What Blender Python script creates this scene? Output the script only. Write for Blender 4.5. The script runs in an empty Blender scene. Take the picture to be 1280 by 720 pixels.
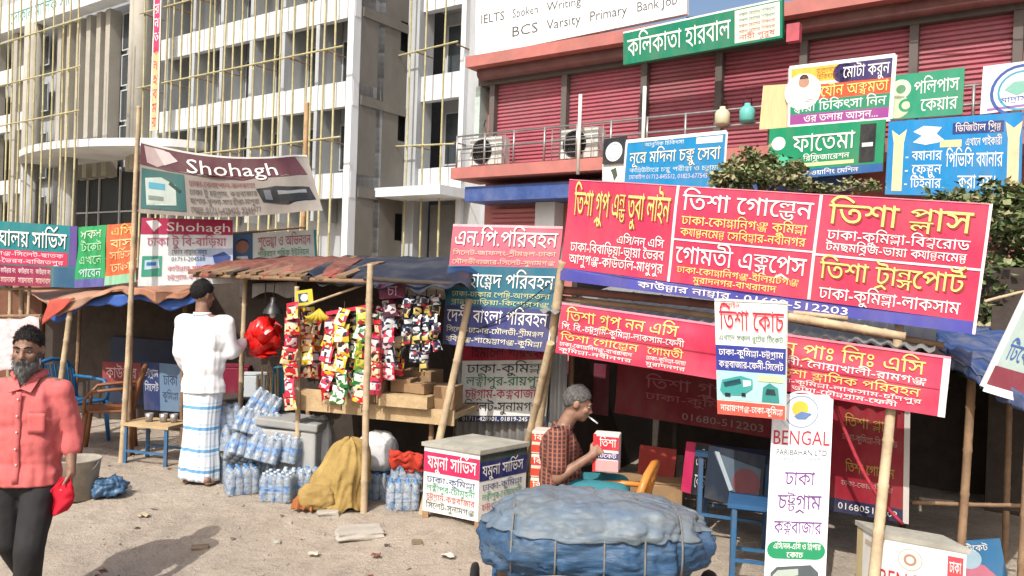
import bpy, bmesh, math, random
from mathutils import Vector, Matrix, noise
random.seed(7)
SC = bpy.context.scene
COL = SC.collection
R = math.radians

# ------------------------------------------------------------------ camera, sky, sun, exposure
CAM_H, FPX = 1.8, 1000.0
PITCH, ROLL = -0.28, 1.9
cam_d = bpy.data.cameras.new('camera')
cam = bpy.data.objects.new('camera', cam_d)
COL.objects.link(cam)
cam_d.sensor_width = 36.0
cam_d.lens = 36.0 * FPX / 1280.0
cam_d.clip_start, cam_d.clip_end = 0.05, 3000.0
CAM_ROT = Matrix.Rotation(R(90 + PITCH), 3, 'X') @ Matrix.Rotation(R(ROLL), 3, 'Z')
cam.matrix_world = Matrix.Translation((0, 0, CAM_H)) @ CAM_ROT.to_4x4()
SC.camera = cam
SUN_DIR = Vector((-0.42, -0.90, 1.05)).normalized()      # towards the sun: behind the camera, a little to the left
world = bpy.data.worlds.new('World')
SC.world = world
world.use_nodes = True
nt = world.node_tree
nt.nodes.clear()
sky = nt.nodes.new('ShaderNodeTexSky')
sky.sky_type = 'NISHITA'
sky.sun_disc = False
sky.sun_elevation = math.asin(SUN_DIR.z)
sky.sun_rotation = math.atan2(SUN_DIR.x, SUN_DIR.y)
sky.air_density, sky.dust_density, sky.ozone_density = 1.0, 5.0, 1.0
bg = nt.nodes.new('ShaderNodeBackground')
bg.inputs['Strength'].default_value = 0.15
wo = nt.nodes.new('ShaderNodeOutputWorld')
nt.links.new(sky.outputs[0], bg.inputs[0])
nt.links.new(bg.outputs[0], wo.inputs[0])
sun_d = bpy.data.lights.new('sun', 'SUN')
sun_d.energy = 3.8
sun_d.angle = R(0.5)
sun_d.color = (1.0, 0.965, 0.91)
sun = bpy.data.objects.new('sun', sun_d)
COL.objects.link(sun)
sun.rotation_euler = SUN_DIR.to_track_quat('Z', 'Y').to_euler()
vs = SC.view_settings
vs.view_transform, vs.look, vs.gamma, vs.use_curve_mapping = 'Standard', 'None', 1.0, False
vs.exposure = 0.3
SC.cycles.max_bounces = 6
SC.cycles.use_denoising = True

# ------------------------------------------------------------------ helpers
def ray(px, py):
    return CAM_ROT @ Vector(((px - 640) / FPX, -(py - 360) / FPX, -1.0))
def P(px, py, D):                       # the point seen at (px, py) of the photograph, D metres ahead
    r = ray(px, py)
    return Vector((0, 0, CAM_H)) + r * (D / r.y)
def PP(px, py, p, n):                   # the point seen at (px, py) on a plane
    r = ray(px, py)
    o = Vector((0, 0, CAM_H))
    return o + r * ((p - o).dot(n) / r.dot(n))
def sstep(a, b, x):
    t = min(1, max(0, (x - a) / (b - a)))
    return t * t * (3 - 2 * t)
def g(x, y):                            # height of the ground
    z = -0.24 * (1 - sstep(3.6, 6.2, y + 0.12 * x))
    if y < 14:
        p = Vector((x, y, 0.3))
        z += 0.03 * noise.noise(p * 1.3) + 0.018 * noise.noise(p * 3.7) + 0.011 * noise.noise(p * 8) + .006 * abs(noise.noise(p * 17))
    return z
def lin(h, k=1.0):
    h = h.lstrip('#')
    o = []
    for i in (0, 2, 4):
        c = int(h[i:i + 2], 16) / 255
        o.append(k * (c / 12.92 if c <= .04045 else ((c + .055) / 1.055) ** 2.4))
    return tuple(o)
MATS = {}
def mat(name, col, rough=0.7, var=0.18, scale=6.0, bump=0.0, bscale=40.0, spec=0.3, dirt=None, dirt_amt=0.35, dirt_scale=1.5, metal=0.0, stretch=None):
    key = name
    if key in MATS: return MATS[key]
    if isinstance(col, str): col = lin(col)
    m = bpy.data.materials.new(name)
    m.use_nodes = True
    n = m.node_tree; L = n.links
    b = n.nodes['Principled BSDF']
    b.inputs['Roughness'].default_value = rough
    b.inputs['Specular IOR Level'].default_value = spec
    b.inputs['Metallic'].default_value = metal
    tc = n.nodes.new('ShaderNodeTexCoord')
    vec = tc.outputs['Object']
    if stretch:
        mp = n.nodes.new('ShaderNodeMapping'); mp.inputs['Scale'].default_value = stretch
        L.new(vec, mp.inputs[0]); vec = mp.outputs[0]
    nz = n.nodes.new('ShaderNodeTexNoise')
    nz.inputs['Scale'].default_value = scale
    nz.inputs['Detail'].default_value = 6
    nz.inputs['Roughness'].default_value = 0.65
    L.new(vec, nz.inputs['Vector'])
    rmp = n.nodes.new('ShaderNodeMapRange')
    rmp.inputs[1].default_value, rmp.inputs[2].default_value = 0.3, 0.7
    rmp.inputs[3].default_value, rmp.inputs[4].default_value = 1 - var, 1 + var * 0.6
    L.new(nz.outputs[0], rmp.inputs[0])
    mul = n.nodes.new('ShaderNodeMix'); mul.data_type = 'RGBA'; mul.blend_type = 'MULTIPLY'
    mul.inputs[0].default_value = 1.0
    mul.inputs[6].default_value = (*col, 1)
    L.new(rmp.outputs[0], mul.inputs[7])
    out = mul.outputs[2]
    if dirt:
        if isinstance(dirt, str): dirt = lin(dirt)
        n2 = n.nodes.new('ShaderNodeTexNoise')
        n2.inputs['Scale'].default_value = dirt_scale; n2.inputs['Detail'].default_value = 8
        n2.inputs['Roughness'].default_value = 0.7
        L.new(vec, n2.inputs['Vector'])
        r2 = n.nodes.new('ShaderNodeMapRange')
        r2.inputs[1].default_value, r2.inputs[2].default_value = 0.45, 0.72
        r2.inputs[3].default_value, r2.inputs[4].default_value = 0, dirt_amt
        L.new(n2.outputs[0], r2.inputs[0])
        mx = n.nodes.new('ShaderNodeMix'); mx.data_type = 'RGBA'
        L.new(r2.outputs[0], mx.inputs[0]); L.new(out, mx.inputs[6]); mx.inputs[7].default_value = (*dirt, 1)
        out = mx.outputs[2]
    L.new(out, b.inputs['Base Color'])
    if bump:
        n3 = n.nodes.new('ShaderNodeTexNoise')
        n3.inputs['Scale'].default_value = bscale; n3.inputs['Detail'].default_value = 5
        L.new(vec, n3.inputs['Vector'])
        bp = n.nodes.new('ShaderNodeBump'); bp.inputs['Strength'].default_value = bump; bp.inputs['Distance'].default_value = 0.02
        L.new(n3.outputs[0], bp.inputs['Height']); L.new(bp.outputs[0], b.inputs['Normal'])
    MATS[key] = m
    return m
def ink(h, k=0.9):                       # printing ink / vinyl colours
    return mat('ink_' + h, lin(h, k), 0.5, 0.16, 4, spec=0.22, dirt=lin('857a6c', .8), dirt_amt=0.30, dirt_scale=2.2, stretch=(1.6, 1.6, .7))
def glassmat(name, col, rough=0.08):
    return mat(name, col, rough, 0.3, 1.5, spec=0.6)

class MB:
    def __init__(s): s.v = []; s.f = []; s.m = []; s.sm = []
    def add(s, vs, fs, mi=0, smooth=False):
        o = len(s.v); s.v += [Vector(v) for v in vs]
        for f in fs:
            s.f.append([i + o for i in f]); s.m.append(mi); s.sm.append(smooth)
        return s
    def hexa(s, p, mi=0):                # 8 points: bottom 0-3, top 4-7
        return s.add(p, [(3, 2, 1, 0), (4, 5, 6, 7), (0, 1, 5, 4), (1, 2, 6, 5), (2, 3, 7, 6), (3, 0, 4, 7)], mi)
    def box(s, c, d, mi=0, rot=None):
        c = Vector(c); pts = []
        for z in (-.5, .5):
            for x, y in ((-.5, -.5), (.5, -.5), (.5, .5), (-.5, .5)):
                q = Vector((x * d[0], y * d[1], z * d[2]))
                if rot is not None: q = rot @ q
                pts.append(c + q)
        return s.hexa(pts, mi)
    def tube(s, path, rad, n=8, mi=0, smooth=True, caps=True, flat=1.0):
        path = [Vector(p) for p in path]
        if not isinstance(rad, (list, tuple)): rad = [rad] * len(path)
        o = len(s.v); up = None
        for i, p in enumerate(path):
            a = path[max(0, i - 1)]; b = path[min(len(path) - 1, i + 1)]
            t = (b - a).normalized() if (b - a).length > 1e-9 else Vector((0, 0, 1))
            if up is None:
                up = Vector((0, 0, 1)) if abs(t.z) < .9 else Vector((1, 0, 0))
            x = t.cross(up)
            if x.length < 1e-6: x = t.orthogonal()
            x.normalize(); y = x.cross(t).normalized(); up = y
            for k in range(n):
                an = 2 * math.pi * k / n
                s.v.append(p + x * math.cos(an) * rad[i] + y * math.sin(an) * rad[i] * flat)
        for i in range(len(path) - 1):
            for k in range(n):
                q = (k + 1) % n
                s.f.append([o + i * n + k, o + i * n + q, o + (i + 1) * n + q, o + (i + 1) * n + k]); s.m.append(mi); s.sm.append(smooth)
        if caps:
            s.f.append([o + k for k in range(n)][::-1]); s.m.append(mi); s.sm.append(False)
            e = o + (len(path) - 1) * n
            s.f.append([e + k for k in range(n)]); s.m.append(mi); s.sm.append(False)
        return s
    def bar(s, a, b, w, h, mi=0):
        a = Vector(a); b = Vector(b); t = (b - a).normalized()
        up = Vector((0, 0, 1)) if abs(t.z) < .95 else Vector((0, 1, 0))
        x = t.cross(up).normalized() * w / 2; y = x.cross(t).normalized() * h / 2
        return s.hexa([a - x - y, a + x - y, a + x + y, a - x + y, b - x - y, b + x - y, b + x + y, b - x + y], mi)
    def lathe(s, prof, c, n=16, mi=0, axis=None, smooth=True, mis=None):
        c = Vector(c); o = len(s.v)
        rot = Vector((0, 0, 1)).rotation_difference(Vector(axis)).to_matrix() if axis is not None else None
        for r, z in prof:
            for k in range(n):
                a = 2 * math.pi * k / n
                q = Vector((r * math.cos(a), r * math.sin(a), z))
                s.v.append(c + (rot @ q if rot else q))
        for i in range(len(prof) - 1):
            for k in range(n):
                q = (k + 1) % n
                s.f.append([o + i * n + k, o + i * n + q, o + (i + 1) * n + q, o + (i + 1) * n + k])
                s.m.append(mis[i] if mis else mi); s.sm.append(smooth)
        return s
    def ell(s, c, r, mi=0, n=14, m=9, rot=None):
        c = Vector(c); o = len(s.v)
        for i in range(m + 1):
            th = math.pi * i / m
            for k in range(n):
                a = 2 * math.pi * k / n
                q = Vector((r[0] * math.sin(th) * math.cos(a), r[1] * math.sin(th) * math.sin(a), r[2] * math.cos(th)))
                if rot is not None: q = rot @ q
                s.v.append(c + q)
        for i in range(m):
            for k in range(n):
                q = (k + 1) % n
                s.f.append([o + i * n + k, o + (i + 1) * n + k, o + (i + 1) * n + q, o + i * n + q]); s.m.append(mi); s.sm.append(True)
        return s
    def cap(s, a, b, ra, rb, n=12, mi=0):   # tapered capsule
        a = Vector(a); b = Vector(b); t = (b - a)
        l = max(t.length, 1e-5); t = t / l
        pth, rr = [], []
        for k in range(5):
            an = math.pi / 2 * (1 - k / 4); pth.append(a - t * ra * math.sin(an)); rr.append(max(1e-4, ra * math.cos(an)))
        for k in range(5):
            an = math.pi / 2 * k / 4; pth.append(b + t * rb * math.sin(an)); rr.append(max(1e-4, rb * math.cos(an)))
        return s.tube(pth, rr, n, mi)
    def sheet(s, fn, nu, nv, mi=0, smooth=True, thick=None):
        o = len(s.v)
        for j in range(nv + 1):
            for i in range(nu + 1): s.v.append(Vector(fn(i / nu, j / nv)))
        for j in range(nv):
            for i in range(nu):
                a = o + j * (nu + 1) + i
                s.f.append([a, a + nu + 1, a + nu + 2, a + 1]); s.m.append(mi); s.sm.append(smooth)
        return s
    def build(s, name, mats, parent=None, at=None):
        if not isinstance(mats, (list, tuple)): mats = [mats]
        org = Vector((0, 0, 0))
        if parent is not None:
            q = parent
            while q is not None: org = org + q.location; q = q.parent
        if at is not None: org = Vector(at)
        me = bpy.data.meshes.new(name)
        me.from_pydata([tuple(v - org) for v in s.v], [], s.f)
        for m in mats: me.materials.append(m)
        me.polygons.foreach_set('material_index', s.m)
        me.polygons.foreach_set('use_smooth', s.sm)
        me.update()
        o = bpy.data.objects.new(name, me)
        COL.objects.link(o)
        if parent is not None: o.parent = parent
        if at is not None: o.location = org
        return o
def tag(o, label=None, cat=None, group=None, kind=None):
    if label: o['label'] = label
    if cat: o['category'] = cat
    if group: o['group'] = group
    if kind: o['kind'] = kind
    return o
def thing(name, label, cat, loc=(0, 0, 0), group=None, rz=0.0):
    o = bpy.data.objects.new(name, None)
    o.empty_display_size = 0.1
    COL.objects.link(o); o.location = loc; o.rotation_euler = (0, 0, rz)
    return tag(o, label, cat, group)
def copy_tree(o, parent=None):
    c = o.copy(); COL.objects.link(c)
    if parent is not None: c.parent = parent
    for ch in list(o.children): copy_tree(ch, c)
    return c
def evalmesh(mb, mods):
    me = bpy.data.meshes.new('tmp'); me.from_pydata([tuple(v) for v in mb.v], [], mb.f); me.update()
    o = bpy.data.objects.new('tmp', me); COL.objects.link(o)
    for ty, kw in mods:
        m = o.modifiers.new('m', ty)
        for k, v in kw.items(): setattr(m, k, v)
    dg = bpy.context.evaluated_depsgraph_get()
    ev = o.evaluated_get(dg); m2 = ev.to_mesh()
    vs_ = [v.co.copy() for v in m2.vertices]; fs_ = [list(p.vertices) for p in m2.polygons]
    ev.to_mesh_clear(); bpy.data.objects.remove(o); bpy.data.meshes.remove(me)
    return vs_, fs_
def fuse(mb, voxel, smooth=4):           # one continuous surface out of overlapping volumes
    vs_, fs_ = evalmesh(mb, [('REMESH', dict(mode='VOXEL', voxel_size=voxel)), ('SMOOTH', dict(factor=0.5, iterations=smooth))])
    r = MB(); r.add(vs_, fs_, 0, True)
    return r

# ------------------------------------------------------------------ lettering (Bengali is set by hand: vowel signs and conjuncts are placed one by one)
GL = {}
def _raw(s, off):                        # outline of the characters, filled by horizontal strips with the non-zero winding rule
    c = bpy.data.curves.new('t', 'FONT'); c.body = s; c.resolution_u = 2; c.offset = off; c.fill_mode = 'NONE'
    o = bpy.data.objects.new('t', c); COL.objects.link(o)
    bpy.context.view_layer.update()
    m = o.to_mesh()
    P_ = [(a.co.x, a.co.y) for a in m.vertices]; E_ = []
    for e in m.edges:
        i, j = e.vertices
        if abs(i - j) > 1: i, j = max(i, j), min(i, j)
        else: i, j = min(i, j), max(i, j)
        E_.append((P_[i], P_[j]))
    o.to_mesh_clear(); bpy.data.objects.remove(o); bpy.data.curves.remove(c)
    ys = []
    for y in sorted(p[1] for p in P_):
        if not ys or y - ys[-1] > .011: ys.append(y)
    v, f = [], []
    for y0, y1 in zip(ys[:-1], ys[1:]):
        ym = (y0 + y1) / 2; X = []
        for (ax, ay), (bx, by) in E_:
            if (ay <= ym) != (by <= ym):
                k = (bx - ax) / (by - ay); xm = ax + (ym - ay) * k
                lo, hi = min(ax, bx), max(ax, bx)
                X.append((xm, min(hi, max(lo, ax + (y0 - ay) * k)), min(hi, max(lo, ax + (y1 - ay) * k)), 1 if by > ay else -1))
        X.sort(); w = 0; st = None
        for x in X:
            if w == 0: st = x
            w += x[3]
            if w == 0:
                o_ = len(v); v += [(st[1], y0), (x[1], y0), (x[2], y1), (st[2], y1)]; f.append((o_, o_ + 1, o_ + 2, o_ + 3))
    return v, f
def glyph(ch, bold):
    k = (ch, bold)
    if k not in GL:
        v, f = ([], []) if ch == ' ' else _raw(ch, (0.06 if ord(ch) < 128 else 0.027) if bold else 0.006)
        far = ' ' * 10 + '|'
        adv = max(p[0] for p in _raw(ch + far, 0)[0]) - max(p[0] for p in _raw(far, 0)[0])
        GL[k] = (v, f, adv)
    return GL[k]
def _cons(c): return 0x995 <= ord(c) <= 0x9B9 or ord(c) in (0x9DC, 0x9DD, 0x9DF, 0x9CE) or 0x985 <= ord(c) <= 0x994
HAS = '\u09cd'
def layout(txt, bold=True):
    txt = txt.replace('\u09a1\u09bc', '\u09dc').replace('\u09af\u09bc', '\u09df').replace('\u09a2\u09bc', '\u09dd')
    V, F = [], []; x = 0.0
    def put(ch, px, py=0.0, sx=1.0, sy=1.0):
        v, f, a = glyph(ch, bold); o = len(V)
        V.extend((px + p[0] * sx, py + p[1] * sy) for p in v); F.extend(tuple(i + o for i in q) for q in f)
        return a * sx
    def stroke(x0, y0, x1, y1, w):
        d = math.hypot(x1 - x0, y1 - y0); nx, ny = -(y1 - y0) / d * w / 2, (x1 - x0) / d * w / 2
        o = len(V); V.extend([(x0 + nx, y0 + ny), (x0 - nx, y0 - ny), (x1 - nx, y1 - ny), (x1 + nx, y1 + ny)]); F.append((o, o + 1, o + 2, o + 3))
    i = 0
    while i < len(txt):
        c = txt[i]
        if not _cons(c):
            x += put(c, x); i += 1; continue
        cl = [c]; i += 1
        while i + 1 < len(txt) and txt[i] == HAS and _cons(txt[i + 1]):
            cl.append(txt[i + 1]); i += 2
        marks = []
        while i < len(txt) and (0x9BE <= ord(txt[i]) <= 0x9CC or txt[i] in '\u0981\u0982\u0983\u09d7'):
            marks.append(txt[i]); i += 1
        if i < len(txt) and txt[i] == HAS: marks.append(HAS); i += 1
        reph = False
        if len(cl) > 1 and cl[0] == '\u09b0': reph = True; cl = cl[1:]
        ya = ra = False
        while len(cl) > 1 and cl[-1] in '\u09af\u09b0':
            if cl[-1] == '\u09af': ya = True
            else: ra = True
            cl = cl[:-1]
        for pm, full in (('\u09bf', 0), ('\u09c7', 0), ('\u09c8', 0), ('\u09cb', 1), ('\u09cc', 1)):
            if pm in marks: x += put({'\u09cb': '\u09c7', '\u09cc': '\u09c7'}.get(pm, pm), x)
        x0 = x
        if len(cl) == 1: x += put(cl[0], x)
        else:
            a = put(cl[0], x, 0.275, 0.92, 0.56)
            b = glyph(cl[1], bold)[2] * 0.82
            w = max(a, b)
            put(cl[1], x + (w - b) / 2, -0.11, 0.82, 0.56)
            x += w
        if ra: stroke(x0 + .02, -.16, x0 + .30, -.03, .075); stroke(x0 + .28, -.04, x0 + (x - x0) * .8, -.17, .07)
        if reph: stroke(x - .30, .72, x - .04, .92, .085)
        if ya: x += put('\u09af', x, 0, .62, 1)
        for m in marks:
            if m in '\u09be\u09c0': x += put(m, x)
            elif m == '\u09cb': x += put('\u09be', x)
            elif m == '\u09cc': x += put('\u09d7', x)
            elif m in '\u0982\u0983': x += put(m, x)
            elif m in '\u09c1\u09c2\u09c3' or m == HAS or m == '\u0981': put(m, x)
    return V, F, x
class Sign:
    """A sign: a root Empty, a panel, and printed shapes and lettering that follow the panel. u runs left to right, v top to bottom."""
    def __init__(s, name, label, cat, q, panel, thick=0.02, nu=1, nv=1, wr=0.0, wf=3.0, group=None, fold=None, part='panel', frame=None, seed=0.0, back=None):
        s.q = [Vector(p) for p in q]; s.wr = wr; s.wf = wf; s.fold = fold; s.seed = seed
        base = (s.q[2] + s.q[3]) / 2
        s.n = (s.q[1] - s.q[0]).cross(s.q[3] - s.q[0]).normalized()
        if s.n.dot(base - Vector((0, 0, CAM_H))) > 0: s.n = -s.n
        s.root = thing(name, label, cat, base, group)
        mb = MB()
        nu_, nv_ = (max(56, nu), max(20, nv)) if wr or fold else (max(1, nu), max(1, nv))
        s.lk = .0022 if wr or fold else .0012
        mb.sheet(lambda u, v: s.pt(u, v, 0), nu_, nv_, 0)
        o = len(mb.v)
        mb.sheet(lambda u, v: s.pt(u, v, -thick), nu_, nv_, 1)
        edge = [i for i in range(nu_ + 1)] + [j * (nu_ + 1) + nu_ for j in range(1, nv_ + 1)] + \
               [nv_ * (nu_ + 1) + i for i in range(nu_ - 1, -1, -1)] + [j * (nu_ + 1) for j in range(nv_ - 1, 0, -1)]
        for k in range(len(edge)):
            a, b = edge[k], edge[(k + 1) % len(edge)]
            mb.add([mb.v[a], mb.v[b], mb.v[b + o], mb.v[a + o]], [(0, 1, 2, 3)], 1)
        s.panel = mb.build(part, [panel, back or panel], s.root)
        if frame:
            fm, w, d = frame
            f = MB()
            for (a, b) in (((0, 0), (1, 0)), ((1, 0), (1, 1)), ((1, 1), (0, 1)), ((0, 1), (0, 0))):
                f.bar(s.pt(*a, d / 2 - thick / 2), s.pt(*b, d / 2 - thick / 2), w, d + thick)
            f.build('frame', fm, s.root)
        s.W = (s.q[1] - s.q[0]).length; s.H = (s.q[3] - s.q[0]).length
    def pt(s, u, v, off):
        q = s.q
        p = q[0].lerp(q[1], u).lerp(q[3].lerp(q[2], u), v)
        if s.wr:
            k = s.wr * (noise.noise(Vector((u * s.wf * 1.5 + s.seed, v * s.wf * .7, 1.7))) + .35 * noise.noise(Vector((u * s.wf * 3.2, v * s.wf + s.seed, 4.1))))
            off = off + k
        if s.fold: p = p + s.fold(u, v)
        return p + s.n * off
    def rect(s, u0, v0, u1, v1, m, lay=1, part='band', nu=None, sub=None):
        mb = MB(); k = s.lk * lay + 0.0008
        soft = s.wr or s.fold
        nu = max(1, int(abs(u1 - u0) * 56 + .9)) if soft else 1; nv = max(1, int(abs(v1 - v0) * 20 + .9)) if soft else 1
        mb.sheet(lambda a, b: s.pt(u0 + (u1 - u0) * a, v0 + (v1 - v0) * b, k), nu, nv, 0)
        mb.build(part, m if not isinstance(m, str) else ink(m), s.root); return s
    def poly(s, pts, m, lay=2, part='picture'):
        mb = MB(); k = s.lk * lay + 0.0008
        if not (s.wr or s.fold): mb.add([s.pt(u, v, k) for u, v in pts], [list(range(len(pts)))], 0)
        else:
            E_ = list(zip(pts, pts[1:] + pts[:1])); lo, hi = min(p[1] for p in pts), max(p[1] for p in pts)
            ys = sorted({p[1] for p in pts} | {lo + (hi - lo) * i / max(2, int((hi - lo) * 24)) for i in range(max(2, int((hi - lo) * 24)))})
            for y0, y1 in zip(ys[:-1], ys[1:]):
                if y1 - y0 < 1e-5: continue
                ym = (y0 + y1) / 2; X = []
                for (ax, ay), (bx, by) in E_:
                    if (ay <= ym) != (by <= ym): q = (bx - ax) / (by - ay); X.append((ax + (ym - ay) * q, ax + (y0 - ay) * q, ax + (y1 - ay) * q))
                X.sort()
                for L_, R_ in zip(X[::2], X[1::2]):
                    n_ = max(1, int((R_[0] - L_[0]) * 56 + .9))
                    mb.sheet(lambda a, b: s.pt((L_[1] + (R_[1] - L_[1]) * a) * (1 - b) + (L_[2] + (R_[2] - L_[2]) * a) * b, y0 + (y1 - y0) * b, k), n_, 1)
        mb.build(part, m if not isinstance(m, str) else ink(m), s.root); return s
    def disc(s, cu, cv, r, m, lay=2, part='emblem', r0=0.0, n=24, asp=None, a0=0, a1=1):
        a = asp or s.W / s.H; mb = MB(); k = s.lk * lay + 0.0008
        f = lambda an, rr: s.pt(cu + rr * math.cos(an) / a, cv + rr * math.sin(an), k)
        full = (a1 - a0) >= 1
        an = [2 * math.pi * (a0 + (a1 - a0) * i / n) for i in range(n if full else n + 1)]
        if r0 == 0: mb.add([f(x, r) for x in an], [list(range(len(an)))])
        else:
            m_ = len(an); vs_ = [f(x, r) for x in an] + [f(x, r0) for x in an]
            mb.add(vs_, [(i, (i + 1) % m_, m_ + (i + 1) % m_, m_ + i) for i in range(m_ if full else m_ - 1)])
        mb.build(part, m if not isinstance(m, str) else ink(m), s.root); return s
    def text(s, t, u0, u1, vt, vb, m, bold=True, lay=3, dv=0.0, cap=0.64, part='lettering', slant=0.0, shadow=None):
        V, F, adv = layout(t, bold)
        if not V: return s
        if shadow:
            s.text(t, u0 + .004, u1 + .004, vt + .012, vb + .012, shadow, bold, lay - 1, dv, cap, part, slant)
        x0 = min(p[0] for p in V); x1 = max(p[0] for p in V); k = s.lk * lay + 0.0008
        mb = MB()
        pts = []
        for x, y in V:
            a = (x - x0) / (x1 - x0)
            pts.append(s.pt(u0 + (u1 - u0) * a + slant * y, vb + (vt - vb) * y / cap + dv * a, k))
        mb.add(pts, F)
        mb.build(part, m if not isinstance(m, str) else ink(m), s.root); return s
def qd(pts, ds):                       # four photo points (tl, tr, br, bl) with their distances
    if not isinstance(ds, (list, tuple)): ds = [ds] * 4
    if len(ds) == 2: ds = [ds[0], ds[1], ds[1], ds[0]]
    return [P(x, y, d) for (x, y), d in zip(pts, ds)]
class Fr:                               # a wall frame: along e, inward n
    def __init__(s, o, e, n): s.o = Vector((o[0], o[1], 0)); s.e = Vector((e[0], e[1], 0)).normalized(); s.n = Vector((n[0], n[1], 0)).normalized()
    def p(s, t, d, z): return s.o + s.e * t + s.n * d + Vector((0, 0, z))
    def box(s, mb, t0, t1, d0, d1, z0, z1, mi=0):
        return mb.hexa([s.p(t0, d0, z0), s.p(t1, d0, z0), s.p(t1, d1, z0), s.p(t0, d1, z0), s.p(t0, d0, z1), s.p(t1, d0, z1), s.p(t1, d1, z1), s.p(t0, d1, z1)], mi)
def bamboo(mb, a, b, r0, r1, nodes=6, mi=0, n=8, bend=0.01):
    a = Vector(a); b = Vector(b); pth, rr = [], []; r0 *= .76; r1 *= .76
    sd = random.random() * 50; L = (b - a).length
    o = (b - a).orthogonal().normalized()
    for k in range(nodes + 1):
        t = k / nodes
        for dt, sc in ((-.008, 1.0), (0, 1.16), (.008, 1.0)):
            tt = min(1, max(0, t + dt * 2 / max(L, .5)))
            pth.append(a.lerp(b, tt) + o * bend * L * math.sin(math.pi * tt) * math.sin(sd) + o * .006 * noise.noise(Vector((sd, tt * 6, 0))))
            rr.append((r0 + (r1 - r0) * tt) * sc)
    pp, r2 = [pth[0]], [rr[0]]
    for p, r_ in zip(pth[1:], rr[1:]):
        if (p - pp[-1]).length > 1e-4: pp.append(p); r2.append(r_)
    return mb.tube(pp, r2, n, mi)

# ------------------------------------------------------------------ materials
M_sand = None
def sand():
    m = bpy.data.materials.new('sandy_ground'); m.use_nodes = True
    n = m.node_tree; L = n.links; b = n.nodes['Principled BSDF']
    b.inputs['Roughness'].default_value = 0.95; b.inputs['Specular IOR Level'].default_value = 0.1
    tc = n.nodes.new('ShaderNodeTexCoord')
    def nz(sc, det=8, ro=.6):
        x = n.nodes.new('ShaderNodeTexNoise'); x.inputs['Scale'].default_value = sc; x.inputs['Detail'].default_value = det
        x.inputs['Roughness'].default_value = ro; L.new(tc.outputs['Object'], x.inputs['Vector']); return x
    a, bb, c = nz(0.9), nz(7, 8, .7), nz(60, 6, .75)
    r = n.nodes.new('ShaderNodeValToRGB')
    r.color_ramp.elements[0].position = .3; r.color_ramp.elements[0].color = (*lin('94897c'), 1)
    r.color_ramp.elements[1].position = .68; r.color_ramp.elements[1].color = (*lin('bfb3a4'), 1)
    e = r.color_ramp.elements.new(.5); e.color = (*lin('b0a393'), 1)
    mx = n.nodes.new('ShaderNodeMath'); mx.operation = 'MULTIPLY_ADD'
    L.new(bb.outputs[0], mx.inputs[0]); mx.inputs[1].default_value = .55
    h = n.nodes.new('ShaderNodeMath'); h.operation = 'MULTIPLY'; L.new(a.outputs[0], h.inputs[0]); h.inputs[1].default_value = .45
    L.new(h.outputs[0], mx.inputs[2]); L.new(mx.outputs[0], r.inputs[0])
    sp = n.nodes.new('ShaderNodeMapRange'); sp.inputs[1].default_value = .30; sp.inputs[2].default_value = .50; sp.inputs[3].default_value = .62; sp.inputs[4].default_value = 1.0
    L.new(c.outputs[0], sp.inputs[0])
    ml = n.nodes.new('ShaderNodeMix'); ml.data_type = 'RGBA'; ml.blend_type = 'MULTIPLY'; ml.inputs[0].default_value = 1
    L.new(r.outputs[0], ml.inputs[6]); L.new(sp.outputs[0], ml.inputs[7])
    L.new(ml.outputs[2], b.inputs['Base Color'])
    bp = n.nodes.new('ShaderNodeBump'); bp.inputs['Strength'].default_value = 1.0; bp.inputs['Distance'].default_value = .045
    ad = n.nodes.new('ShaderNodeMath'); ad.operation = 'MULTIPLY_ADD'; L.new(c.outputs[0], ad.inputs[0]); ad.inputs[1].default_value = .35
    L.new(bb.outputs[0], ad.inputs[2]); L.new(ad.outputs[0], bp.inputs['Height']); L.new(bp.outputs[0], b.inputs['Normal'])
    return m
M_sand = sand()
M_white = mat('painted_white_wall', (.64, .665, .68), .8, .14, 1.2, dirt=(.30, .27, .22), dirt_amt=.55, dirt_scale=.6, stretch=(1.5, 1.5, .35))
M_grey = mat('grey_plaster', (.40, .42, .435), .85, .16, .8, dirt=(.2, .19, .16), dirt_amt=.5, dirt_scale=.5, stretch=(1.5, 1.5, .4))
M_cream = mat('cream_plaster', (.37, .35, .30), .85, .15, .8, dirt=(.35, .3, .22), dirt_amt=.45, dirt_scale=.5)
M_conc = mat('raw_concrete', (.17, .16, .14), .9, .3, .5, .3, 6, dirt=(.13, .12, .10), dirt_amt=.75, dirt_scale=.35, stretch=(1, 1, .45))
M_dark = mat('painted_interior_shade', (.025, .024, .023), .9, .3, 2)  # near-black colour standing in for the shade inside openings
M_glass = glassmat('dark_window_glass', (.05, .06, .065))
M_alu = mat('window_aluminium', (.45, .46, .46), .45, .1, 4)
M_scaf = mat('yellow_bamboo', (.43, .39, .21), .7, .25, 5, dirt=(.25, .2, .1), dirt_amt=.5, dirt_scale=1)
M_bam = mat('weathered_bamboo', (.46, .35, .22), .7, .25, 9, .2, 60, dirt=(.18, .13, .09), dirt_amt=.6, dirt_scale=4)
M_bam2 = mat('old_brown_bamboo', (.24, .15, .085), .75, .3, 9, .2, 60, dirt=(.1, .07, .05), dirt_amt=.6, dirt_scale=4)
M_wood = mat('rough_wood', (.33, .21, .11), .8, .3, 7, .3, 50, dirt=(.12, .08, .05), dirt_amt=.6, dirt_scale=3, stretch=(1, 1, 3))
M_wood2 = mat('pale_plank', (.46, .33, .18), .8, .25, 7, .3, 50, dirt=(.2, .14, .09), dirt_amt=.5, dirt_scale=3)
M_dwood = mat('dark_wood', (.055, .042, .034), .85, .3, 7, .2, 40)
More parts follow.
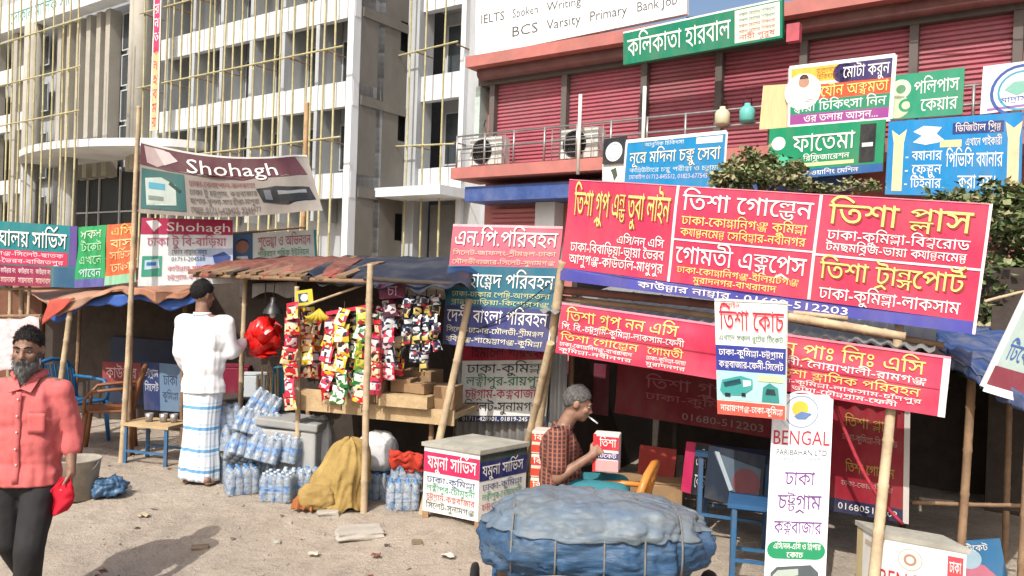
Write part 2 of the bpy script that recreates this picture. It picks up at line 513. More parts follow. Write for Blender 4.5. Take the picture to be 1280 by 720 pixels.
M_tin = mat('corrugated_tin', (.33, .33, .32), .5, .2, 4, dirt=(.16, .1, .06), dirt_amt=.6, dirt_scale=2, metal=.3)
M_shut = mat('red_roller_shutter', (.38, .105, .135), .55, .15, 3, dirt=(.30, .17, .17), dirt_amt=.55, dirt_scale=1)
M_redp = mat('faded_red_paint', (.42, .15, .13), .7, .18, 2, dirt=(.2, .13, .1), dirt_amt=.5, dirt_scale=1.5)
M_gut = mat('dark_weathered_plaster', (.14, .12, .11), .9, .35, 2, dirt=(.05, .05, .045), dirt_amt=.6, dirt_scale=2)
M_steel = mat('dull_steel', (.35, .34, .33), .4, .2, 8, metal=.6)
M_black = mat('black_plastic', (.02, .02, .02), .5, .2, 8)
M_blued = mat('blue_painted_steel', (.03, .12, .25), .5, .2, 8, dirt=(.2, .13, .08), dirt_amt=.4, dirt_scale=6)
M_tarpb = mat('blue_tarpaulin', (.03, .07, .2), .6, .25, 5, .15, 20, dirt=(.3, .27, .22), dirt_amt=.55, dirt_scale=3)
M_tarpo = mat('faded_orange_tarpaulin', (.36, .17, .10), .8, .35, 5, .15, 20, dirt=(.38, .31, .25), dirt_amt=.8, dirt_scale=3)
M_cloth_red = mat('faded_red_cloth', (.30, .075, .06), .85, .4, 6, .2, 30, dirt=(.42, .27, .2), dirt_amt=.4, dirt_scale=4)
M_skin = mat('brown_skin', (.27, .150, .10), .5, .28, 26, .12, 180, spec=.4, dirt=(.10, .05, .032), dirt_amt=.5, dirt_scale=9)
M_hair = mat('black_hair', (.016, .014, .013), .85, .3, 30, .5, 160)
M_eyew = mat('eye_white', (.38, .35, .32), .3, .05)
VW = '#f4f1ea'
# ------------------------------------------------------------------ ground
mb = MB()
def axis(segs):
    o = []
    for a, b, st in segs:
        k = int(round((b - a) / st)); o += [a + (b - a) * i / k for i in range(k)]
    return o + [segs[-1][1]]
xs = axis([(-600, -60, 90), (-60, -8, 4), (-8, 8, .08), (8, 60, 4), (60, 600, 90)])
ys = axis([(-80, 2, 4.1), (2, 11, .075), (11, 15, .5), (15, 60, 5), (60, 900, 120)])
o = 0
for y in ys:
    for x in xs: mb.v.append(Vector((x, y, g(x, y))))
W_ = len(xs)
for j in range(len(ys) - 1):
    for i in range(W_ - 1):
        a = j * W_ + i
        mb.f.append([a, a + 1, a + W_ + 1, a + W_]); mb.m.append(0); mb.sm.append(True)
tag(mb.build('ground', M_sand), kind='structure')
mb = MB()
for k in range(650):
    y = random.uniform(4.6, 8.5); x = random.uniform(-.66 * y, .66 * y)
    s = random.choice((.004, .005, .007, .011)) * random.uniform(.7, 1.3)
    rt = Matrix.Rotation(random.random() * 6, 3, 'Z') @ Matrix.Rotation(random.random() * 6, 3, 'X')
    mb.ell((x, y, g(x, y) + s * .3), (s, s * .8, s * .6), random.choice((0, 0, 1)), 6, 4, rt)
tag(mb.build('gravel', [mat('grey_stone', (.28, .26, .23), .9), mat('brown_stone', (.3, .22, .15), .9)]), kind='stuff')

# ------------------------------------------------------------------ long unfinished building on the left
ED, EN = Vector((-.82, .57, 0)), Vector((.57, .82, 0))
cornL = P(437, 240, 30)
FL = Fr(cornL, ED, EN)
bl = thing('commercial_building', 'long unfinished white and grey building of deep window bays behind bamboo scaffolding', 'building', (cornL.x, cornL.y, 0))
strips = [(4.85, 5.8), (8.3, 9.25), (11.65, 12.6), (15.0, 16.0), (18.4, 19.4)]
mb = MB()
for a, b in strips:
    mb = MB(); FL.box(mb, -.02, 13.0, 0, .28, a, b); mb.build('spandrel', M_white, bl)
mb = MB()
FL.box(mb, 16.2, 40, -.5, .3, 15.1, 16.6); mb.build('fascia', M_white, bl)   # deep white fascia over the entrance bays
for a, b in ((9.6, 10.6), (6.0, 6.8), (12.4, 13.2), (2.6, 3.6)):
    mb = MB(); FL.box(mb, 26, 40, .02, .3, a, b); mb.build('spandrel', M_white, bl)
mb = MB()
for a, b in strips: FL.box(mb, 0, 13, .285, 1.25, a + .5, b - .03)   # floor slabs
for k in range(1, 7): FL.box(mb, 2.05 * k - .1, 2.05 * k + .1, .02, 1.2, 4.0, 19.4)
mb.build('fin', M_grey, bl)
mb = MB(); FL.box(mb, 0, .32, -.05, .32, 0, 19.5); mb.build('corner_column', M_white, bl)
mb = MB(); FL.box(mb, .0, 40, 1.26, 1.6, 0, 19.5); mb.build('wall', M_grey, bl)
wmb, gmb = MB(), MB()
def window(fr, t0, t1, dep, z0, z1, parent, mull=2):
    f = MB(); w = .06
    fr.box(f, t0, t1, dep - .06, dep, z0, z0 + w); fr.box(f, t0, t1, dep - .06, dep, z1 - w, z1)
    for k in range(mull + 1):
        t = t0 + (t1 - t0 - w) * k / mull; fr.box(f, t, t + w, dep - .06, dep, z0 + w, z1 - w)
    o = f.build('window', M_alu, parent)
    q = MB(); fr.box(q, t0 + .01, t1 - .01, dep - .03, dep - .01, z0 + .02, z1 - .02); q.build('pane', M_glass, o)
for fl in range(4):
    for k in range(6):
        window(FL, 2.05 * k + .36, 2.05 * k + 1.93, 1.255, strips[fl][1] + .3, strips[fl + 1][0] - .35, bl)
mb = MB()                                                  # raw concrete flank
FL.box(mb, 0.0, .3, .325, 2.5, 0, 19.5)
for a, b in ((0, 3.4), (4.5, 7.4), (8.6, 11.0), (12.2, 19.5)): FL.box(mb, .0, .3, 2.505, 3.2, a, b)
for z in (4.9, 8.4, 11.75, 15.1): FL.box(mb, -.05, .0, .4, 3.2, z, z + .35)
mb.build('flank_wall', M_conc, bl)
mb = MB(); FL.box(mb, .31, 6, 2.5, 6, 0, 19.5); mb.build('dark_core_fill', M_dark, bl)  # added block, its near-black colour paints the shade behind the flank openings
# entrance bays
mb = MB()
for t, r in ((14.2, .42), (15.0, .2)): mb.tube([FL.p(t, -.1, 6.6), FL.p(t, -.1, 18)], r, 14)
for t in (17.9, 18.8, 19.8, 20.8, 21.8, 22.8): FL.box(mb, t, t + .42, .3, .9, 6.6, 15.05)
mb.tube([FL.p(24.6, -.3, 0), FL.p(24.6, -.3, 15.1)], .45, 14)
for t in (27, 30, 33, 36): FL.box(mb, t, t + .5, -.1, .6, 0, 15.05)
mb.build('column', M_cream, bl)
mb = MB()
for t in (18.35, 19.25, 20.25, 21.25, 22.25): FL.box(mb, t, t + .5, .95, 1.2, 6.6, 15.05)
FL.box(mb, 13.3, 13.9, .3, 1.2, 5.8, 18)
mb.build('wall_panel', M_grey, bl)
for z0, z1 in ((7.6, 9.2), (9.4, 11), (11.2, 12.8), (13, 14.9)): window(FL, 15.3, 17.7, .9, z0, z1, bl, 3)
for z0, z1 in ((3.7, 5.9), (6.9, 9.5), (10.7, 12.3), (13.3, 15)):
    for t in (25.3, 27.7, 30.7, 33.7): window(FL, t, t + 1.9, .9, z0, z1, bl, 2)
mb = MB()                                                  # bow-fronted entrance canopy
N = 24; t0c, t1c = 9.4, 24.4
for k in range(N):
    a, b = k / N, (k + 1) / N
    f = lambda u: (t0c + (t1c - t0c) * u, -.2 - 2.9 * math.sin(math.pi * u) ** .6)
    (ta, da), (tb, db) = f(a), f(b)
    p = [FL.p(ta, .3, 7.3), FL.p(tb, .3, 7.3), FL.p(tb, db, 7.3), FL.p(ta, da, 7.3)]
    mb.hexa([p[3], p[2], p[1], p[0]] + [q + Vector((0, 0, .34)) for q in (p[3], p[2], p[1], p[0])])
mb.build('canopy', M_white, bl)
mb = MB()
mb.tube([FL.p(18.6, -1.2, 0), FL.p(18.6, -1.2, 7.29)], .42, 16); mb.tube([FL.p(23.2, -.9, 0), FL.p(23.2, -.9, 7.29)], .42, 16)
mb.build('canopy_column', mat('grey_concrete_column', (.36, .36, .35), .85, .2, 1), bl)
mb = MB(); FL.box(mb, 13.2, 24, 1.0, 1.24, 0, 7.1); mb.build('entrance_recess', mat('shaded_glass_front', (.035, .04, .042), .4, .3, .6), bl)
mb = MB()
for t in (14.8, 16.2, 17.6, 19.6, 20.8): FL.box(mb, t, t + .09, .9, .98, 0, 7.1)
for z in (2.4, 4.8): FL.box(mb, 14, 22, .92, .97, z, z + .08)
mb.build('glazing_bar', M_alu, bl)
mb = MB()
V, F, adv = layout('\u09a6\u09cb\u0995\u09be\u09a8 \u09ae\u09be\u09b2\u09bf\u0995 \u09b8\u09ae\u09bf\u09a4\u09bf')
mb.add([FL.p(27.0 - x * .9, -.503, 15.4 + y * 1.0) for x, y in V], F)
mb.build('fascia_lettering', ink('2f8f80'), bl)
# right wing set back
FW = Fr(FL.p(-.0, 3.2, 0), -ED, EN)
mb = MB(); FW.box(mb, .02, .62, -.3, .6, 0, 19.5); FW.box(mb, 2.75, 7.5, -.02, .6, 0, 19.5); mb.build('wing_wall', M_grey, bl)
mb = MB()
for a, b in ((5.4, 6.3), (9.0, 10.0), (12.6, 13.6)):
    mb = MB(); FW.box(mb, .63, 2.74, -.1, .25, a, b); mb.build('spandrel', M_white, bl)
mb = MB(); FW.box(mb, 2.72, 2.95, -.25, .0, 0, 19.5); mb.build('downpipe', M_white, bl)
mb = MB(); FW.box(mb, .63, 2.74, 1.3, 1.5, 0, 19.5)
for a in (5.7, 9.3, 12.9): FW.box(mb, .63, 2.74, .26, 1.29, a, a + .4)
mb.build('wall', M_grey, bl)
for z0, z1 in ((6.6, 8.8), (10.2, 12.4), (13.8, 16)): window(FW, .8, 2.7, 1.29, z0, z1, bl, 2); 
mb = MB(); FW.box(mb, -.55, 3.3, -1.9, .02, 5.0, 5.35); mb.build('porch_slab', M_white, bl)
mb = MB(); FW.box(mb, .8, 2.6, .5, 1.2, 0, 4.9); mb.build('shutter_door', mat('grey_shutter', (.16, .16, .15), .5, .2, 2), bl)

# scaffolds
def scaffold(fr, t0, t1, z1, step, label, rails, dep=-.75, struts=True):
    sc = thing('bamboo_scaffold', label, 'scaffold', fr.p(t0, dep, 0))
    t = t0
    while t < t1:
        mb = MB(); j = random.uniform(-.12, .12)
        bamboo(mb, fr.p(t + j, dep, 0), fr.p(t + j + random.uniform(-.15, .15), dep, z1 + random.uniform(-.6, .6)), .062, .045, 5, 0, 6, .004)
        mb.build('pole', M_scaf, sc)
        t += step * random.uniform(.85, 1.15)
    for z in rails:
        mb = MB(); bamboo(mb, fr.p(t0 - .5, dep - .08, z + random.uniform(-.1, .1)), fr.p(t1, dep - .08, z + random.uniform(-.1, .1)), .048, .045, 12, 0, 6, .002)
        mb.build('rail', M_scaf, sc)
        if struts:
            t = t0 + .4
            while t < t1:
                mb = MB(); bamboo(mb, fr.p(t, dep - .05, z), fr.p(t, .22, z - .0), .042, .036, 2, 0, 6, 0)
                mb.build('strut', M_bam2, sc); t += 2.05
scaffold(FL, .2, 13.2, 17, .62, 'yellow bamboo scaffold over the white strips of the long building', (6.9, 10.2, 13.6))
scaffold(FL, 13.6, 36, 16, .74, 'yellow bamboo scaffold over the curved entrance canopy of the long building', (8.6, 10.6, 12.6), dep=-3.4, struts=False)
scaffold(FW, .5, 3.0, 17, .85, 'narrow yellow bamboo scaffold on the set back wing beside the raw concrete flank', (7.1, 10.8), dep=-.7)
# vertical banner on the facade
tv = 11.6
q = [FL.p(tv + .32, -.95, 16.5), FL.p(tv - .32, -.95, 16.5), FL.p(tv - .32, -.95, 8.15), FL.p(tv + .32, -.95, 8.15)]
s = Sign('vertical_banner', 'tall narrow banner of white and orange with pink characters hung down the scaffold', 'banner', q, ink('f0e4d8'), .02, 1, 10, .03)
s.rect(.14, 0, .86, .58, 'd8406f'); s.rect(.14, .58, .86, 1, 'f0b98a', 1)
for k, ch in enumerate('\u09b8 \u09ac \u09aa \u09ae \u09b0 \u09a8 \u09a4 \u0995 \u09b2 \u09b9 \u09ac \u09ae \u09b0'.split()):
    s.text(ch, .24, .78, .02 + k * .076, .07 + k * .076, VW[1:] if k < 7 else 'd23c50')

# ------------------------------------------------------------------ red shuttered building on the right
FRo = P(590, 213, 18)
FRB = Fr(FRo, -ED, EN)
def fb(px, py, off=0.0):                # photo point on that facade, off metres in front of it
    return PP(px, py, FRo - EN * off, EN)
def ft(px, py, off=0.0): return (fb(px, py, off) - FRB.o).dot(FRB.e)
def fz(px, py, off=0.0): return fb(px, py, off).z
zl = fz(588, 214, .75); zc = fz(612, 100, .15); zt = fz(592, 76, .5)
br = thing('shop_building', 'two storey shop building with red roller shutters and a railed balcony', 'building', (FRo.x, FRo.y, 0))
mb = MB(); FRB.box(mb, .15, 14, .32, 6, 0, zt + .1); mb.build('wall', M_redp, br)
mb = MB(); FRB.box(mb, .0, 14, -.75, .3, zl - .14, zl + .1); mb.build('balcony_slab', M_redp, br)
mb = MB(); FRB.box(mb, .12, 14, -.5, .31, zt - .12, zt + .12); mb.build('cornice', M_redp, br)
mb = MB(); FRB.box(mb, .1, 14, .0, .31, zt - .42, zt - .125); mb.build('fascia', M_gut, br)
mb = MB(); mb.tube([FRB.p(.25, -.12, zc + .16), FRB.p(14, -.12, zc + .16)], .15, 12); mb.build('awning_roll', mat('dusty_red_awning', (.2, .09, .085), .8, .3, 3, dirt=(.12, .1, .09), dirt_amt=.6), br)
posts = [ft(x, y) for x, y in ((613, 160), (703, 150), (803, 130), (897, 110), (1003, 90), (1141, 80), (1272, 60))]
for k, (a, b) in enumerate(zip(posts[:-1], posts[1:])):
    mb = MB(); nz_ = 26; z0, z1 = zl + .1, zc + .12
    prof = []
    for i in range(nz_):
        za = z0 + (z1 - z0) * i / nz_; h = (z1 - z0) / nz_
        prof += [(za, .20), (za + h * .25, .165), (za + h * .7, .165), (za + h * .9, .20)]
    prof.append((z1, .20))
    vs_ = []
    for z, d in prof: vs_ += [FRB.p(a + .06, d, z), FRB.p(b - .06, d, z)]
    mb.add(vs_, [(2 * i, 2 * i + 1, 2 * i + 3, 2 * i + 2) for i in range(len(prof) - 1)])
    mb.build('roller_shutter', M_shut, br)
for t in posts:
    mb = MB(); FRB.box(mb, t - .065, t + .065, .02, .31, zl + .1, zt - .42); mb.build('post', M_gut, br)
mb = MB(); FRB.box(mb, .02, .16, .0, .5, zl + .1, zt - .42); mb.build('end_pier', mat('pale_green_plaster', (.42, .5, .46), .8), br)
# lower storey
mb = MB(); FRB.box(mb, .25, 8, -.55, .3, zl - .62, zl - .30); mb.build('shop_awning', mat('blue_awning', (.04, .08, .25), .6, .25, 3, dirt=(.2, .2, .22), dirt_amt=.4), br)
mb = MB()
vs_ = []; pr = []
for i in range(30):
    za = .2 + (zl - .9) * i / 30; h = (zl - .9) / 30
    pr += [(za, .24), (za + h * .3, .20), (za + h * .75, .20)]
for z, d in pr: vs_ += [FRB.p(.45, d, z), FRB.p(1.75, d, z)]
mb.add(vs_, [(2 * i, 2 * i + 1, 2 * i + 3, 2 * i + 2) for i in range(len(pr) - 1)])
mb.build('roller_shutter', mat('faded_red_shutter', (.45, .16, .16), .55, .15, 2), br)
mb = MB(); FRB.box(mb, 1.77, 2.25, -.05, .31, 0, zl - .63); mb.build('white_pier', M_white, br)
# balcony rail
rl = MB()
for z in (zl + .5, zl + .78): rl.tube([FRB.p(.1, -.68, z), FRB.p(13, -.68, z)], .022, 6)
t = .1
while t < 13: rl.tube([FRB.p(t, -.68, zl + .1), FRB.p(t, -.68, zl + .8)], .024, 6); t += .75
rl.build('railing', M_steel, br)
mb = MB()
for x in (723, 803): 
    p = fb(x, 200, .75); mb.tube([Vector((p.x, p.y, zl - .2)), Vector((p.x, p.y, zl + 1.35))], .035, 8)
mb.build('standpipe', mat('white_pipe', (.7, .68, .62), .6, .2, 6), br)
# air conditioners
def aircon(px, py, label, grp):
    p = fb(px, py, .42); z0 = zl + .105
    r = thing('air_conditioner', label, 'air conditioner', (p.x, p.y, z0), grp)
    c = Vector((p.x, p.y, z0)); fr = Fr(c, -ED, EN); fr.o = c
    mb = MB(); fr.box(mb, -.42, .42, -.14, .16, .05, .62); mb.build('casing', mat('ac_white', (.62, .62, .58), .5, .15, 6, dirt=(.3, .25, .2), dirt_amt=.5), r)
    mb = MB()
    for k in range(5): 
        rr = .06 + .05 * k
        pts = [fr.p(-.1 + rr * math.cos(a * math.pi / 12), -.155, .33 + rr * math.sin(a * math.pi / 12)) for a in range(25)]
        mb.tube(pts, .008, 5)
    mb.build('fan_grille', M_black, r)
    mb = MB(); mb.add([fr.p(-.1 + .25 * math.cos(a * math.pi / 12), -.146, .33 + .25 * math.sin(a * math.pi / 12)) for a in range(24)], [list(range(24))]); mb.build('fan_opening', M_dark, r)
    mb = MB(); fr.box(mb, -.36, -.28, -.13, .15, 0, .05); fr.box(mb, .28, .36, -.13, .15, 0, .05); mb.build('foot', M_black, r)
    mb = MB()
    for z in (.15, .3, .45, .6): mb.tube([fr.p(-.55, -.27, z), fr.p(.6, -.27, z)], .009, 5)
    for t in (-.55, -.25, .05, .35, .6): mb.tube([fr.p(t, -.27, 0), fr.p(t, -.27, .62)], .009, 5)
    mb.build('cage', M_steel, r)
aircon(612, 186, 'caged air conditioner at the left end of the red balcony', 'air conditioners on the balcony')
aircon(728, 188, 'air conditioner on the balcony beside the blue eye care sign', 'air conditioners on the balcony')
# neighbouring block whose pale wall closes the gap is the wing above
# ------------------------------------------------------------------ signs on the shop building
def fq(pts, off): return [fb(x, y, off) for x, y in pts]
fm_w = (mat('white_frame', (.7, .7, .68), .5), .05, .03)
s = Sign('billboard', 'long white rooftop billboard listing courses in grey boxes', 'billboard', fq([(596, -75), (858, -118), (858, 17), (594, 71)], .5), ink('f3f4f3'), .12, frame=None)
def cell(u0, v0, u1, v1, t, col='55585e', pad=.012):
    for a in ((u0, v0, u1, v0 + .006), (u0, v1 - .006, u1, v1), (u0, v0, u0 + .003, v1), (u1 - .003, v0, u1, v1)): s.rect(*a, 'b9bfc4', 1, 'cell_line')
    h = (v1 - v0)
    s.text(t, u0 + pad, u1 - pad, v0 + h * .16, v1 - h * .26, col, bold=False)
for row, (va, vb) in enumerate(((.50, .61), (.64, .76), (.79, .93))):
    for (u0, u1), t in zip(((.02, .17), (.19, .345), (.365, .555), (.575, .765), (.785, .975)), (('', '', '', '', ''), ('IELTS', 'Spoken', 'Writing', '', ''), ('', 'BCS', 'Varsity', 'Primary', 'Bank Job'))[row]):
        cell(u0, va, u1, vb, t, '55585e' if row else '6b7077')
s.rect(.02, .05, .98, .42, 'e9ecee', 1)
s = Sign('signboard', 'long green fascia sign with white lettering and a pale panel at its right end', 'signboard', fq([(779, 40), (978, -3), (978, 47), (779, 81)], .95), ink('0f7a5c'), .1)
s.rect(.725, .08, .985, .94, 'd8dccb', 1); s.rect(0, 0, 1, .05, 'dfe5dc', 1, 'edge')
s.text('\u0995\u09b2\u09bf\u0995\u09be\u09a4\u09be \u09b9\u09be\u09b0\u09ac\u09be\u09b2', .03, .70, .27, .78, VW[1:])
for k in range(4): s.text('\u09b8\u0995\u09b2 \u09b0\u09cb\u0997\u09c7\u09b0 \u099a\u09bf\u0995\u09bf\u09ce\u09b8\u09be', .75, .96, .18 + k * .15, .26 + k * .15, '5a7a70' if k < 2 else 'a06055', False)
s.text('\u09a8\u09be\u09b0\u09c0 \u09aa\u09c1\u09b0\u09c1\u09b7', .75, .96, .76, .88, 'c0504a')
mb = MB(); FRB.box(mb, ft(978, 40, 1.0) + .05, ft(998, 40, 1.0), -.95, -.8, fz(985, 52, .95), fz(985, 30, .95)); q_ = mb.build('loudspeaker_box', mat('red_box', (.4, .08, .1), .6), None, at=(fb(988, 50, .9)))
tag(q_, 'small red box under the cornice beside the green fascia sign', 'box')
s = Sign('signboard', 'banded poster sign of yellow orange green and purple with a small portrait', 'signboard', fq([(987, 85), (1119, 69), (1113, 149), (985, 159)], .95), ink('efe9df'), .04, frame=(mat('white_frame', (.7, .7, .68), .5), .03, .02))
s.rect(.02, .02, .5, .28, 'f0b84a'); s.rect(.5, .02, .98, .34, '3d3468'); s.disc(.53, .18, .16, '3d3468', 1)
s.rect(.3, .33, .98, .58, 'e2573a'); s.rect(.02, .58, .98, .80, '1d8a68'); s.rect(.02, .80, .98, .98, '9c4391')
s.disc(.14, .42, .30, 'eee9e2', 2, 'portrait_ground'); s.disc(.15, .27, .09, 'b98f78', 3, 'portrait'); s.poly([(.05, .62), (.08, .42), (.15, .37), (.23, .42), (.27, .62)], 'd9d6d2', 3, 'portrait'); s.disc(.15, .215, .075, '3a2f2c', 3, 'portrait', a0=.5, a1=1)
s.text('\u09ac\u09be\u0982\u09b2\u09be\u09a6\u09c7\u09b6\u09c7', .27, .46, .07, .14, '8a4a20'); s.text('\u099a\u09bf\u0995\u09bf\u09ce\u09b8\u09be', .28, .46, .17, .25, '8a4a20')
s.text('\u09ae\u09cb\u099f\u09be \u0995\u09b0\u09c1\u09a8', .53, .96, .09, .27, VW[1:]); s.text('\u09af\u09cc\u09a8 \u0985\u0995\u09cd\u09b7\u09ae\u09a4\u09be', .32, .96, .37, .54, 'f8e27a', shadow='7a1d18')
s.text('\u09b8\u09cd\u09a5\u09be\u09af\u09bc\u09c0 \u099a\u09bf\u0995\u09bf\u09ce\u09b8\u09be \u09a8\u09bf\u09a8', .05, .95, .62, .76, VW[1:]); s.text('\u0993\u09b0 \u09a4\u09b2\u09be\u09af\u09bc \u0986\u09b8\u09c1\u09a8...', .16, .88, .83, .94, VW[1:])
s = Sign('signboard', 'green polyp care sign with a pale figure at its left', 'signboard', fq([(1113, 95), (1206, 84), (1203, 143), (1110, 150)], .9), ink('2f9270'), .04)
s.disc(.15, .33, .22, 'cfd9bd'); s.disc(.12, .72, .26, 'c3cfae'); s.disc(.24, .70, .15, '2f9270', 3, r0=.09); s.disc(.16, .33, .1, '5d8f68', 3)
s.text('\u09aa\u09b2\u09bf\u09aa\u09be\u09b8', .34, .94, .2, .47, VW[1:]); s.text('\u0995\u09c7\u09af\u09bc\u09be\u09b0', .44, .93, .6, .86, VW[1:])
s = Sign('signboard', 'green refrigeration sign with big white lettering over a black fridge picture', 'signboard', fq([(962, 161), (1107, 149), (1103, 214), (959, 226)], 1.1), ink('0f8a5f'), .05)
s.rect(0, .84, 1, 1, '2a5e9a'); s.rect(.8, .06, .93, .80, '22262a', 2, 'picture'); s.rect(.82, .42, .91, .5, 'c9d0d2', 3, 'picture')
s.disc(.09, .3, .13, 'd5e8dc', 2); s.disc(.12, .68, .15, '45b890', 2); s.text('\u09ab\u09be\u09a4\u09c7\u09ae\u09be', .22, .76, .18, .50, VW[1:], shadow='0a3d2c')
s.text('\u09b0\u09bf\u09ab\u09cd\u09b0\u09bf\u099c\u09be\u09b0\u09c7\u09b6\u09a8', .32, .72, .58, .68, VW[1:]); s.rect(.28, .72, .76, .79, 'd8d6a0', 2); s.text('\u098f\u09b8\u09bf \u09ab\u09cd\u09b0\u09bf\u099c \u0993\u09af\u09bc\u09be\u09b6\u09bf\u0982 \u09ae\u09c7\u09b6\u09bf\u09a8', .1, .8, .88, .96, VW[1:], False)
s = Sign('signboard', 'large blue banner printing sign with pale column pictures at both sides', 'signboard', fq([(1111, 152), (1279, 140), (1276, 247), (1106, 243)], 1.0), ink('1a84c0'), .05)
s.poly([(.03, .12), (.09, .2), (.15, .12), (.13, .3), (.13, .95), (.05, .95), (.05, .3)], 'e6d3a8', 2); s.poly([(.88, .1), (.94, .18), (1., .1), (.98, .3), (.98, .8), (.94, .95), (.90, .8), (.90, .3)], 'e6c9a0', 2)
s.poly([(.2, .16), (.28, .09), (.42, .12), (.38, .2), (.45, .3), (.3, .34), (.2, .3), (.27, .22)], 'dfe8ee', 2, 'emblem')
s.rect(.5, .08, .87, .22, '27407a', 2); s.text('\u09a1\u09bf\u099c\u09bf\u099f\u09be\u09b2 \u09aa\u09cd\u09b0\u09bf\u09a8\u09cd\u099f', .52, .85, .11, .19, 'e8d9d0'); s.rect(.41, .29, .57, .38, 'e8cf9a', 2); s.text('\u098f\u0996\u09be\u09a8\u09c7 \u09aa\u09be\u0987\u0995\u09be\u09b0\u09c0', .6, .86, .28, .37, 'f0dfd0')
for k, t in enumerate(('- \u09ac\u09cd\u09af\u09be\u09a8\u09be\u09b0', '- \u09ab\u09c7\u09b8\u09cd\u099f\u09c1\u09a8', '- \u099f\u09bf\u0987\u09a8\u09be\u09b0')): s.text(t, .15, .43, .42 + k * .18, .54 + k * .18, VW[1:])
s.text('\u09aa\u09bf\u09ad\u09bf\u09b8\u09bf \u09ac\u09cd\u09af\u09be\u09a8\u09be\u09b0', .46, .87, .46, .63, VW[1:]); s.text('\u0995\u09b0\u09be \u09b9\u09af\u09bc\u0964', .55, .82, .74, .90, VW[1:])
s = Sign('signboard', 'white sign with a blue ring emblem at the right edge above the blue sign', 'signboard', fq([(1229, 83), (1310, 73), (1310, 132), (1225, 143)], .9), ink('e6e9ea'), .04)
s.disc(.62, .6, .55, '3c5aa0', 2, r0=.49); s.disc(.62, .6, .42, '4ba0b8', 2, r0=.38); s.poly([(.35, .55), (.5, .4), (.75, .42), (.9, .6), (.7, .62), (.55, .7)], '7fb8a8', 3); s.text('\u09ae\u09be\u09a6\u09cd\u09b0\u09be\u09b8\u09be', .3, .75, .72, .82, '3c5aa0'); s.rect(.1, .9, .95, .95, '9a6fb0', 2)
s = Sign('wooden_board', 'plain pale yellow board wired beside the banded poster sign', 'board', fq([(954, 107), (985, 105), (983, 160), (949, 162)], .9), mat('pale_board', (.62, .47, .25), .8, .15, 5, stretch=(6, 6, .5)), .03)
s = Sign('signboard', 'blue eye care sign with white lettering above the largest pink board', 'signboard', fq([(783, 177), (908, 165), (903, 236), (778, 236)], 1.6), ink('1a84ba'), .04, frame=(mat('white_frame', (.7, .7, .68), .5), .03, .02))
s.text('\u0986\u09a7\u09c1\u09a8\u09bf\u0995 \u099a\u09bf\u0995\u09bf\u09ce\u09b8\u09be', .2, .6, .07, .14, 'd8e4ea', False); s.rect(.72, .05, .97, .17, 'd9e2e6', 2)
s.text('\u09a8\u09c2\u09b0\u09c7 \u09ae\u09a6\u09bf\u09a8\u09be \u099a\u0995\u09cd\u09b7\u09c1 \u09b8\u09c7\u09ac\u09be', .05, .96, .25, .47, 'f3e9cf', shadow='173d66')
s.text('\u0995\u09ae\u09cd\u09aa\u09bf\u0989\u099f\u09be\u09b0\u09c7 \u099a\u0995\u09cd\u09b7\u09c1 \u09aa\u09b0\u09c0\u0995\u09cd\u09b7\u09be \u0993 \u099a\u09b6\u09ae\u09be', .06, .95, .58, .66, 'cfdde6', False); s.text('\u09ae\u09cb\u09ac\u09be\u0987\u09b2 01712-845512, 01823-677545', .06, .85, .72, .80, 'd9c8e0', False)
s = Sign('signboard', 'small black sign with a white disc beside the blue eye care sign', 'signboard', fq([(755, 174), (783, 170), (780, 203), (753, 205)], 1.55), ink('2a2e33'), .04)
s.disc(.5, .55, .38, 'e4e8ea'); s.disc(.5, .55, .30, '8fa0a8', 3, r0=.27)
s = Sign('signboard', 'small white card with a bird mark under the black disc sign', 'signboard', fq([(753, 205), (780, 203), (777, 232), (753, 232)], 1.5), ink('e6e7e2'), .03)
s.poly([(.4, .3), (.65, .2), (.75, .55), (.6, .8), (.5, .5)], '4a5a4c')
# hanging cans on the balcony
def can(px, py, col, label):
    p = fb(px, py, .8)
    r = thing('water_jug', label, 'jug', p - Vector((0, 0, .16)), 'jugs hung on the red balcony')
    c = p - Vector((0, 0, .16))
    mb = MB(); mb.lathe([(.0, 0), (.1, .0), (.13, .03), (.13, .2), (.09, .26), (.05, .28), (.05, .32), (0, .32)], c, 14); mb.build('body', mat('jug_' + label.split()[0], lin(col, .8), .4, .1, 6), r)
    mb = MB(); mb.tube([c + Vector((-.08, 0, .26)), c + Vector((-.06, 0, .40)), c + Vector((.06, 0, .40)), c + Vector((.08, 0, .26))], .008, 6); mb.build('handle', M_black, r)
    mb = MB(); mb.tube([c + Vector((0, 0, .40)), c + Vector((0, .2, .7))], .005, 5); mb.build('cord', M_black, r)
can(903, 145, 'd9cfae', 'cream plastic jug hanging before the red shutters')
can(934, 141, '6fc3b8', 'teal plastic jug hanging before the red shutters')
# cables
def cable(a, b, sag, name, label, r=.012):
    mb = MB(); a = Vector(a); b = Vector(b)
    mb.tube([a.lerp(b, i / 20) - Vector((0, 0, sag * 4 * (i / 20) * (1 - i / 20))) for i in range(21)], r, 5)
    tag(mb.build(name, M_black, None, at=a), label, 'cable')
cable(fb(858, 22, .3), fb(1300, -25, .6), .05, 'cable', 'black cable along the cornice of the red shop building')
cable(FW.p(3, -.3, 5.6), fb(607, 150, .2), .3, 'cable', 'black cable sagging between the grey wing and the red shop building')
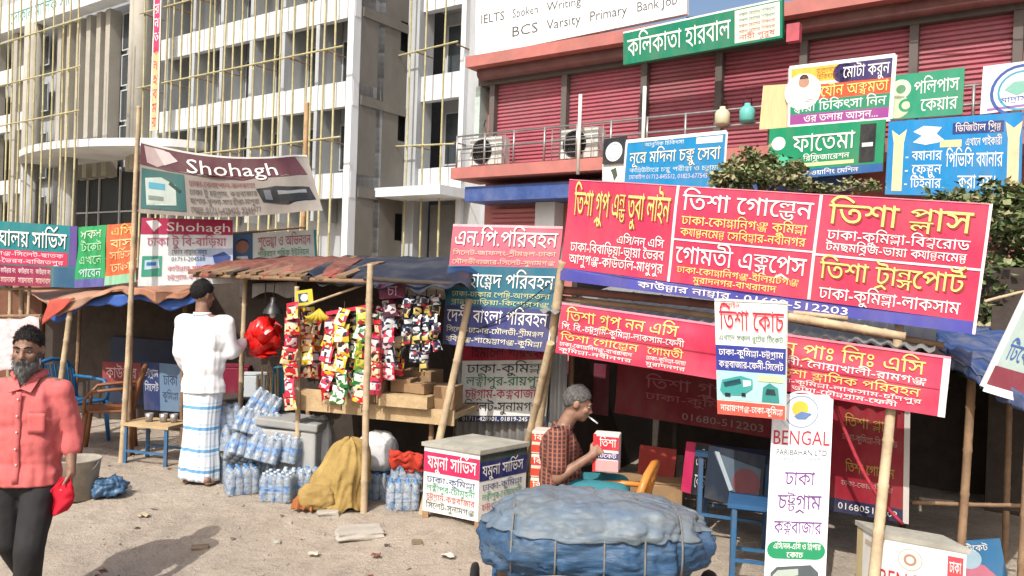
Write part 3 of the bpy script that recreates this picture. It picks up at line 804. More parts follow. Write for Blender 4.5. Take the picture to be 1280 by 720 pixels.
# ------------------------------------------------------------------ ticket stall on the right
A_ = P(700, 350, 5.85); B_ = P(1219, 417, 4.6)
e2 = (Vector((B_.x, B_.y, 0)) - Vector((A_.x, A_.y, 0))).normalized()
n2 = Vector((-e2.y, e2.x, 0))
F2 = Fr(A_, e2, n2); L2 = (Vector((B_.x, B_.y, 0)) - Vector((A_.x, A_.y, 0))).length
def gz(p): return g(p[0], p[1])
def corr(fr, t0, t1, d, z0, z1, mb, amp=.02, per=.09, tilt=0.0):
    n = int((t1 - t0) / per * 6); vs_ = []
    for i in range(n + 1):
        t = t0 + (t1 - t0) * i / n; w = amp * math.sin(2 * math.pi * t / per)
        vs_ += [fr.p(t, d + w, z0), fr.p(t, d + w + tilt, z1)]
    o = len(mb.v); mb.v += vs_
    for i in range(n):
        a = o + 2 * i; mb.f.append([a, a + 2, a + 3, a + 1]); mb.m.append(0); mb.sm.append(True)
ts = thing('ticket_stall', 'bamboo ticket stall behind the largest pink board with red banners inside', 'stall', (A_.x + 1, A_.y, 0))
mb = MB()                                                  # roof: tin sheets, low at the front
ts_roof_z = 1.80
N = 150
for i in range(N + 1):
    t = -.15 + (L2 - .05) * i / N; w = .014 * math.sin(2 * math.pi * t / .09)
    mb.v += [F2.p(t, -.02, 1.60 + w - .12 * t / L2), F2.p(t, 3.3, 2.05 + w)]
for i in range(N): mb.f.append([2 * i, 2 * i + 2, 2 * i + 3, 2 * i + 1]); mb.m.append(0); mb.sm.append(True)
mb.build('roof', M_tin, ts)
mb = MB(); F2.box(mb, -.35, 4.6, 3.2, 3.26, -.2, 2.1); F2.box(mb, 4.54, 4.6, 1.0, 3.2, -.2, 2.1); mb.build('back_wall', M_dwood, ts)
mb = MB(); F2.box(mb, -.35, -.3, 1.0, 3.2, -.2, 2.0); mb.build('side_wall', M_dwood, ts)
for (a, b, m_, r) in ((P(700, 352, 5.9), P(662, 612, 6.4), M_bam, .045), (P(685, 445, 5.98), P(650, 600, 6.5), M_bam, .04)):
    mb = MB(); b = b.copy(); b = a + (b - a) * ((a.z + .05) / (a.z - b.z)); bamboo(mb, a + (a - b) * .08, b, r, r * .95, 6, 0, 10, .008); mb.build('post', m_, ts)
a = P(1126, 388, 4.92); b = P(1092, 720, 4.5); b = a + (b - a) * ((a.z + .30) / (a.z - b.z)); a0 = a + (a - b) * .12
mb = MB(); bamboo(mb, a0, b, .034, .042, 9, 0, 12, .006); mb.build('post', M_bam, ts)
for t in (.45, 1.3, 2.25):
    mb = MB(); p = F2.p(t, 1.5, 0); bamboo(mb, p + Vector((0, 0, -.2)), p + Vector((0.03, 0, 1.85)), .03, .03, 6, 0, 8); mb.build('post', M_dwood, ts)
def pole(a, b, r, m, nm, parent, nodes=6):
    mb = MB(); bamboo(mb, a, b, r, r * .9, nodes, 0, 9, .006); return mb.build(nm, m, parent)
pole(P(985, 396, 5.02), P(1132, 421, 4.72), .036, M_bam, 'beam', ts)
pole(P(992, 391, 5.05), P(1060, 398, 4.9), .022, M_bam, 'beam', ts, 3)
pole(P(694, 362, 5.98), P(900, 382, 5.4), .042, mat('red_brown_wood', (.13, .055, .04), .8, .3, 6), 'beam', ts)
pole(P(694, 372, 6.02), P(905, 397, 5.45), .03, M_bam2, 'beam', ts)
pole(P(900, 384, 5.4), P(1180, 432, 4.8), .03, M_bam2, 'beam', ts)
for k in range(7):                                         # rafters behind the front beam
    t = .1 + k * .38; pole(F2.p(t, .06, 1.60 - .12 * t / L2 - .05), F2.p(t, 3.2, 1.98), .022, M_dwood, 'rafter', ts, 3)

PINK, PINKL = 'cb3657', 'd94a66'
# the largest board
s = Sign('signboard', 'largest pink signboard with white and yellow Bengali lettering in five white lined panels', 'signboard',
         qd([(712, 224), (1241, 255), (1219, 418), (700, 350)], (5.85, 4.6)), ink(PINK), .02, 26, 8, .022, 2.8, back=mat('canvas_back', (.4, .38, .36), .8))
s.poly([(0, .875), (1, .905), (1, 1), (0, 1)], '4a4a9c', 1, 'band')
wl = 'f2dfe0'
s.rect(.303, 0, .310, .885, wl, 2, 'dividing_line', 2); s.rect(.648, 0, .655, .89, wl, 2, 'dividing_line', 2)
s.rect(.31, .485, .648, .50, wl, 2, 'dividing_line', 4); s.rect(.655, .50, 1, .518, wl, 2, 'dividing_line', 4); s.rect(.994, 0, 1, 1, wl, 2, 'edge', 1); s.rect(0, 0, 1, .008, 'e58a9a', 2, 'edge', 16)
YL = 'f4d87c'
s.text('তিশা গ্রুপ এন্ড তুবা লাইন', .02, .292, .115, .345, YL, shadow='8c3a2c')
s.text('এসি/নন এসি', .155, .285, .51, .585, VW[1:]); s.text('ঢাকা-বিবাড়িয়া-ভায়া ভৈরব', .022, .288, .615, .70, VW[1:], dv=.0); s.text('আশুগঞ্জ-কাউতলি-মাধুপুর', .022, .288, .735, .82, VW[1:])
s.text('তিশা গোল্ডেন', .322, .638, .075, .22, VW[1:]); s.text('ঢাকা-কোম্পানিগঞ্জ কুমিল্লা', .325, .630, .275, .35, YL); s.text('ক্যান্টনমেন্ট সেবিদ্বার-নবীনগর', .325, .630, .385, .455, YL)
s.text('গোমতী এক্সপ্রেস', .318, .638, .555, .70, VW[1:]); s.text('ঢাকা-কোম্পানিগঞ্জ-ইলিয়টগঞ্জ', .325, .625, .735, .79, YL); s.text('মুরাদনগর-বাখরাবাদ', .37, .575, .815, .868, YL)
s.text('তিশা প্লাস', .672, .968, .075, .24, YL, shadow='8c3a2c'); s.text('ঢাকা-কুমিল্লা-বিশ্বরোড', .675, .968, .295, .37, VW[1:]); s.text('টমছমব্রিজ-ভায়া ক্যান্টনমেন্ট', .675, .965, .40, .465, VW[1:])
s.text('তিশা ট্রান্সপোর্ট', .668, .968, .56, .70, YL, shadow='8c3a2c'); s.text('ঢাকা-কুমিল্লা-লাকসাম', .672, .965, .775, .865, VW[1:])
s.text('কাউন্টার নাম্বার : 01680-512203', .225, .74, .918, .972, VW[1:], dv=.008)
# the long awning banner below it
s = Sign('banner', 'long pink awning banner with yellow and white lettering below the largest pink board', 'banner',
         qd([(703, 378), (1189, 446), (1181, 522), (694, 441)], (5.75, 4.55)), ink('cc3c5a'), .012, 40, 8, .022, 3.5, seed=3)
s.rect(.985, 0, 1, 1, 'e8dcd8', 2, 'edge', 1); s.rect(0, 0, 1, .04, 'e88ea2', 2, 'edge', 20)
s.rect(0, .545, .985, .56, 'a82c48', 2, 'seam', 20)
s.text('তিশা গ্রুপ নন এসি', .02, .355, .14, .34, YL); s.text('পি. বি.-চট্টগ্রাম-কুমিল্লা-লাকসাম-ফেনী', .01, .375, .40, .51, VW[1:]); s.text('তিশা গোল্ডেন', .01, .25, .60, .73, YL); s.text('গোমতী', .275, .375, .60, .73, YL)
s.text('ঢাকা-কোম্পানিগঞ্জ-বাখরাবাদ', .01, .235, .77, .84, VW[1:]); s.text('কুমিল্লা-নবীনগর', .01, .235, .88, .95, VW[1:]); s.text('ঢাকা-কুমিল্লা-ভায়া', .275, .385, .77, .84, VW[1:]); s.text('মুরাদনগর', .275, .385, .88, .95, VW[1:])
s.text('ইন প্রাঃ লিঃ এসি', .60, .95, .14, .36, YL); s.text('ফেনী, নোয়াখালী-রামগঞ্জ', .60, .955, .41, .52, VW[1:]); s.text('তিশা ক্লাসিক পরিবহন', .62, .945, .60, .73, YL); s.text('ঢাকা-কুমিল্লা-লাকসাম-চাঁদপুর', .60, .95, .77, .84, VW[1:]); s.text('ভায়া-চৌদ্দগ্রাম-ফেনী', .66, .90, .88, .95, VW[1:])
# hanging coach sign in front of it
s = Sign('hanging_sign', 'upright hanging sign white above a blue band and bus picture, before the long pink banner', 'sign',
         qd([(893, 373), (985, 377), (983, 525), (897, 517)], (4.85, 4.7)), ink('e9ece6'), .02, 8, 14, .008, 2, seed=9)
s.rect(0, .40, 1, .62, '343f92', 1); s.rect(0, .62, 1, .87, 'a9d2cf', 1, 'picture'); s.rect(0, .88, 1, 1, 'd8574a', 1); s.rect(0, 0, 1, .02, 'cfd4ce', 2, 'edge'); s.rect(.98, 0, 1, 1, 'b9bdb6', 2, 'edge')
s.text('তিশা কোচ', .06, .95, .10, .26, 'c8283c', shadow='e6a0a6'); s.text('মোবাইল', .08, .35, .035, .075, 'c8283c', False); s.text('এখানে সকল রুটের টিকেট', .05, .94, .31, .355, '4a7a5c', False)
s.text('ঢাকা-কুমিল্লা-চট্টগ্রাম', .04, .95, .435, .485, VW[1:]); s.text('কক্সবাজার-ফেনী-সিলেট', .04, .95, .535, .59, VW[1:]); s.text('নারায়ণগঞ্জ-ঢাকা-কুমিল্লা', .05, .95, .915, .965, VW[1:], False)
s.poly([(.05, .79), (.08, .70), (.35, .655), (.52, .68), (.52, .76), (.38, .82), (.1, .83)], '3f9a96', 3); s.poly([(.1, .72), (.34, .68), (.36, .72), (.12, .76)], '1f4a54', 4); s.poly([(.38, .69), (.5, .69), (.5, .73), (.39, .75)], 'cfe6e6', 4)
s.poly([(.65, .86), (.67, .74), (.76, .70), (.88, .74), (.9, .86)], '2f8a84', 3); s.poly([(.70, .80), (.72, .75), (.83, .75), (.85, .8)], '14383f', 4); s.rect(.6, .64, .95, .69, 'd8cfa0', 3, 'picture')
s.rect(.12, .81, .2, .84, '1c2a30', 4, 'picture'); s.rect(.36, .8, .42, .83, '1c2a30', 4, 'picture')
# white pillar light-box
q = qd([(967, 492), (1042, 494), (1031, 745), (954, 742)], (4.95, 4.85, 4.6, 4.7))
s = Sign('pillar_sign', 'tall white box pillar sign with red lettering and round emblem beside the slanting pole', 'sign', q, ink('e8eaea'), .16, 1, 1, part='box')
s.disc(.48, .09, .05 * 2.2, 'c9d2dc', 2, r0=.098, asp=s.W / s.H * 1.0); s.disc(.48, .09, .085, '8fa0b8', 2, r0=.078); s.disc(.46, .075, .04, 'd8b13c', 3); s.poly([(.36, .115), (.48, .09), (.66, .1), (.56, .13), (.42, .13)], '5a78a8', 4, 'emblem')
s.text('BENGAL', .04, .97, .185, .262, 'c0283a', cap=.73); s.text('PARIBAHAN LTD', .10, .93, .285, .315, '44545c', False, cap=.73); s.text('পরিবহন লিমিটেড', .1, .92, .33, .352, '9fb8b8', False)
s.text('ঢাকা', .26, .76, .40, .465, '6a3480'); s.text('চট্টগ্রাম', .16, .88, .515, .585, '6a3480'); s.text('কক্সবাজার', .12, .90, .645, .705, '6a3480')
s.rect(.17, .745, .83, .83, '1f8a5c', 1); s.disc(.17, .7875, .0425, '1f8a5c', 1, 'band', asp=s.W / s.H); s.disc(.83, .7875, .0425, '1f8a5c', 1, 'band', asp=s.W / s.H)
s.text('এসি/নন-এসি ও স্লিপার', .13, .90, .755, .782, VW[1:]); s.text('কোচ', .35, .62, .797, .822, VW[1:])
s.poly([(.12, .98), (.1, .90), (.2, .87), (.75, .855), (.88, .89), (.9, .98)], '50585a', 3); s.poly([(.14, .91), (.22, .885), (.55, .875), (.56, .905), (.16, .94)], 'a8b4a8', 4); s.rect(.15, .955, .8, .985, '8a9a50', 4, 'picture')
# banners hung inside
s = Sign('banner', 'dark red banner with yellow lettering hung inside behind the bamboo post', 'banner', qd([(1040, 492), (1138, 508), (1136, 655), (1036, 638)], (5.35, 5.1)), ink('8e2230'), .01, 8, 10, .012, 2)
s.rect(0, .885, 1, 1, '23284a', 1); s.rect(.93, 0, 1, 1, 'c9c4bd', 2, 'edge')
s.text('তিশা প্লাস', .18, .8, .17, .25, 'b59a4c'); s.text('ঢাকা-কুমিল্লা-বিশ্বরোড', .15, .85, .32, .37, 'b58a84', False); s.text('তিশা গোল্ডেন', .2, .82, .56, .64, 'b59a4c'); s.text('ঢাকা-কোম্পানিগঞ্জ', .15, .8, .72, .76, 'b58a84', False); s.text('01680512203', .12, .86, .915, .965, 'd8d4d0')
s = Sign('banner', 'dim dark red banner with faint lettering at the back of the ticket stall', 'banner', qd([(772, 455), (968, 474), (965, 548), (768, 516)], (6.9, 6.3)), ink('7a1c28'), .01, 10, 6, .012, 2)
s.text('তিশা গ্রুপ', .2, .75, .2, .4, 'a8606a'); s.text('ঢাকা-কুমিল্লা', .2, .8, .5, .62, 'a8606a', False); s.text('01680-512203', .45, .95, .80, .92, '9a8080', False)
s = Sign('poster', 'pink and black poster propped at the back of the ticket stall', 'poster', qd([(858, 552), (888, 556), (882, 622), (851, 614)], (5.9, 5.8)), ink('b52a56'), .02)
s.rect(.4, 0, 1, 1, '1f2226', 1); s.text('এসি', .5, .92, .2, .45, 'c8c8c4'); s.text('কোচ', .5, .92, .6, .85, 'c8c8c4')
s = Sign('poster', 'dark poster with a car windscreen picture inside the ticket stall', 'poster', qd([(886, 557), (957, 570), (950, 640), (880, 622)], (5.7, 5.5)), ink('2a3442'), .02)
s.poly([(.1, .1), (.95, .25), (.95, .8), (.45, .75)], '5a6a78', 2); s.disc(.72, .55, .26, '7a4a52', 3, 'picture'); s.poly([(.12, .08), (.2, .08), (.5, .72), (.44, .76)], 'a8b4bc', 4)
def notice(q, ds, col, lines, label, tc='c8a0a0'):
    s_ = Sign('notice_board', label, 'notice board', qd(q, ds), ink(col), .015)
    for i, t in enumerate(lines): s_.text(t, .1, .9, .12 + i * .8 / len(lines), .12 + (i + .55) * .8 / len(lines), tc, i == 0)
notice([(700, 450), (762, 456), (760, 520), (698, 512)], (7.4, 7.2), '6a2a3c', (), 'dim maroon notice board behind the head of the sitting man')
notice([(800, 556), (846, 562), (842, 604), (796, 598)], (6.6, 6.5), 'a03a34', (), 'small brick red notice board above the orange chair', 'e0c8a8')
# counter box with red lettering
def counter(corners, ds, ztop, zb, name, label):
    F_, L_, R_ = corners
    B4 = L_ + R_ - F_
    r = thing('counter_box', label, 'counter', (F_.x, F_.y, zb))
    up = Vector((0, 0, 1))
    mb = MB()
    def face(a, b, z0, z1): return [Vector((a.x, a.y, z1)), Vector((b.x, b.y, z1)), Vector((b.x, b.y, z0)), Vector((a.x, a.y, z0))]
    pts = [Vector((p.x, p.y, zb + .06)) for p in (F_, R_, B4, L_)] + [Vector((p.x, p.y, ztop)) for p in (F_, R_, B4, L_)]
    mb.hexa(pts); mb.build('cabinet', ink('e7e6e0'), r)
    mb = MB(); c = (F_ + B4) / 2; ex = lambda p: Vector((c.x + (p.x - c.x) * 1.06, c.y + (p.y - c.y) * 1.06, 0))
    mb.hexa([ex(p) + up * (ztop + .001) for p in (F_, R_, B4, L_)] + [ex(p) + up * (ztop + .03) for p in (F_, R_, B4, L_)]); mb.build('counter_top', mat('weathered_board', (.36, .35, .30), .8, .25, 5, dirt=(.2, .17, .13), dirt_amt=.6, dirt_scale=4), r)
    for p in (F_, R_, B4, L_):
        mb = MB(); p2 = c.lerp(p, .94); mb.box((p2.x, p2.y, zb + .015), (.045, .045, .09)); mb.build('foot', M_wood, r)
    return r, face
def on_face(r, quad):                    # print on a face of something already built
    s = Sign.__new__(Sign); s.q = quad; s.wr = 0; s.fold = None; s.seed = 0; s.wf = 1; s.root = r
    s.lk = .0012; s.n = (quad[1] - quad[0]).cross(quad[3] - quad[0]).normalized()
    if s.n.dot(quad[0] - Vector((0, 0, CAM_H))) > 0: s.n = -s.n
    s.W = (quad[1] - quad[0]).length; s.H = (quad[3] - quad[0]).length
    return s
Fp, Lp, Rp = P(597, 660, 5.85), P(528, 642, 6.1), P(656, 640, 6.22)
zb = min(gz(Fp), gz(Lp)) - .0
r, face = counter((Fp, Lp, Rp), None, P(598, 568, 5.85).z, zb, 'counter_box', 'white printed counter box with a pink band and dark blue side, left of the bundle')
zt_ = P(598, 568, 5.85).z
s = on_face(r, face(Lp, Fp, zb + .07, zt_))
s.rect(0, .08, 1, .40, 'c8305c', 1); s.text('যমুনা সার্ভিস', .07, .95, .14, .33, VW[1:])
for k, (t, c) in enumerate((('ঢাকা-কুমিল্লা', '3f5a8a'), ('লক্ষীপুর-চৌমুহনী', '2f9a7a'), ('চট্টগ্রাম-কক্সবাজার', 'c05a5a'), ('সিলেট-সুনামগঞ্জ', '4a5a5a'))): s.text(t, .06, .94, .46 + k * .135, .55 + k * .135, c)
s = on_face(r, face(Fp, Rp, zb + .07, zt_))
s.rect(0, .02, 1, .13, '3a4a44', 1); s.rect(0, .13, 1, .42, '262c6c', 1); s.text('যমুনা সার্ভিস', .05, .92, .19, .35, VW[1:])
for k, (t, c) in enumerate((('ঢাকা-কুমিল্লা', '3f5a8a'), ('লক্ষীপুর-নোয়াখালী', '2f9a7a'), ('চট্টগ্রাম-ফেনী', 'c05a5a'))): s.text(t, .06, .9, .48 + k * .15, .57 + k * .15, c)
# white box with red lettering at the bottom right
Fp, Lp, Rp = P(1098, 668, 4.62), P(1072, 664, 4.85), P(1208, 697, 4.38)
zt_ = P(1100, 672, 4.62).z; zb = min(gz(Fp), gz(Rp))
r, face = counter((Fp, Lp, Rp), None, zt_, zb, 'counter_box', 'white counter box with large red letters beside the white pillar sign')
s = on_face(r, face(Fp, Rp, zb + .07, zt_))
s.disc(.38, .19, .13, 'c5b8a8', 1); s.disc(.38, .19, .115, 'f0efea', 2); s.disc(.38, .19, .07, 'b08a70', 3, r0=.04); s.text('BENGAL', .03, .72, .34, .56, 'c0283a', cap=.73); s.text('PARIBAHAN LTD', .1, .70, .62, .70, '44545c', cap=.73)
s.rect(.80, .06, .97, .9, 'cf4a55', 1, 'picture'); s.text('ঢাকা', .82, .95, .12, .24, VW[1:]); s.rect(.82, .42, .96, .7, '2f7a55', 2, 'picture')
s = on_face(r, face(Lp, Fp, zb + .07, zt_)); s.rect(0, .0, .3, 1, 'c9b98c', 1); s.rect(.4, .1, .8, .16, 'c8b8a0', 1)

# ------------------------------------------------------------------ stall with blue tarpaulin at the far right
r3 = thing('tarpaulin_stall', 'dark stall under a torn blue tarpaulin at the right edge', 'stall', F2.p(L2 + .3, .4, 0))
def tarp(u, v):
    a, b = P(1175, 438, 5.0), P(1300, 512, 4.4); c, d = P(1165, 405, 7.2), P(1420, 420, 6.8)
    p = a.lerp(b, u).lerp(c.lerp(d, u), v)
    return p + Vector((0, 0, .05 * noise.noise(Vector((u * 5, v * 4, 2))) + .03 * noise.noise(Vector((u * 14, v * 9, 5)))))
mb = MB(); mb.sheet(tarp, 30, 24); o = mb.build('tarpaulin', M_tarpb, r3); m_ = o.modifiers.new('solid', 'SOLIDIFY'); m_.thickness = .006
mb = MB()
mb.sheet(lambda u, v: P(1183, 440, 4.98).lerp(P(1302, 513, 4.38), u) + Vector((0, -.004, .025 - v * (.10 + .05 * noise.noise(Vector((u * 9, 0, 3)))))) + Vector((0, -.03 * math.sin(u * 40) * v, 0)), 40, 5)
o = mb.build('tarpaulin_edge', M_tarpb, r3); o.modifiers.new('solid', 'SOLIDIFY').thickness = .005
for (x0, y0, d0, x1, y1, d1, rr) in ((1216, 455, 5.0, 1200, 700, 4.9, .035), (1262, 480, 5.6, 1256, 690, 5.5, .03), (1290, 470, 4.6, 1276, 720, 4.5, .03)):
    a = P(x0, y0, d0); b = P(x1, y1, d1); b = a + (b - a) * ((a.z + .2) / (a.z - b.z)); pole(a, b, rr, M_bam2, 'post', r3)
pole(P(1140, 628, 5.2), P(1290, 632, 4.9), .018, M_bam2, 'rail', r3)
pole(P(1150, 624, 5.6), P(1290, 640, 5.2), .018, M_dwood, 'rail', r3)
mb = MB(); F2.box(mb, L2 + .2, L2 + 2.6, 2.6, 2.66, -.3, 1.75); mb.build('back_wall', M_dwood, r3)
s = Sign('poster', 'blue and pink poster at the bottom of the dark stall', 'poster', qd([(1168, 680), (1250, 674), (1262, 735), (1180, 742)], (5.3, 5.1)), ink('3f7aa8'), .02)
s.poly([(.1, .9), (.3, .3), (.7, .5), (.95, .9)], 'c87a90', 2); s.disc(.5, .35, .2, 'a8c4d4', 3, 'picture'); s.text('বাস টিকেট', .2, .8, .08, .2, VW[1:])
s = Sign('tilted_sign', 'tilted grey green board with blue letters leaning out at the right edge', 'sign', qd([(1290, 358), (1345, 370), (1300, 505), (1230, 484)], (4.6, 4.5)), ink('9fb0aa'), .03, frame=(mat('white_frame', (.7, .7, .68), .5), .02, .015))
s.rect(0, .78, 1, 1, '7a3440', 1); s.text('টিকেট', .12, .7, .55, .7, '2f5a98')
pole(P(1296, 360, 4.62), P(1278, 730, 4.6), .03, M_bam2, 'post', r3)
pole(P(1230, 377, 4.7), P(1290, 362, 4.66), .012, M_bam, 'tie_pole', r3, 3)

# ------------------------------------------------------------------ NP / teal signs between the stalls
s = Sign('signboard', 'faded pink sign with white lettering standing on top of the teal sign', 'signboard', qd([(567, 280), (704, 283), (698, 336), (561, 333)], (6.5, 6.1)), ink('c86a7c'), .02, 16, 6, .012, 2, seed=4)
s.rect(0, 0, 1, .06, 'e0b0b8', 1, 'edge'); s.text('এন.পি.পরিবহন', .04, .97, .16, .50, VW[1:], shadow='98405a'); s.text('সিলেট-জাফলং-শ্রীমঙ্গল-ঢাকা', .03, .97, .62, .72, 'f0c9b0', False); s.text('মৌলভীবাজার-সিলেট-সুনামগঞ্জ', .03, .97, .83, .93, 'f0c9b0', False)
s = Sign('signboard', 'teal and violet sign of two white headings hung on the paired bamboo posts', 'signboard', qd([(560, 332), (700, 335), (686, 440), (553, 430)], (6.42, 6.0)), ink('2f6a80'), .02, 18, 10, .014, 2, seed=6)
s.rect(0, .50, 1, 1, '3c4278', 1); s.rect(.985, 0, 1, 1, 'd8d8d4', 2, 'edge'); s.text('মোহাম্মেদ পরিবহন', .05, .97, .10, .26, VW[1:]); s.text('ঢাকা-ঢাকার পেষ্টি-আগরতলা', .06, .95, .32, .38, 'c9cf9a', False); s.text('ব্রাহ্মণবাড়িয়া-কিশোরগঞ্জ', .06, .95, .42, .475, 'c9cf9a', False)
s.text('দেশী বাংলা পরিবহন', .03, .96, .55, .70, VW[1:]); s.text('সিলেট-ঢাকার-মৌলভী-শ্রীমঙ্গল', .03, .94, .77, .83, 'e0dcc0', False); s.text('হবিগঞ্জ-শায়েস্তাগঞ্জ-কুমিল্লা', .03, .94, .89, .95, 'e0dcc0', False)
s.poly([(0, .02), (.2, .0), (.32, .1), (.2, .2), (0, .22)], '1f3f6a', 2, 'dark_blue_patch')  # darker blue patch in the upper left corner
fr9 = Fr(P(562, 500, 7.05), e2, n2)
fc = thing('tin_fence', 'corrugated iron sheet fence behind the white printed counter box', 'fence', fr9.p(0.3, 0, 0))
mb = MB(); corr(fr9, .02, 1.1, .06, -.05, 1.45, mb, .016, .075); o = mb.build('sheet', M_tin, fc); o.modifiers.new('solid', 'SOLIDIFY').thickness = .004
for t in (.0, 1.1):
    mb = MB(); bamboo(mb, fr9.p(t, .12, -.1), fr9.p(t, .12, 1.5), .03, .03); mb.build('post', M_bam2, fc)
s = Sign('banner', 'white route banner with a dark red top strip on the corrugated fence', 'banner', qd([(579, 432), (690, 430), (682, 528), (573, 527)], (6.95, 6.6)), ink('dedfda'), .01, 12, 8, .01, 2)
s.rect(0, 0, 1, .2, '9c2238', 1); s.text('হিমাচল পরিবহন', .1, .95, .03, .16, '3a1a22')
for k, (t, c) in enumerate((('ঢাকা-কুমিল্লা', '2c3440'), ('লক্ষীপুর-রায়পুর', '2f7a5a'), ('চট্টগ্রাম-কক্সবাজার', 'b0304a'), ('সিলেট-সুনামগঞ্জ', '2c3440'))): s.text(t, .06, .95, .25 + k * .165, .36 + k * .165, c)
s.rect(0, .92, 1, 1, '22305a', 1); s.text('01711-428901, 01819-245', .05, .8, .935, .985, VW[1:], False)

# ------------------------------------------------------------------ snack stall
ss = thing('snack_stall', 'wooden snack stall with a ragged roof and hanging strings of packets', 'stall', (-1.0, 6.5, 0))
pA, pB = P(372, 505, 6.75), P(562, 515, 6.35)
eS = (Vector((pB.x, pB.y, 0)) - Vector((pA.x, pA.y, 0))).normalized(); nS = Vector((-eS.y, eS.x, 0))
FS = Fr(pA, eS, nS); LS = (Vector((pB.x, pB.y, 0)) - Vector((pA.x, pA.y, 0))).length
zs = P(420, 505, 6.65).z
mb = MB(); FS.box(mb, -.05, LS + .05, .0, 1.0, zs - .04, zs); mb.build('shelf', M_wood2, ss)
mb = MB(); FS.box(mb, -.05, .62, -.025, -.002, zs - .07, zs + .11); mb.build('front_board', M_wood2, ss)
mb = MB(); FS.box(mb, .64, LS + .05, -.03, -.004, zs - .09, zs + .03); mb.build('front_board', M_wood2, ss)
mb = MB(); FS.box(mb, .80, 1.22, -.10, .35, zs + .035, zs + .13); mb.build('tray', M_wood2, ss)
mb = MB(); FS.box(mb, .60, .80, -.02, .3, zs + .01, zs + .22); mb.build('drawer_box', M_wood, ss)
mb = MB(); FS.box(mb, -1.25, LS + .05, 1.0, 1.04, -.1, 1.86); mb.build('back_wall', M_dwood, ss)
def post(x0, y0, d0, x1, y1, d1, r, m, parent, nm='post', ext=0.0):
    a = P(x0, y0, d0); b = P(x1, y1, d1)
    k = (a.z - (gz(b) - .03)) / (a.z - b.z); b = a + (b - a) * k
    mb = MB(); bamboo(mb, a + (a - b).normalized() * ext, b, r * .9, r, 7, 0, 10, .006); return mb.build(nm, m, parent)
post(463, 338, 6.2, 455, 638, 6.2, .036, M_bam, ss, ext=.05)
post(307, 345, 7.4, 300, 520, 7.4, .032, M_bam, ss)
post(371, 358, 6.7, 371, 512, 6.7, .03, M_bam, ss)
post(577, 420, 6.3, 546, 560, 6.25, .042, M_bam, ss, ext=.3)
post(540, 512, 6.5, 536, 600, 6.5, .03, M_wood, ss, 'shelf_leg')
post(385, 512, 7.2, 383, 600, 7.2, .03, M_wood, ss, 'shelf_leg')
# roof of split boards, cloth and tarpaulin
RA, RB, RC, RD = P(243, 336, 7.5), P(580, 347, 6.0), P(590, 322, 8.0), P(318, 318, 9.0)
def rf(u, v, h=0.0): return RA.lerp(RB, u).lerp(RD.lerp(RC, u), v) + Vector((0, 0, h))
mb = MB(); mb.sheet(lambda u, v: rf(u, v, -.07 + .02 * noise.noise(Vector((u * 8, v * 6, 1)))), 30, 12); o = mb.build('roof', M_dwood, ss); o.modifiers.new('solid', 'SOLIDIFY').thickness = .02
for k in range(40):
    u = .0 + .62 * k / 40 + random.uniform(-.006, .006)
    mb = MB(); a = rf(u, -.04 + random.uniform(-.06, .04), -.03 + random.uniform(-.02, .02)); b = rf(u + random.uniform(.03, .09), random.uniform(.4, .9), .0 + random.uniform(-.01, .02))
    mb.bar(a, b, random.uniform(.05, .10), .02); mb.build('roof_board', random.choice((M_bam2, M_cloth_red, M_dwood, M_bam2)), ss)
mb = MB(); mb.sheet(lambda u, v: rf(-.01 + .60 * u, .07 + v * .6 + .05 * noise.noise(Vector((u * 9, 3, 3))), .03 - .06 * (1 - v) ** 3 * (1 + noise.noise(Vector((u * 20, 0, 2)))) + .03 * noise.noise(Vector((u * 14, v * 5, 7)))), 50, 10); o = mb.build('roof_cloth', mat('brown_red_sacking', (.16, .055, .04), .9, .45, 7, .3, 30, dirt=(.25, .15, .11), dirt_amt=.5, dirt_scale=5), ss); o.modifiers.new('solid', 'SOLIDIFY').thickness = .008
mb = MB(); mb.sheet(lambda u, v: rf(.46 + .56 * u, -.05 + v * .9, .015 - .16 * (1 - v) ** 6 * (.6 + noise.noise(Vector((u * 9, 0, 12)))) + .03 * noise.noise(Vector((u * 9, v * 5, 17)))), 40, 14); o = mb.build('roof_tarpaulin', mat('dark_blue_tarpaulin', (.013, .018, .036), .6, .3, 4, dirt=(.12, .115, .11), dirt_amt=.5, dirt_scale=2.5), ss); o.modifiers.new('solid', 'SOLIDIFY').thickness = .006
pole(P(243, 344, 7.45), P(465, 352, 6.3), .026, M_bam2, 'beam', ss)
pole(P(455, 348, 6.22), P(582, 356, 6.02), .026, M_dwood, 'beam', ss)
pole(P(372, 385, 6.65), P(470, 350, 6.5), .014, M_bam, 'strut', ss, 3)
mb = MB(); mb.sheet(lambda u, v: P(505, 353, 6.3).lerp(P(555, 356, 6.2), u) + Vector((0, .25 * v, -.02 - .1 * v)), 4, 3); o = mb.build('tin_flap', M_tin, ss); o.modifiers.new('solid', 'SOLIDIFY').thickness = .006
# pale rag at the left opening
mb = MB(); mb.sheet(lambda u, v: P(300, 355, 8.2).lerp(P(372, 352, 7.4), u) + Vector((0, 0, -.12 * v - .03 * math.sin(u * 9) * v)) + Vector((0, .05 * math.sin(u * 12), 0)), 20, 4)
o = mb.build('hanging_rag', mat('grey_rag', (.4, .39, .38), .9, .25, 8), ss); o.modifiers.new('solid', 'SOLIDIFY').thickness = .004

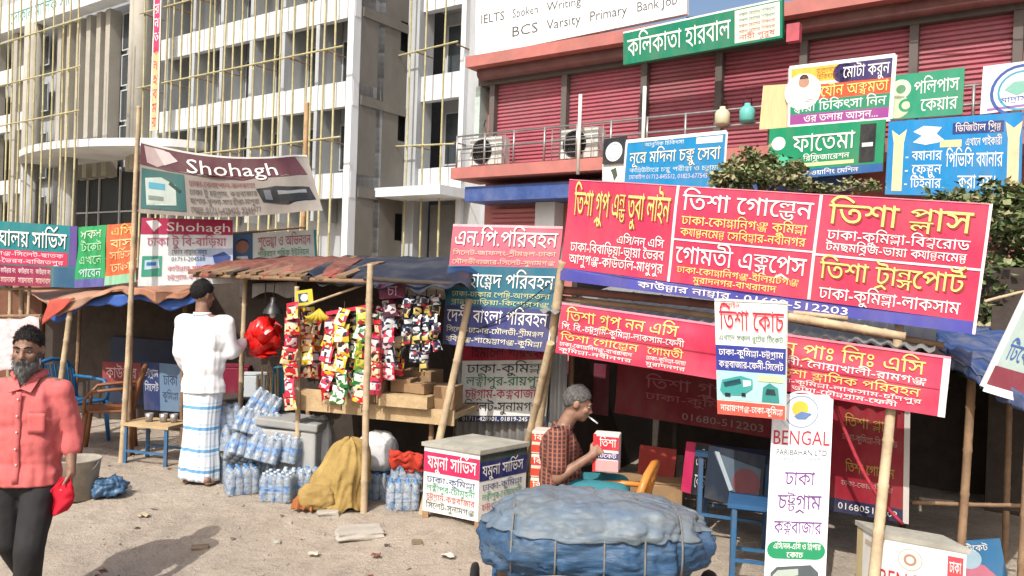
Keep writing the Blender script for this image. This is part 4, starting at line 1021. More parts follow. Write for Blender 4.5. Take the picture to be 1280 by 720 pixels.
# ------------------------------------------------------------------ stalls on the left
ls = thing('left_stall', 'tarpaulin covered bus counter stall behind the tall white pole', 'stall', (-4.6, 8.6, 0))
def lt(u, v):
    a, b = P(60, 372, 8.3), P(252, 362, 7.75); c, d = P(70, 352, 11.2), P(260, 345, 10.3)
    p = a.lerp(b, u).lerp(c.lerp(d, u), v)
    sag = -.10 * math.exp(-((u - .08) / .09) ** 2) * (1 - v) - .03 * math.sin(u * 9)
    p.x -= (1 - u) ** 3 * v * .9
    return p + Vector((0, 0, sag + .03 * noise.noise(Vector((u * 9, v * 6, 2)))))
mb = MB(); mb.sheet(lt, 40, 16); o = mb.build('tarpaulin', M_tarpo, ls); o.modifiers.new('solid', 'SOLIDIFY').thickness = .008
mb = MB(); mb.sheet(lambda u, v: lt(u, 0) + Vector((0, -.012 + .02 * v * math.sin(u * 30), .02 - v * (.06 + .04 * math.sin(u * 11) + .02 * math.sin(u * 37)))), 50, 5); o = mb.build('orange_valance', M_tarpo, ls); o.modifiers.new('solid', 'SOLIDIFY').thickness = .006
mb = MB(); mb.sheet(lambda u, v: lt(u * .98 + .01, .02) + Vector((0, .02 * math.sin(u * 23), -.04 - v * (.085 + .03 * math.sin(u * 17) + .015 * math.sin(u * 41)))), 50, 5); o = mb.build('blue_valance', mat('bright_blue_tarpaulin', (.04, .10, .34), .6, .25, 5), ls); o.modifiers.new('solid', 'SOLIDIFY').thickness = .006
mb = MB(); mb.sheet(lambda u, v: P(62, 375, 8.25).lerp(P(92, 372, 8.15), u) + Vector((-.1 * v, 0, -.28 * v * (1 - .6 * u))), 6, 6); o = mb.build('red_flap', mat('red_flap', (.4, .07, .05), .8, .2, 6), ls); o.modifiers.new('solid', 'SOLIDIFY').thickness = .006
post(90, 372, 8.25, 76, 475, 8.2, .04, M_bam, ls); post(100, 385, 9.0, 95, 470, 9.0, .03, M_bam2, ls); post(232, 365, 8.3, 228, 520, 8.3, .03, M_bam2, ls)
mb = MB()
fl_ = Fr(P(40, 400, 10.8), P(260, 400, 9.8) - P(40, 400, 10.8), Vector((.4, .9, 0)))
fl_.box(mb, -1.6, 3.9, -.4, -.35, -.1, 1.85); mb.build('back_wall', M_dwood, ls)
mb = MB(); fl_.box(mb, .0, .75, -.45, -.41, .3, 1.5); mb.build('back_panel', mat('red_brown_panel', (.14, .06, .035), .8, .3, 5), ls)
mb = MB(); fl_.box(mb, 1.9, 3.1, -.45, -.41, .2, 1.0); mb.build('back_panel', mat('blue_black_panel', (.02, .03, .06), .6, .3, 5), ls)
post(27, 330, 9.2, 30, 500, 9.2, .04, M_bam, ls); post(14, 332, 9.0, 10, 500, 9.0, .03, M_bam, ls); post(38, 332, 9.0, 33, 500, 9.0, .025, M_bam, ls)
mb = MB(); mb.sheet(lambda u, v: P(-60, 400, 7.6).lerp(P(50, 397, 7.2), u).lerp(P(-60, 475, 7.2).lerp(P(52, 455, 6.9), u), v) + Vector((0, -.03 * math.sin(u * 15), .03 * noise.noise(Vector((u * 6, v * 4, 1))))), 24, 10)
o = mb.build('canvas_screen', mat('patterned_pink_canvas', (.52, .36, .36), .85, .4, 16, dirt=(.55, .5, .48), dirt_amt=.7, dirt_scale=9), None, at=P(0, 475, 7.2)); o.modifiers.new('solid', 'SOLIDIFY').thickness = .006
tag(o, 'faded pink canvas screen behind the head of the man in pink', 'canvas')
mb = MB(); bamboo(mb, P(-60, 398, 7.62), P(52, 395, 7.2), .02, .02); bamboo(mb, P(-6, 398, 7.4), P(-6, 398, 7.4) + Vector((0, 0, -1.7)), .025, .025); bamboo(mb, P(50, 396, 7.2), Vector((P(50, 396, 7.2).x, 7.2, -.05)), .025, .025); bo = mb.build('screen_pole', M_bam2, o)
# tall pale pole
a = P(172, 158, 7.5); b = P(152, 577, 7.5)
b.z = gz(b) - .02
mb = MB(); bamboo(mb, a + (a - b) * .06, b, .026, .036, 11, 0, 12, .004)
tag(mb.build('bamboo_pole', M_bam, None, at=b), 'tall pale bamboo pole carrying the upper folded banner', 'pole')
a = P(164, 372, 7.75); b = P(160, 565, 7.75); b.z = gz(b) - .02
mb = MB(); bamboo(mb, a, b, .03, .034, 7, 0, 10, .004)
tag(mb.build('bamboo_pole', M_bam2, None, at=b), 'thinner brown bamboo pole right behind the tall pale pole', 'pole')
a = P(384, 128, 8.6); b = P(380, 330, 8.6); b.z = 0
mb = MB(); bamboo(mb, a, b, .03, .04, 9, 0, 10, .004)
tag(mb.build('bamboo_pole', mat('ochre_bamboo', (.42, .26, .13), .7, .25, 9), None, at=b), 'bare ochre bamboo pole rising above the end of the folded banner', 'pole')
# banners on the left
def foldf(u, v):
    k = sstep(.84, 1.0, u)
    return Vector((0, .28 * k * (1 - v), -.07 * math.sin(math.pi * min(1, u / .92)) * (1 - v * .3) + .06 * k * (1 - v)))
s = Sign('banner', 'upper weathered banner with a folded corner and brown top strip', 'banner', qd([(176, 176), (374, 196), (404, 263), (173, 266)], (7.42, 7.9)), ink('958e86'), .008, 30, 10, .035, 2.4, fold=foldf, seed=2)
s.poly([(0, 0), (.3, .0), (.6, .0), (.93, -.0), (.97, .36), (.6, .40), (.3, .36), (0, .32)], '623f45', 1, 'band'); s.rect(0, 0, 1, .03, 'd8d4ce', 2, 'edge', 16)
s.poly([(.02, .05), (.14, .05), (.19, .2), (.1, .32), (.04, .28)], 'b5a2a0', 2, 'emblem'); s.poly([(.08, .05), (.17, .07), (.22, .18), (.14, .28)], 'cfc2bf', 3, 'emblem')
s.text('Shohagh', .27, .82, .10, .33, VW[1:], cap=.73, shadow='4a2a30')
s.rect(.01, .37, .25, .93, '3f6a68', 2, 'picture'); s.poly([(.03, .5), (.12, .46), (.2, .55), (.2, .85), (.04, .88)], 'b9c6be', 3); s.rect(.05, .55, .14, .64, '4fa0b8', 4, 'picture'); s.rect(.05, .74, .13, .8, '7a8a80', 4, 'picture'); s.poly([(.17, .5), (.23, .62), (.22, .66), (.16, .55)], '2c4a46', 4)
for k, t in enumerate(('ঢাকা-বেনাপোল-কলকাতা', 'ঢাকা টু চট্টগ্রাম, কক্সবাজার', 'যশোর-খুলনা-সাতক্ষীরা-মাগুরা', 'ফোন: 01711-428455, 9344477')): s.text(t, .275, .66, .45 + k * .135, .53 + k * .135, ('8a4a54', '55504e', '55504e', '6a5a58')[k], False)
s.poly([(.66, .55), (.78, .52), (.96, .58), (.98, .8), (.82, .85), (.68, .78)], '2c3034', 2); s.poly([(.78, .6), (.94, .62), (.94, .68), (.78, .67)], '8a8f90', 3); s.poly([(.7, .58), (.74, .58), (.74, .76), (.7, .74)], '6a7078', 3)
s.text('শীতাতপ নিয়ন্ত্রিত কোচ', .3, .62, .93, .98, '5a504c', False)
s = Sign('banner', 'lower pale banner with a crimson top strip on the tall pole', 'banner', qd([(177, 272), (291, 275), (291, 354), (172, 358)], (7.7, 7.9)), ink('dbe0e0'), .01, 16, 8, .012, 2, seed=5)
s.rect(0, 0, 1, .24, 'b03058', 1); s.poly([(.05, .05), (.17, .03), (.22, .1), (.14, .2)], 'f0e8ea', 2, 'emblem'); s.text('Shohagh', .28, .97, .05, .19, VW[1:], cap=.73)
s.text('ঢাকা টু বি-বাড়িয়া', .07, .93, .29, .41, 'b85a74'); s.rect(.6, .45, 1, .72, 'a9b8d0', 1, 'picture'); s.poly([(.78, .56), (.9, .5), (.98, .58), (.95, .7), (.8, .68)], '2c4a88', 2)
s.text('ফোন নাম্বার সমূহ', .34, .72, .47, .54, '4a5a68', False); s.text('01711-204588', .34, .7, .58, .64, '4a5a68', False); s.text('কাউন্টার-সায়দাবাদ', .3, .85, .72, .79, 'c05a6a'); s.text('চট্টগ্রাম-কক্সবাজার', .3, .85, .85, .92, 'c05a6a')
s.rect(.03, .56, .24, .86, '4a9a80', 1, 'picture'); s.poly([(.06, .62), (.2, .6), (.22, .74), (.06, .76)], 'b9d0dc', 2); s.rect(.08, .65, .18, .7, '3f78b0', 3, 'picture')
s = Sign('banner', 'small pale banner with a portrait on a blue square above the ragged roof', 'banner', qd([(290, 293), (395, 287), (397, 326), (289, 332)], (8.0, 8.3)), ink('d4dcd0'), .01, 12, 4, .012, 2, seed=8)
s.rect(.0, 0, .24, 1, '3f6080', 1, 'picture'); s.disc(.12, .42, .2, '8a6450', 3, 'portrait'); s.disc(.12, .36, .2, '1f2a38', 2, 'portrait'); s.poly([(.03, 1), (.06, .72), (.18, .72), (.21, 1)], 'cfd6da', 3, 'portrait')
s.text('শুভেচ্ছা ও অভিনন্দন', .30, .93, .15, .45, 'b04a60'); s.text('পরিবহন শ্রমিক ইউনিয়ন', .3, .9, .6, .78, '5a8a60', False); s.poly([(.97, .0), (1, 0), (1, 1), (.97, 1)], '3f8a98', 2, 'edge')
pole(P(288, 292, 8.05), P(382, 284, 8.5), .018, M_bam2, 'tie_pole', bpy.data.objects['bamboo_pole.002'], 3)
s = Sign('signboard', 'wide teal board with white heading and pink and red lower bands at the left edge', 'signboard', qd([(-60, 272), (97, 283), (95, 360), (-60, 354)], (9.0, 8.8)), ink('1f7a80'), .02, 16, 6, .008, 2)
s.rect(0, .44, .93, .66, 'c02c54', 1); s.rect(0, .68, .80, 1, '8a2a4a', 1); s.rect(.82, .68, 1, 1, '2f5a78', 1); s.rect(.94, 0, 1, .66, '5a4a88', 1)
s.text('সিটিং মেঘালয় সার্ভিস', .03, .92, .14, .38, VW[1:], shadow='0f3a40'); s.text('ঢাকা-সুনামগঞ্জ-সিলেট-ছাতক', .05, .9, .47, .53, 'f0d0d8', False); s.text('কিশোরগঞ্জ-ভৈরব-বাজিতপুর', .05, .9, .58, .64, 'f0d0d8', False)
for k in range(3): s.text('কাউন্টার নং', .4 + .14 * k, .52 + .14 * k, .73, .80, 'f0d8dc', False); s.text('সায়দাবাদ', .4 + .14 * k, .52 + .14 * k, .87, .95, 'f0c8c0', False)
s = Sign('banner', 'narrow green banner with pale lettering between the teal board and an orange banner', 'banner', qd([(98, 284), (134, 281), (131, 358), (93, 360)], (8.78, 8.7)), ink('2f9a5c'), .008, 8, 8, .03, 3)
for k, t in enumerate(('সকল', 'টিকেট', 'এখানে', 'পাবেন')): s.text(t, .12, .86, .07 + k * .21, .20 + k * .21, ('cfe8c8', 'b0e0b8', 'a8dcb0', 'c4d8e0')[k])
s.rect(0, .86, 1, 1, '5a5a98', 1)
s = Sign('banner', 'narrow orange banner with yellow lettering left of the tall pale pole', 'banner', qd([(135, 281), (171, 278), (170, 352), (131, 357)], (8.68, 8.6)), ink('d86a44'), .008, 8, 8, .03, 3, seed=4)
for k, t in enumerate(('এসি', 'বাস', 'সার্ভিস', 'ঢাকা')): s.text(t, .15, .85, .06 + k * .2, .19 + k * .2, ('f0c878', 'f0d89a', 'f4c890', 'f0d0a0')[k])
s.rect(0, .85, 1, 1, '8ac0a0', 1)
pole(P(-40, 362, 9.05), P(175, 360, 8.75), .02, M_bam2, 'tie_pole', ls)
# ------------------------------------------------------------------ trees
M_leaf = [mat('leaf_%d' % k, c, .55, .3, 3, spec=.4) for k, c in enumerate(((.05, .08, .025), (.11, .15, .05), (.19, .21, .09), (.30, .27, .14)))]
M_bark = mat('grey_bark', (.16, .13, .10), .9, .3, 6, .4, 30)
def tree(label, base, clumps, n, ls, mix, top):
    r = thing('tree', label, 'tree', base)
    mb = MB(); b = Vector(base)
    mb.tube([b, b.lerp(top, .5) + Vector((.05, 0, 0)), top], [.09, .07, .045], 10)
    for c, rad in clumps:
        s = b.lerp(top, random.uniform(.55, .95)); c = Vector(c)
        mb.tube([s, s.lerp(c, .5) + Vector((0, 0, .06)), c], [.035, .022, .01], 6)
        for _ in range(4):
            d = Vector((random.gauss(0, 1), random.gauss(0, 1), random.gauss(0, 1))).normalized()
            mb.tube([c, c + Vector((d.x * rad[0], d.y * rad[1], d.z * rad[2])) * .9], [.01, .004], 5)
    mb.build('trunk', M_bark, r)
    mb = MB()
    tot = sum(q[1][0] * q[1][2] for q in clumps)
    for c, rad in clumps:
        c = Vector(c); k = int(n * rad[0] * rad[2] / tot)
        subs = [Vector((random.gauss(0, .5), random.gauss(0, .5), random.gauss(0, .5))) for _ in range(9)]
        for _ in range(k):
            s_ = random.choice(subs) + Vector((random.gauss(0, .23), random.gauss(0, .23), random.gauss(0, .23)))
            p = c + Vector((s_.x * rad[0], s_.y * rad[1], s_.z * rad[2]))
            L = ls * random.uniform(.6, 1.35); w = L * random.uniform(.32, .5)
            d = Vector((random.gauss(0, 1), random.gauss(0, 1), random.gauss(-.3, .7))).normalized()
            x = d.cross(Vector((random.gauss(0, .5), random.gauss(0, .5), 1))).normalized() * w; nrm = x.cross(d).normalized() * L * .12
            mb.add([p, p + d * L * .5 + x - nrm, p + d * L, p + d * L * .5 - x - nrm], [(0, 1, 2), (0, 2, 3)], random.choice(mix))
    mb.build('crown', M_leaf, r)
def cl(px, py, D, rx, rz, ry=None): return (P(px, py, D), (rx, ry or rx, rz))
b = P(952, 400, 9.2); b.z = 0
tree('young leafy tree showing above the largest pink board', b, [cl(922, 210, 9.1, .22, .17), cl(948, 210, 9.3, .20, .18), cl(935, 222, 9.0, .32, .14), cl(982, 226, 9.3, .22, .10), cl(910, 228, 9.1, .16, .1), cl(1030, 236, 9.2, .24, .05), cl(1078, 231, 9.2, .18, .06), cl(992, 212, 9.4, .10, .10)], 4000, .06, (1, 2, 2, 3, 3, 0), P(952, 215, 9.2))
b = P(1240, 500, 8.0); b.z = 0
tree('dense dark tree behind the right end of the largest pink board', b, [cl(1215, 300, 8.0, .42, .40), cl(1262, 280, 8.2, .45, .40), cl(1230, 360, 7.8, .48, .45), cl(1275, 380, 8.0, .45, .5), cl(1200, 410, 7.8, .42, .3), cl(1250, 430, 7.8, .45, .3), cl(1290, 320, 8.2, .4, .5), cl(1170, 420, 8.0, .3, .2), cl(1225, 262, 8.2, .28, .2), cl(1270, 248, 8.3, .35, .16), cl(1190, 246, 8.1, .22, .07)], 11000, .08, (0, 0, 1, 1, 2, 3), P(1240, 330, 8.0))

# ------------------------------------------------------------------ snack packets
def glossy(n, h): return mat('packet_' + n, lin(h, .85), .25, .1, 10, spec=.6)
PK = {'red': ('c41a2a', 'f0d8b0'), 'pink': ('d83a5a', 'f4e4e0'), 'yellow': ('d8b82a', 'f0ead0'), 'lime': ('8aa83a', 'e6d85a'), 'green': ('2a7a3a', 'e8e6d4'), 'black': ('1c1c20', 'c8b060'), 'blue': ('1c2440', 'd8dcdc'), 'purple': ('4a2238', 'd8c0c0'), 'orange': ('d8702a', 'f4dca0')}
def printed(n, cols):                    # glossy wrapper printed in patches of its own colours
    m = glossy(n, cols[0]); nn = m.node_tree; L = nn.links; b_ = nn.nodes['Principled BSDF']
    tc = nn.nodes.new('ShaderNodeTexCoord'); vo = nn.nodes.new('ShaderNodeTexVoronoi'); vo.inputs['Scale'].default_value = 26
    oi = nn.nodes.new('ShaderNodeObjectInfo'); ad = nn.nodes.new('ShaderNodeVectorMath'); ad.operation = 'ADD'
    L.new(tc.outputs['Object'], ad.inputs[0]); L.new(oi.outputs['Random'], ad.inputs[1]); L.new(ad.outputs[0], vo.inputs['Vector'])
    sp = nn.nodes.new('ShaderNodeSeparateColor'); L.new(vo.outputs['Color'], sp.inputs[0])
    r_ = nn.nodes.new('ShaderNodeValToRGB'); r_.color_ramp.interpolation = 'CONSTANT'
    st = [(0, cols[0]), (.5, cols[1]), (.72, cols[0]), (.82, cols[2]), (.92, cols[1])]
    for i, (p_, c_) in enumerate(st):
        e = r_.color_ramp.elements[i] if i < 2 else r_.color_ramp.elements.new(p_)
        e.position = p_; e.color = (*lin(c_, .8), 1)
    L.new(sp.outputs[0], r_.inputs[0]); L.new(r_.outputs[0], b_.inputs['Base Color']); return m
def packet_mesh(kind, w=.125, h=.14, t=.035):
    mb = MB(); nu, nv = 8, 10
    for side in (-1, 1):
        def fn(u, v):
            b_ = (math.sin(math.pi * u) ** .6) * (math.sin(math.pi * min(1, max(0, (v - .06) / .88))) ** .6 if .06 < v < .94 else 0)
            wx = w * (1 - .06 * math.sin(math.pi * v))
            return Vector(((u - .5) * wx, side * t * .5 * b_ + .002 * side, -v * h))
        o = len(mb.f); mb.sheet(fn, nu, nv, 0)
        for j in range(nv):
            for i in range(nu):
                if 3 <= j <= 6 and 1 <= i <= 6 and side == -1: mb.m[o + j * nu + i] = 1
                if j == 2 and 2 <= i <= 5: mb.m[o + j * nu + i] = 2
    a, b = PK[kind]
    me = mb.build('snack_packet', [printed(kind, (a, b, 'a82030' if kind != 'red' else 'e8c030')), printed(kind + '_label', (b, a, '2a2a3a')), glossy('print', '3a2a3a')])
    data = me.data; bpy.data.objects.remove(me); return data
PKM = {k: packet_mesh(k) for k in PK}
SMALL = {k: packet_mesh(k, .085, .085, .03) for k in ('blue', 'black', 'purple')}
STR = 'strings of snack packets'
def string(px, y0, y1, D, kinds, label, step=.125, small=False, name='packet_string'):
    top = P(px, y0, D); bot = P(px, y1, D)
    r = thing(name, label, 'snack packets', top, STR)
    n = max(2, int((top.z - bot.z) / step))
    mb = MB(); mb.tube([top + Vector((0, .02, .06)), top + Vector((0, .02, bot.z - top.z))], .004, 5); mb.build('cord', M_black, r)
    for k in range(n):
        o = bpy.data.objects.new('snack_packet', (SMALL if small else PKM)[kinds[k % len(kinds)] if not callable(kinds) else kinds(k, n)])
        COL.objects.link(o); o.parent = r
        o.location = (random.uniform(-.012, .012), random.uniform(-.02, .0), -k * step)
        o.rotation_euler = (random.uniform(-.35, .25), random.uniform(-.2, .2), random.uniform(-.7, .7))
    return r
string(365, 378, 512, 6.6, ['red', 'red', 'pink'], 'red packet string on the left side of the thin stall post')
string(395, 400, 480, 6.95, ['red', 'orange', 'purple'], 'dim string of red and orange packets hanging farthest inside the stall')
string(384, 384, 470, 6.75, ['yellow', 'red', 'orange'], 'yellow and red packet string beside the thin stall post', .115)
string(421, 398, 500, 6.62, ['orange', 'yellow', 'red'], 'orange and yellow packet string behind the pink one', .11)
string(464, 392, 490, 6.55, ['green', 'black', 'lime'], 'dark green packet string tucked behind the front bamboo post', .11)
string(479, 384, 470, 6.62, ['pink', 'purple', 'red'], 'dim pink and purple packet string behind the maroon card', .105)
string(413, 396, 515, 6.55, ['pink', 'red'], 'pink and red packet string left of the yellow packets', .115)
string(430, 386, 512, 6.45, lambda k, n: 'yellow' if k < n - 2 else 'green', 'yellow packet string ending in green packets')
string(443, 392, 500, 6.52, ['black', 'black', 'green'], 'black packet string between the yellow and the green and white ones', .11)
string(456, 384, 516, 6.42, lambda k, n: ('lime', 'green', 'lime')[k % 3] if k < n - 1 else 'red', 'green and lime packet string ending in a red packet')
string(472, 400, 505, 6.4, ['red', 'pink', 'red'], 'red packet string just right of the front bamboo post', .115)
string(486, 375, 480, 6.38, ['purple', 'blue', 'pink'], 'string of purple, dark blue and pink packets under the maroon card', .10)
string(498, 380, 470, 6.5, ['red', 'black'], 'red and black packet string left of the dark sachets', .11)
for x, y0, y1, lb in ((509, 372, 440, 'leftmost dark sachet string under the tin flap'), (521, 370, 462, 'second dark sachet string from the left under the tin flap'), (533, 370, 470, 'third dark sachet string, the longest under the tin flap'), (545, 368, 440, 'rightmost dark sachet string under the tin flap')):
    string(x, y0, y1, 6.25, ['blue', 'black', 'blue'], lb, .072, True)
mb = MB(); a = P(408, 392, 6.5); b = P(466, 382, 6.4); mb.bar(a, b, .02, .03)
tag(mb.build('hanging_rail', glossy('rail_red', 'c82a4a'), None, at=a), 'red rail from which the yellow and green packets hang', 'rail')
s = Sign('card', 'small maroon card hung under the stall roof', 'card', qd([(473, 355), (507, 353), (507, 372), (474, 374)], 6.3), ink('5a1f3a'), .01)
s.text('চা', .3, .7, .2, .8, 'b08aa0')
s = Sign('card', 'small yellow and blue card tied to the thin stall post', 'card', qd([(369, 364), (390, 361), (392, 380), (371, 383)], 6.62), ink('d8c040'), .008)
s.rect(.15, .2, .7, .8, '2a4a6a', 1, 'picture'); s.disc(.5, .5, .25, 'e0e0d0', 2, 'picture')
# bananas
p0 = P(400, 386, 6.6)
r = thing('banana_bunch', 'yellow fruit bunch hung behind the pink packets', 'fruit', p0)
for k in range(6):
    a = -1.2 + k * .48; mb = MB(); pts = []
    for i in range(7):
        t = i / 6; an = a + .4 * math.sin(t * 2); rr = .115 * t
        pts.append(p0 + Vector((math.sin(a) * rr * 1.1, -.02 - .02 * math.sin(t * 3), -.10 * math.sin(t * 1.7) + .03 * t * t * abs(a))))
    mb.tube(pts, [.006, .014, .017, .018, .017, .012, .005], 8); mb.build('fruit', mat('banana_skin', lin('c8b030', .8), .5, .2, 20, dirt=(.1, .07, .02), dirt_amt=.4, dirt_scale=20), r)
# goods on the shelf
k_ = 0
for t, m_, lb in ((.15, 'e0a030', 'squat jar with an orange fill on the stall shelf'), (.34, 'c83a2a', 'squat jar with a red fill on the stall shelf'), (.5, 'b8a060', 'squat jar with a tan fill on the stall shelf')):
    p = FS.p(t, .3, zs); mb = MB()
    r = thing('jar', lb, 'jar', p, 'jars on the stall shelf')
    mb.lathe([(0, 0), (.055, 0), (.06, .02), (.06, .13), (.045, .15), (.045, .155)], p, 14); mb.build('body', glossy('jar' + m_, m_), r)
    mb = MB(); mb.lathe([(.05, .155), (.05, .185), (0, .187)], p, 14); mb.build('lid', glossy('lid', 'c82a3a'), r)
M_card = mat('brown_cardboard', (.30, .19, .10), .85, .2, 8, .1, 40, dirt=(.18, .11, .06), dirt_amt=.5, dirt_scale=5)
for t, d_, dz, dm, rz_, lb in ((.92, .12, .135, (.17, .2, .11), .2, 'small brown carton on the left of the stall tray'), (1.10, .10, .135, (.15, .2, .08), -.1, 'flat brown carton on the right of the stall tray'), (.95, .40, .01, (.3, .25, .28), .05, 'large brown carton at the back of the stall shelf'), (1.3, .15, .01, (.18, .22, .2), .15, 'brown carton at the right end of the stall shelf')):
    p = FS.p(t, d_, zs + dz); r = thing('carton', lb, 'carton', p, 'brown cartons on the stall shelf'); rt = Matrix.Rotation(rz_ - .4, 3, 'Z')
    mb = MB(); mb.box(p + Vector((0, 0, dm[2] / 2)), dm, 0, rt); o = mb.build('body', M_card, r); bv = o.modifiers.new('bevel', 'BEVEL'); bv.width = .006; bv.segments = 2
    mb = MB(); mb.box(p + Vector((0, 0, dm[2] + .0015)), (dm[0] * .98, .03, .002), 0, rt); mb.build('tape', mat('parcel_tape', (.4, .3, .18), .3, .1, 8), r)
# bunch of red packets and the bell lamp
p = P(330, 424, 7.1)
r = thing('packet_bunch', 'round bunch of bright red packets hanging at the stall opening', 'snack packets', p)
mb = MB(); mb.tube([p + Vector((0, 0, .2)), p + Vector((0, 0, .55))], .005, 5); mb.build('cord', M_black, r)
red2 = mat('bright_red_wrapper', lin('d8201c', .85), .3, .15, 10, spec=.6)
mb = MB()
for side in (-1, 1): mb.sheet(lambda u, v: Vector(((u - .5) * .11, side * .022 * math.sin(math.pi * u) ** .6 * math.sin(math.pi * v) ** .6, -(v - .5) * .13)), 6, 6)
o = mb.build('packet', red2); pd = o.data; bpy.data.objects.remove(o)
for k in range(46):
    z = 1 - 2 * (k + .5) / 46; a = k * 2.4; q = math.sqrt(1 - z * z)
    d = Vector((q * math.cos(a), q * math.sin(a), z))
    o = bpy.data.objects.new('packet', pd); COL.objects.link(o); o.parent = r
    o.location = (d.x * .115, d.y * .115, d.z * .15 + random.uniform(-.01, .01))
    o.rotation_euler = (d.to_track_quat('-Y', 'Z').to_matrix() @ Matrix.Rotation(random.uniform(-1.5, 1.5), 3, 'Y') @ Matrix.Rotation(random.uniform(.1, 1.1), 3, 'X') @ Matrix.Rotation(random.uniform(-.7, .7), 3, 'Z')).to_euler()
p = P(341, 392, 6.95)
r = thing('pendant_lamp', 'dark bell shaped lamp hanging beside the red packet bunch', 'lamp', p)
mb = MB(); mb.lathe([(.085, 0), (.075, .03), (.045, .07), (.025, .10), (.022, .14), (0, .145)], p, 18); mb.build('lamp_shade', mat('dark_metal', (.05, .05, .05), .4, .2, 8, metal=.5), r)
mb = MB(); mb.tube([p + Vector((0, 0, .14)), p + Vector((0, .05, .32))], .005, 5); mb.build('cord', M_black, r)
mb = MB(); mb.ell(p + Vector((0, 0, .0)), (.03, .03, .04)); mb.build('bulb', mat('dull_bulb', (.5, .5, .46), .3, .1, 4), r)
# goods in the opening: cane bundle, crates
p = P(334, 500, 7.3); p.z = .15
r = thing('cane_bundle', 'bundle of pale canes standing under the red packet bunch', 'bundle', p)
for k in range(9):
    q = p + Vector((-.09 + .023 * k, random.uniform(-.04, .04), 0)); mb = MB(); bamboo(mb, q, q + Vector((random.uniform(-.03, .03), 0, random.uniform(.70, .84))), .013, .012, 4, 0, 7, .01); mb.build('cane', M_wood2 if k % 3 else M_bam, r)
mb = MB(); mb.tube([p + Vector((.11 * math.cos(a * .4), .06 * math.sin(a * .4), .42)) for a in range(17)], .008, 5); mb.build('tie', M_cloth_red, r)
def crate(px, py, D, d, m, label, cat='box', rz=.15, name='box'):
    p = P(px, py, D); p.z = max(p.z, gz(p)); r = thing(name, label, cat, p)
    rt = Matrix.Rotation(rz, 3, 'Z')
    mb = MB(); mb.box(p + Vector((0, 0, d[2] / 2)), d, 0, rt); o = mb.build('body', m, r); bv = o.modifiers.new('bevel', 'BEVEL'); bv.width = .012; bv.segments = 2
    mb = MB(); mb.box(p + Vector((0, 0, d[2] + .008)), (d[0] * 1.03, d[1] * 1.03, .012), 0, rt); mb.build('lid', m, r); return r
crate(292, 520, 8.0, (.3, .25, .5), ink('7a2038'), 'maroon box inside the opening behind the man in white')
crate(318, 512, 7.7, (.22, .2, .34), ink('cfd6da'), 'white carton left of the pale canes')
crate(352, 512, 7.5, (.16, .2, .38), ink('4a90a8'), 'pale blue carton right of the pale canes')
crate(300, 530, 7.6, (.5, .4, .25), M_dwood, 'dark wooden bench box in the stall opening')
# grey foam sheet and pale boards under the shelf
p = P(365, 596, 6.85); p.z = gz(p)
r = thing('styrofoam_box', 'pale grey styrofoam chest behind the water bottle packs', 'box', p)
mb = MB(); mb.box(p + Vector((0, .05, .26)), (.52, .35, .50), 0, Matrix.Rotation(-.15, 3, 'Z')); o = mb.build('body', mat('dirty_foam', (.38, .38, .37), .9, .15, 6, dirt=(.3, .27, .22), dirt_amt=.5, dirt_scale=4), r); bv = o.modifiers.new('bevel', 'BEVEL'); bv.width = .02; bv.segments = 2
mb = MB(); mb.box(p + Vector((0, .05, .555)), (.56, .39, .07), 0, Matrix.Rotation(-.15, 3, 'Z') @ Matrix.Rotation(.06, 3, 'Y')); o = mb.build('lid', mat('grey_foam', (.27, .27, .26), .9, .2, 6), r); bv = o.modifiers.new('bevel', 'BEVEL'); bv.width = .015; bv.segments = 2

# ------------------------------------------------------------------ packs of water bottles
M_pet = mat('clear_bottle', (.30, .36, .41), .10, .35, 25, spec=.9)
M_lab = mat('blue_bottle_label', (.10, .27, .55), .35, .2, 20)
M_cap = mat('white_bottle_cap', (.42, .5, .58), .4, .1, 10)
mb = MB()
prof = [(.0, 0), (.026, 0), (.031, .008), (.031, .05), (.029, .055), (.031, .06), (.0315, .075), (.0315, .125), (.031, .135), (.029, .145), (.031, .15), (.025, .175), (.013, .197), (.0125, .203), (.015, .204), (.015, .220), (0, .221)]
mi = [0] * 6 + [1] + [0] * 6 + [2] * 3
mb.lathe(prof, (0, 0, 0), 12, mis=[0, 0, 0, 0, 0, 0, 1, 0, 0, 0, 0, 0, 0, 2, 2, 2])
o = mb.build('bottle', [M_pet, M_lab, M_cap]); BOT = o.data; bpy.data.objects.remove(o)
o = mb.build('bottle', [M_pet, mat('pale_bottle_label', (.38, .43, .48), .35, .2, 20), mat('blue_bottle_cap', (.1, .25, .5), .4)]); BOT2 = o.data; bpy.data.objects.remove(o)
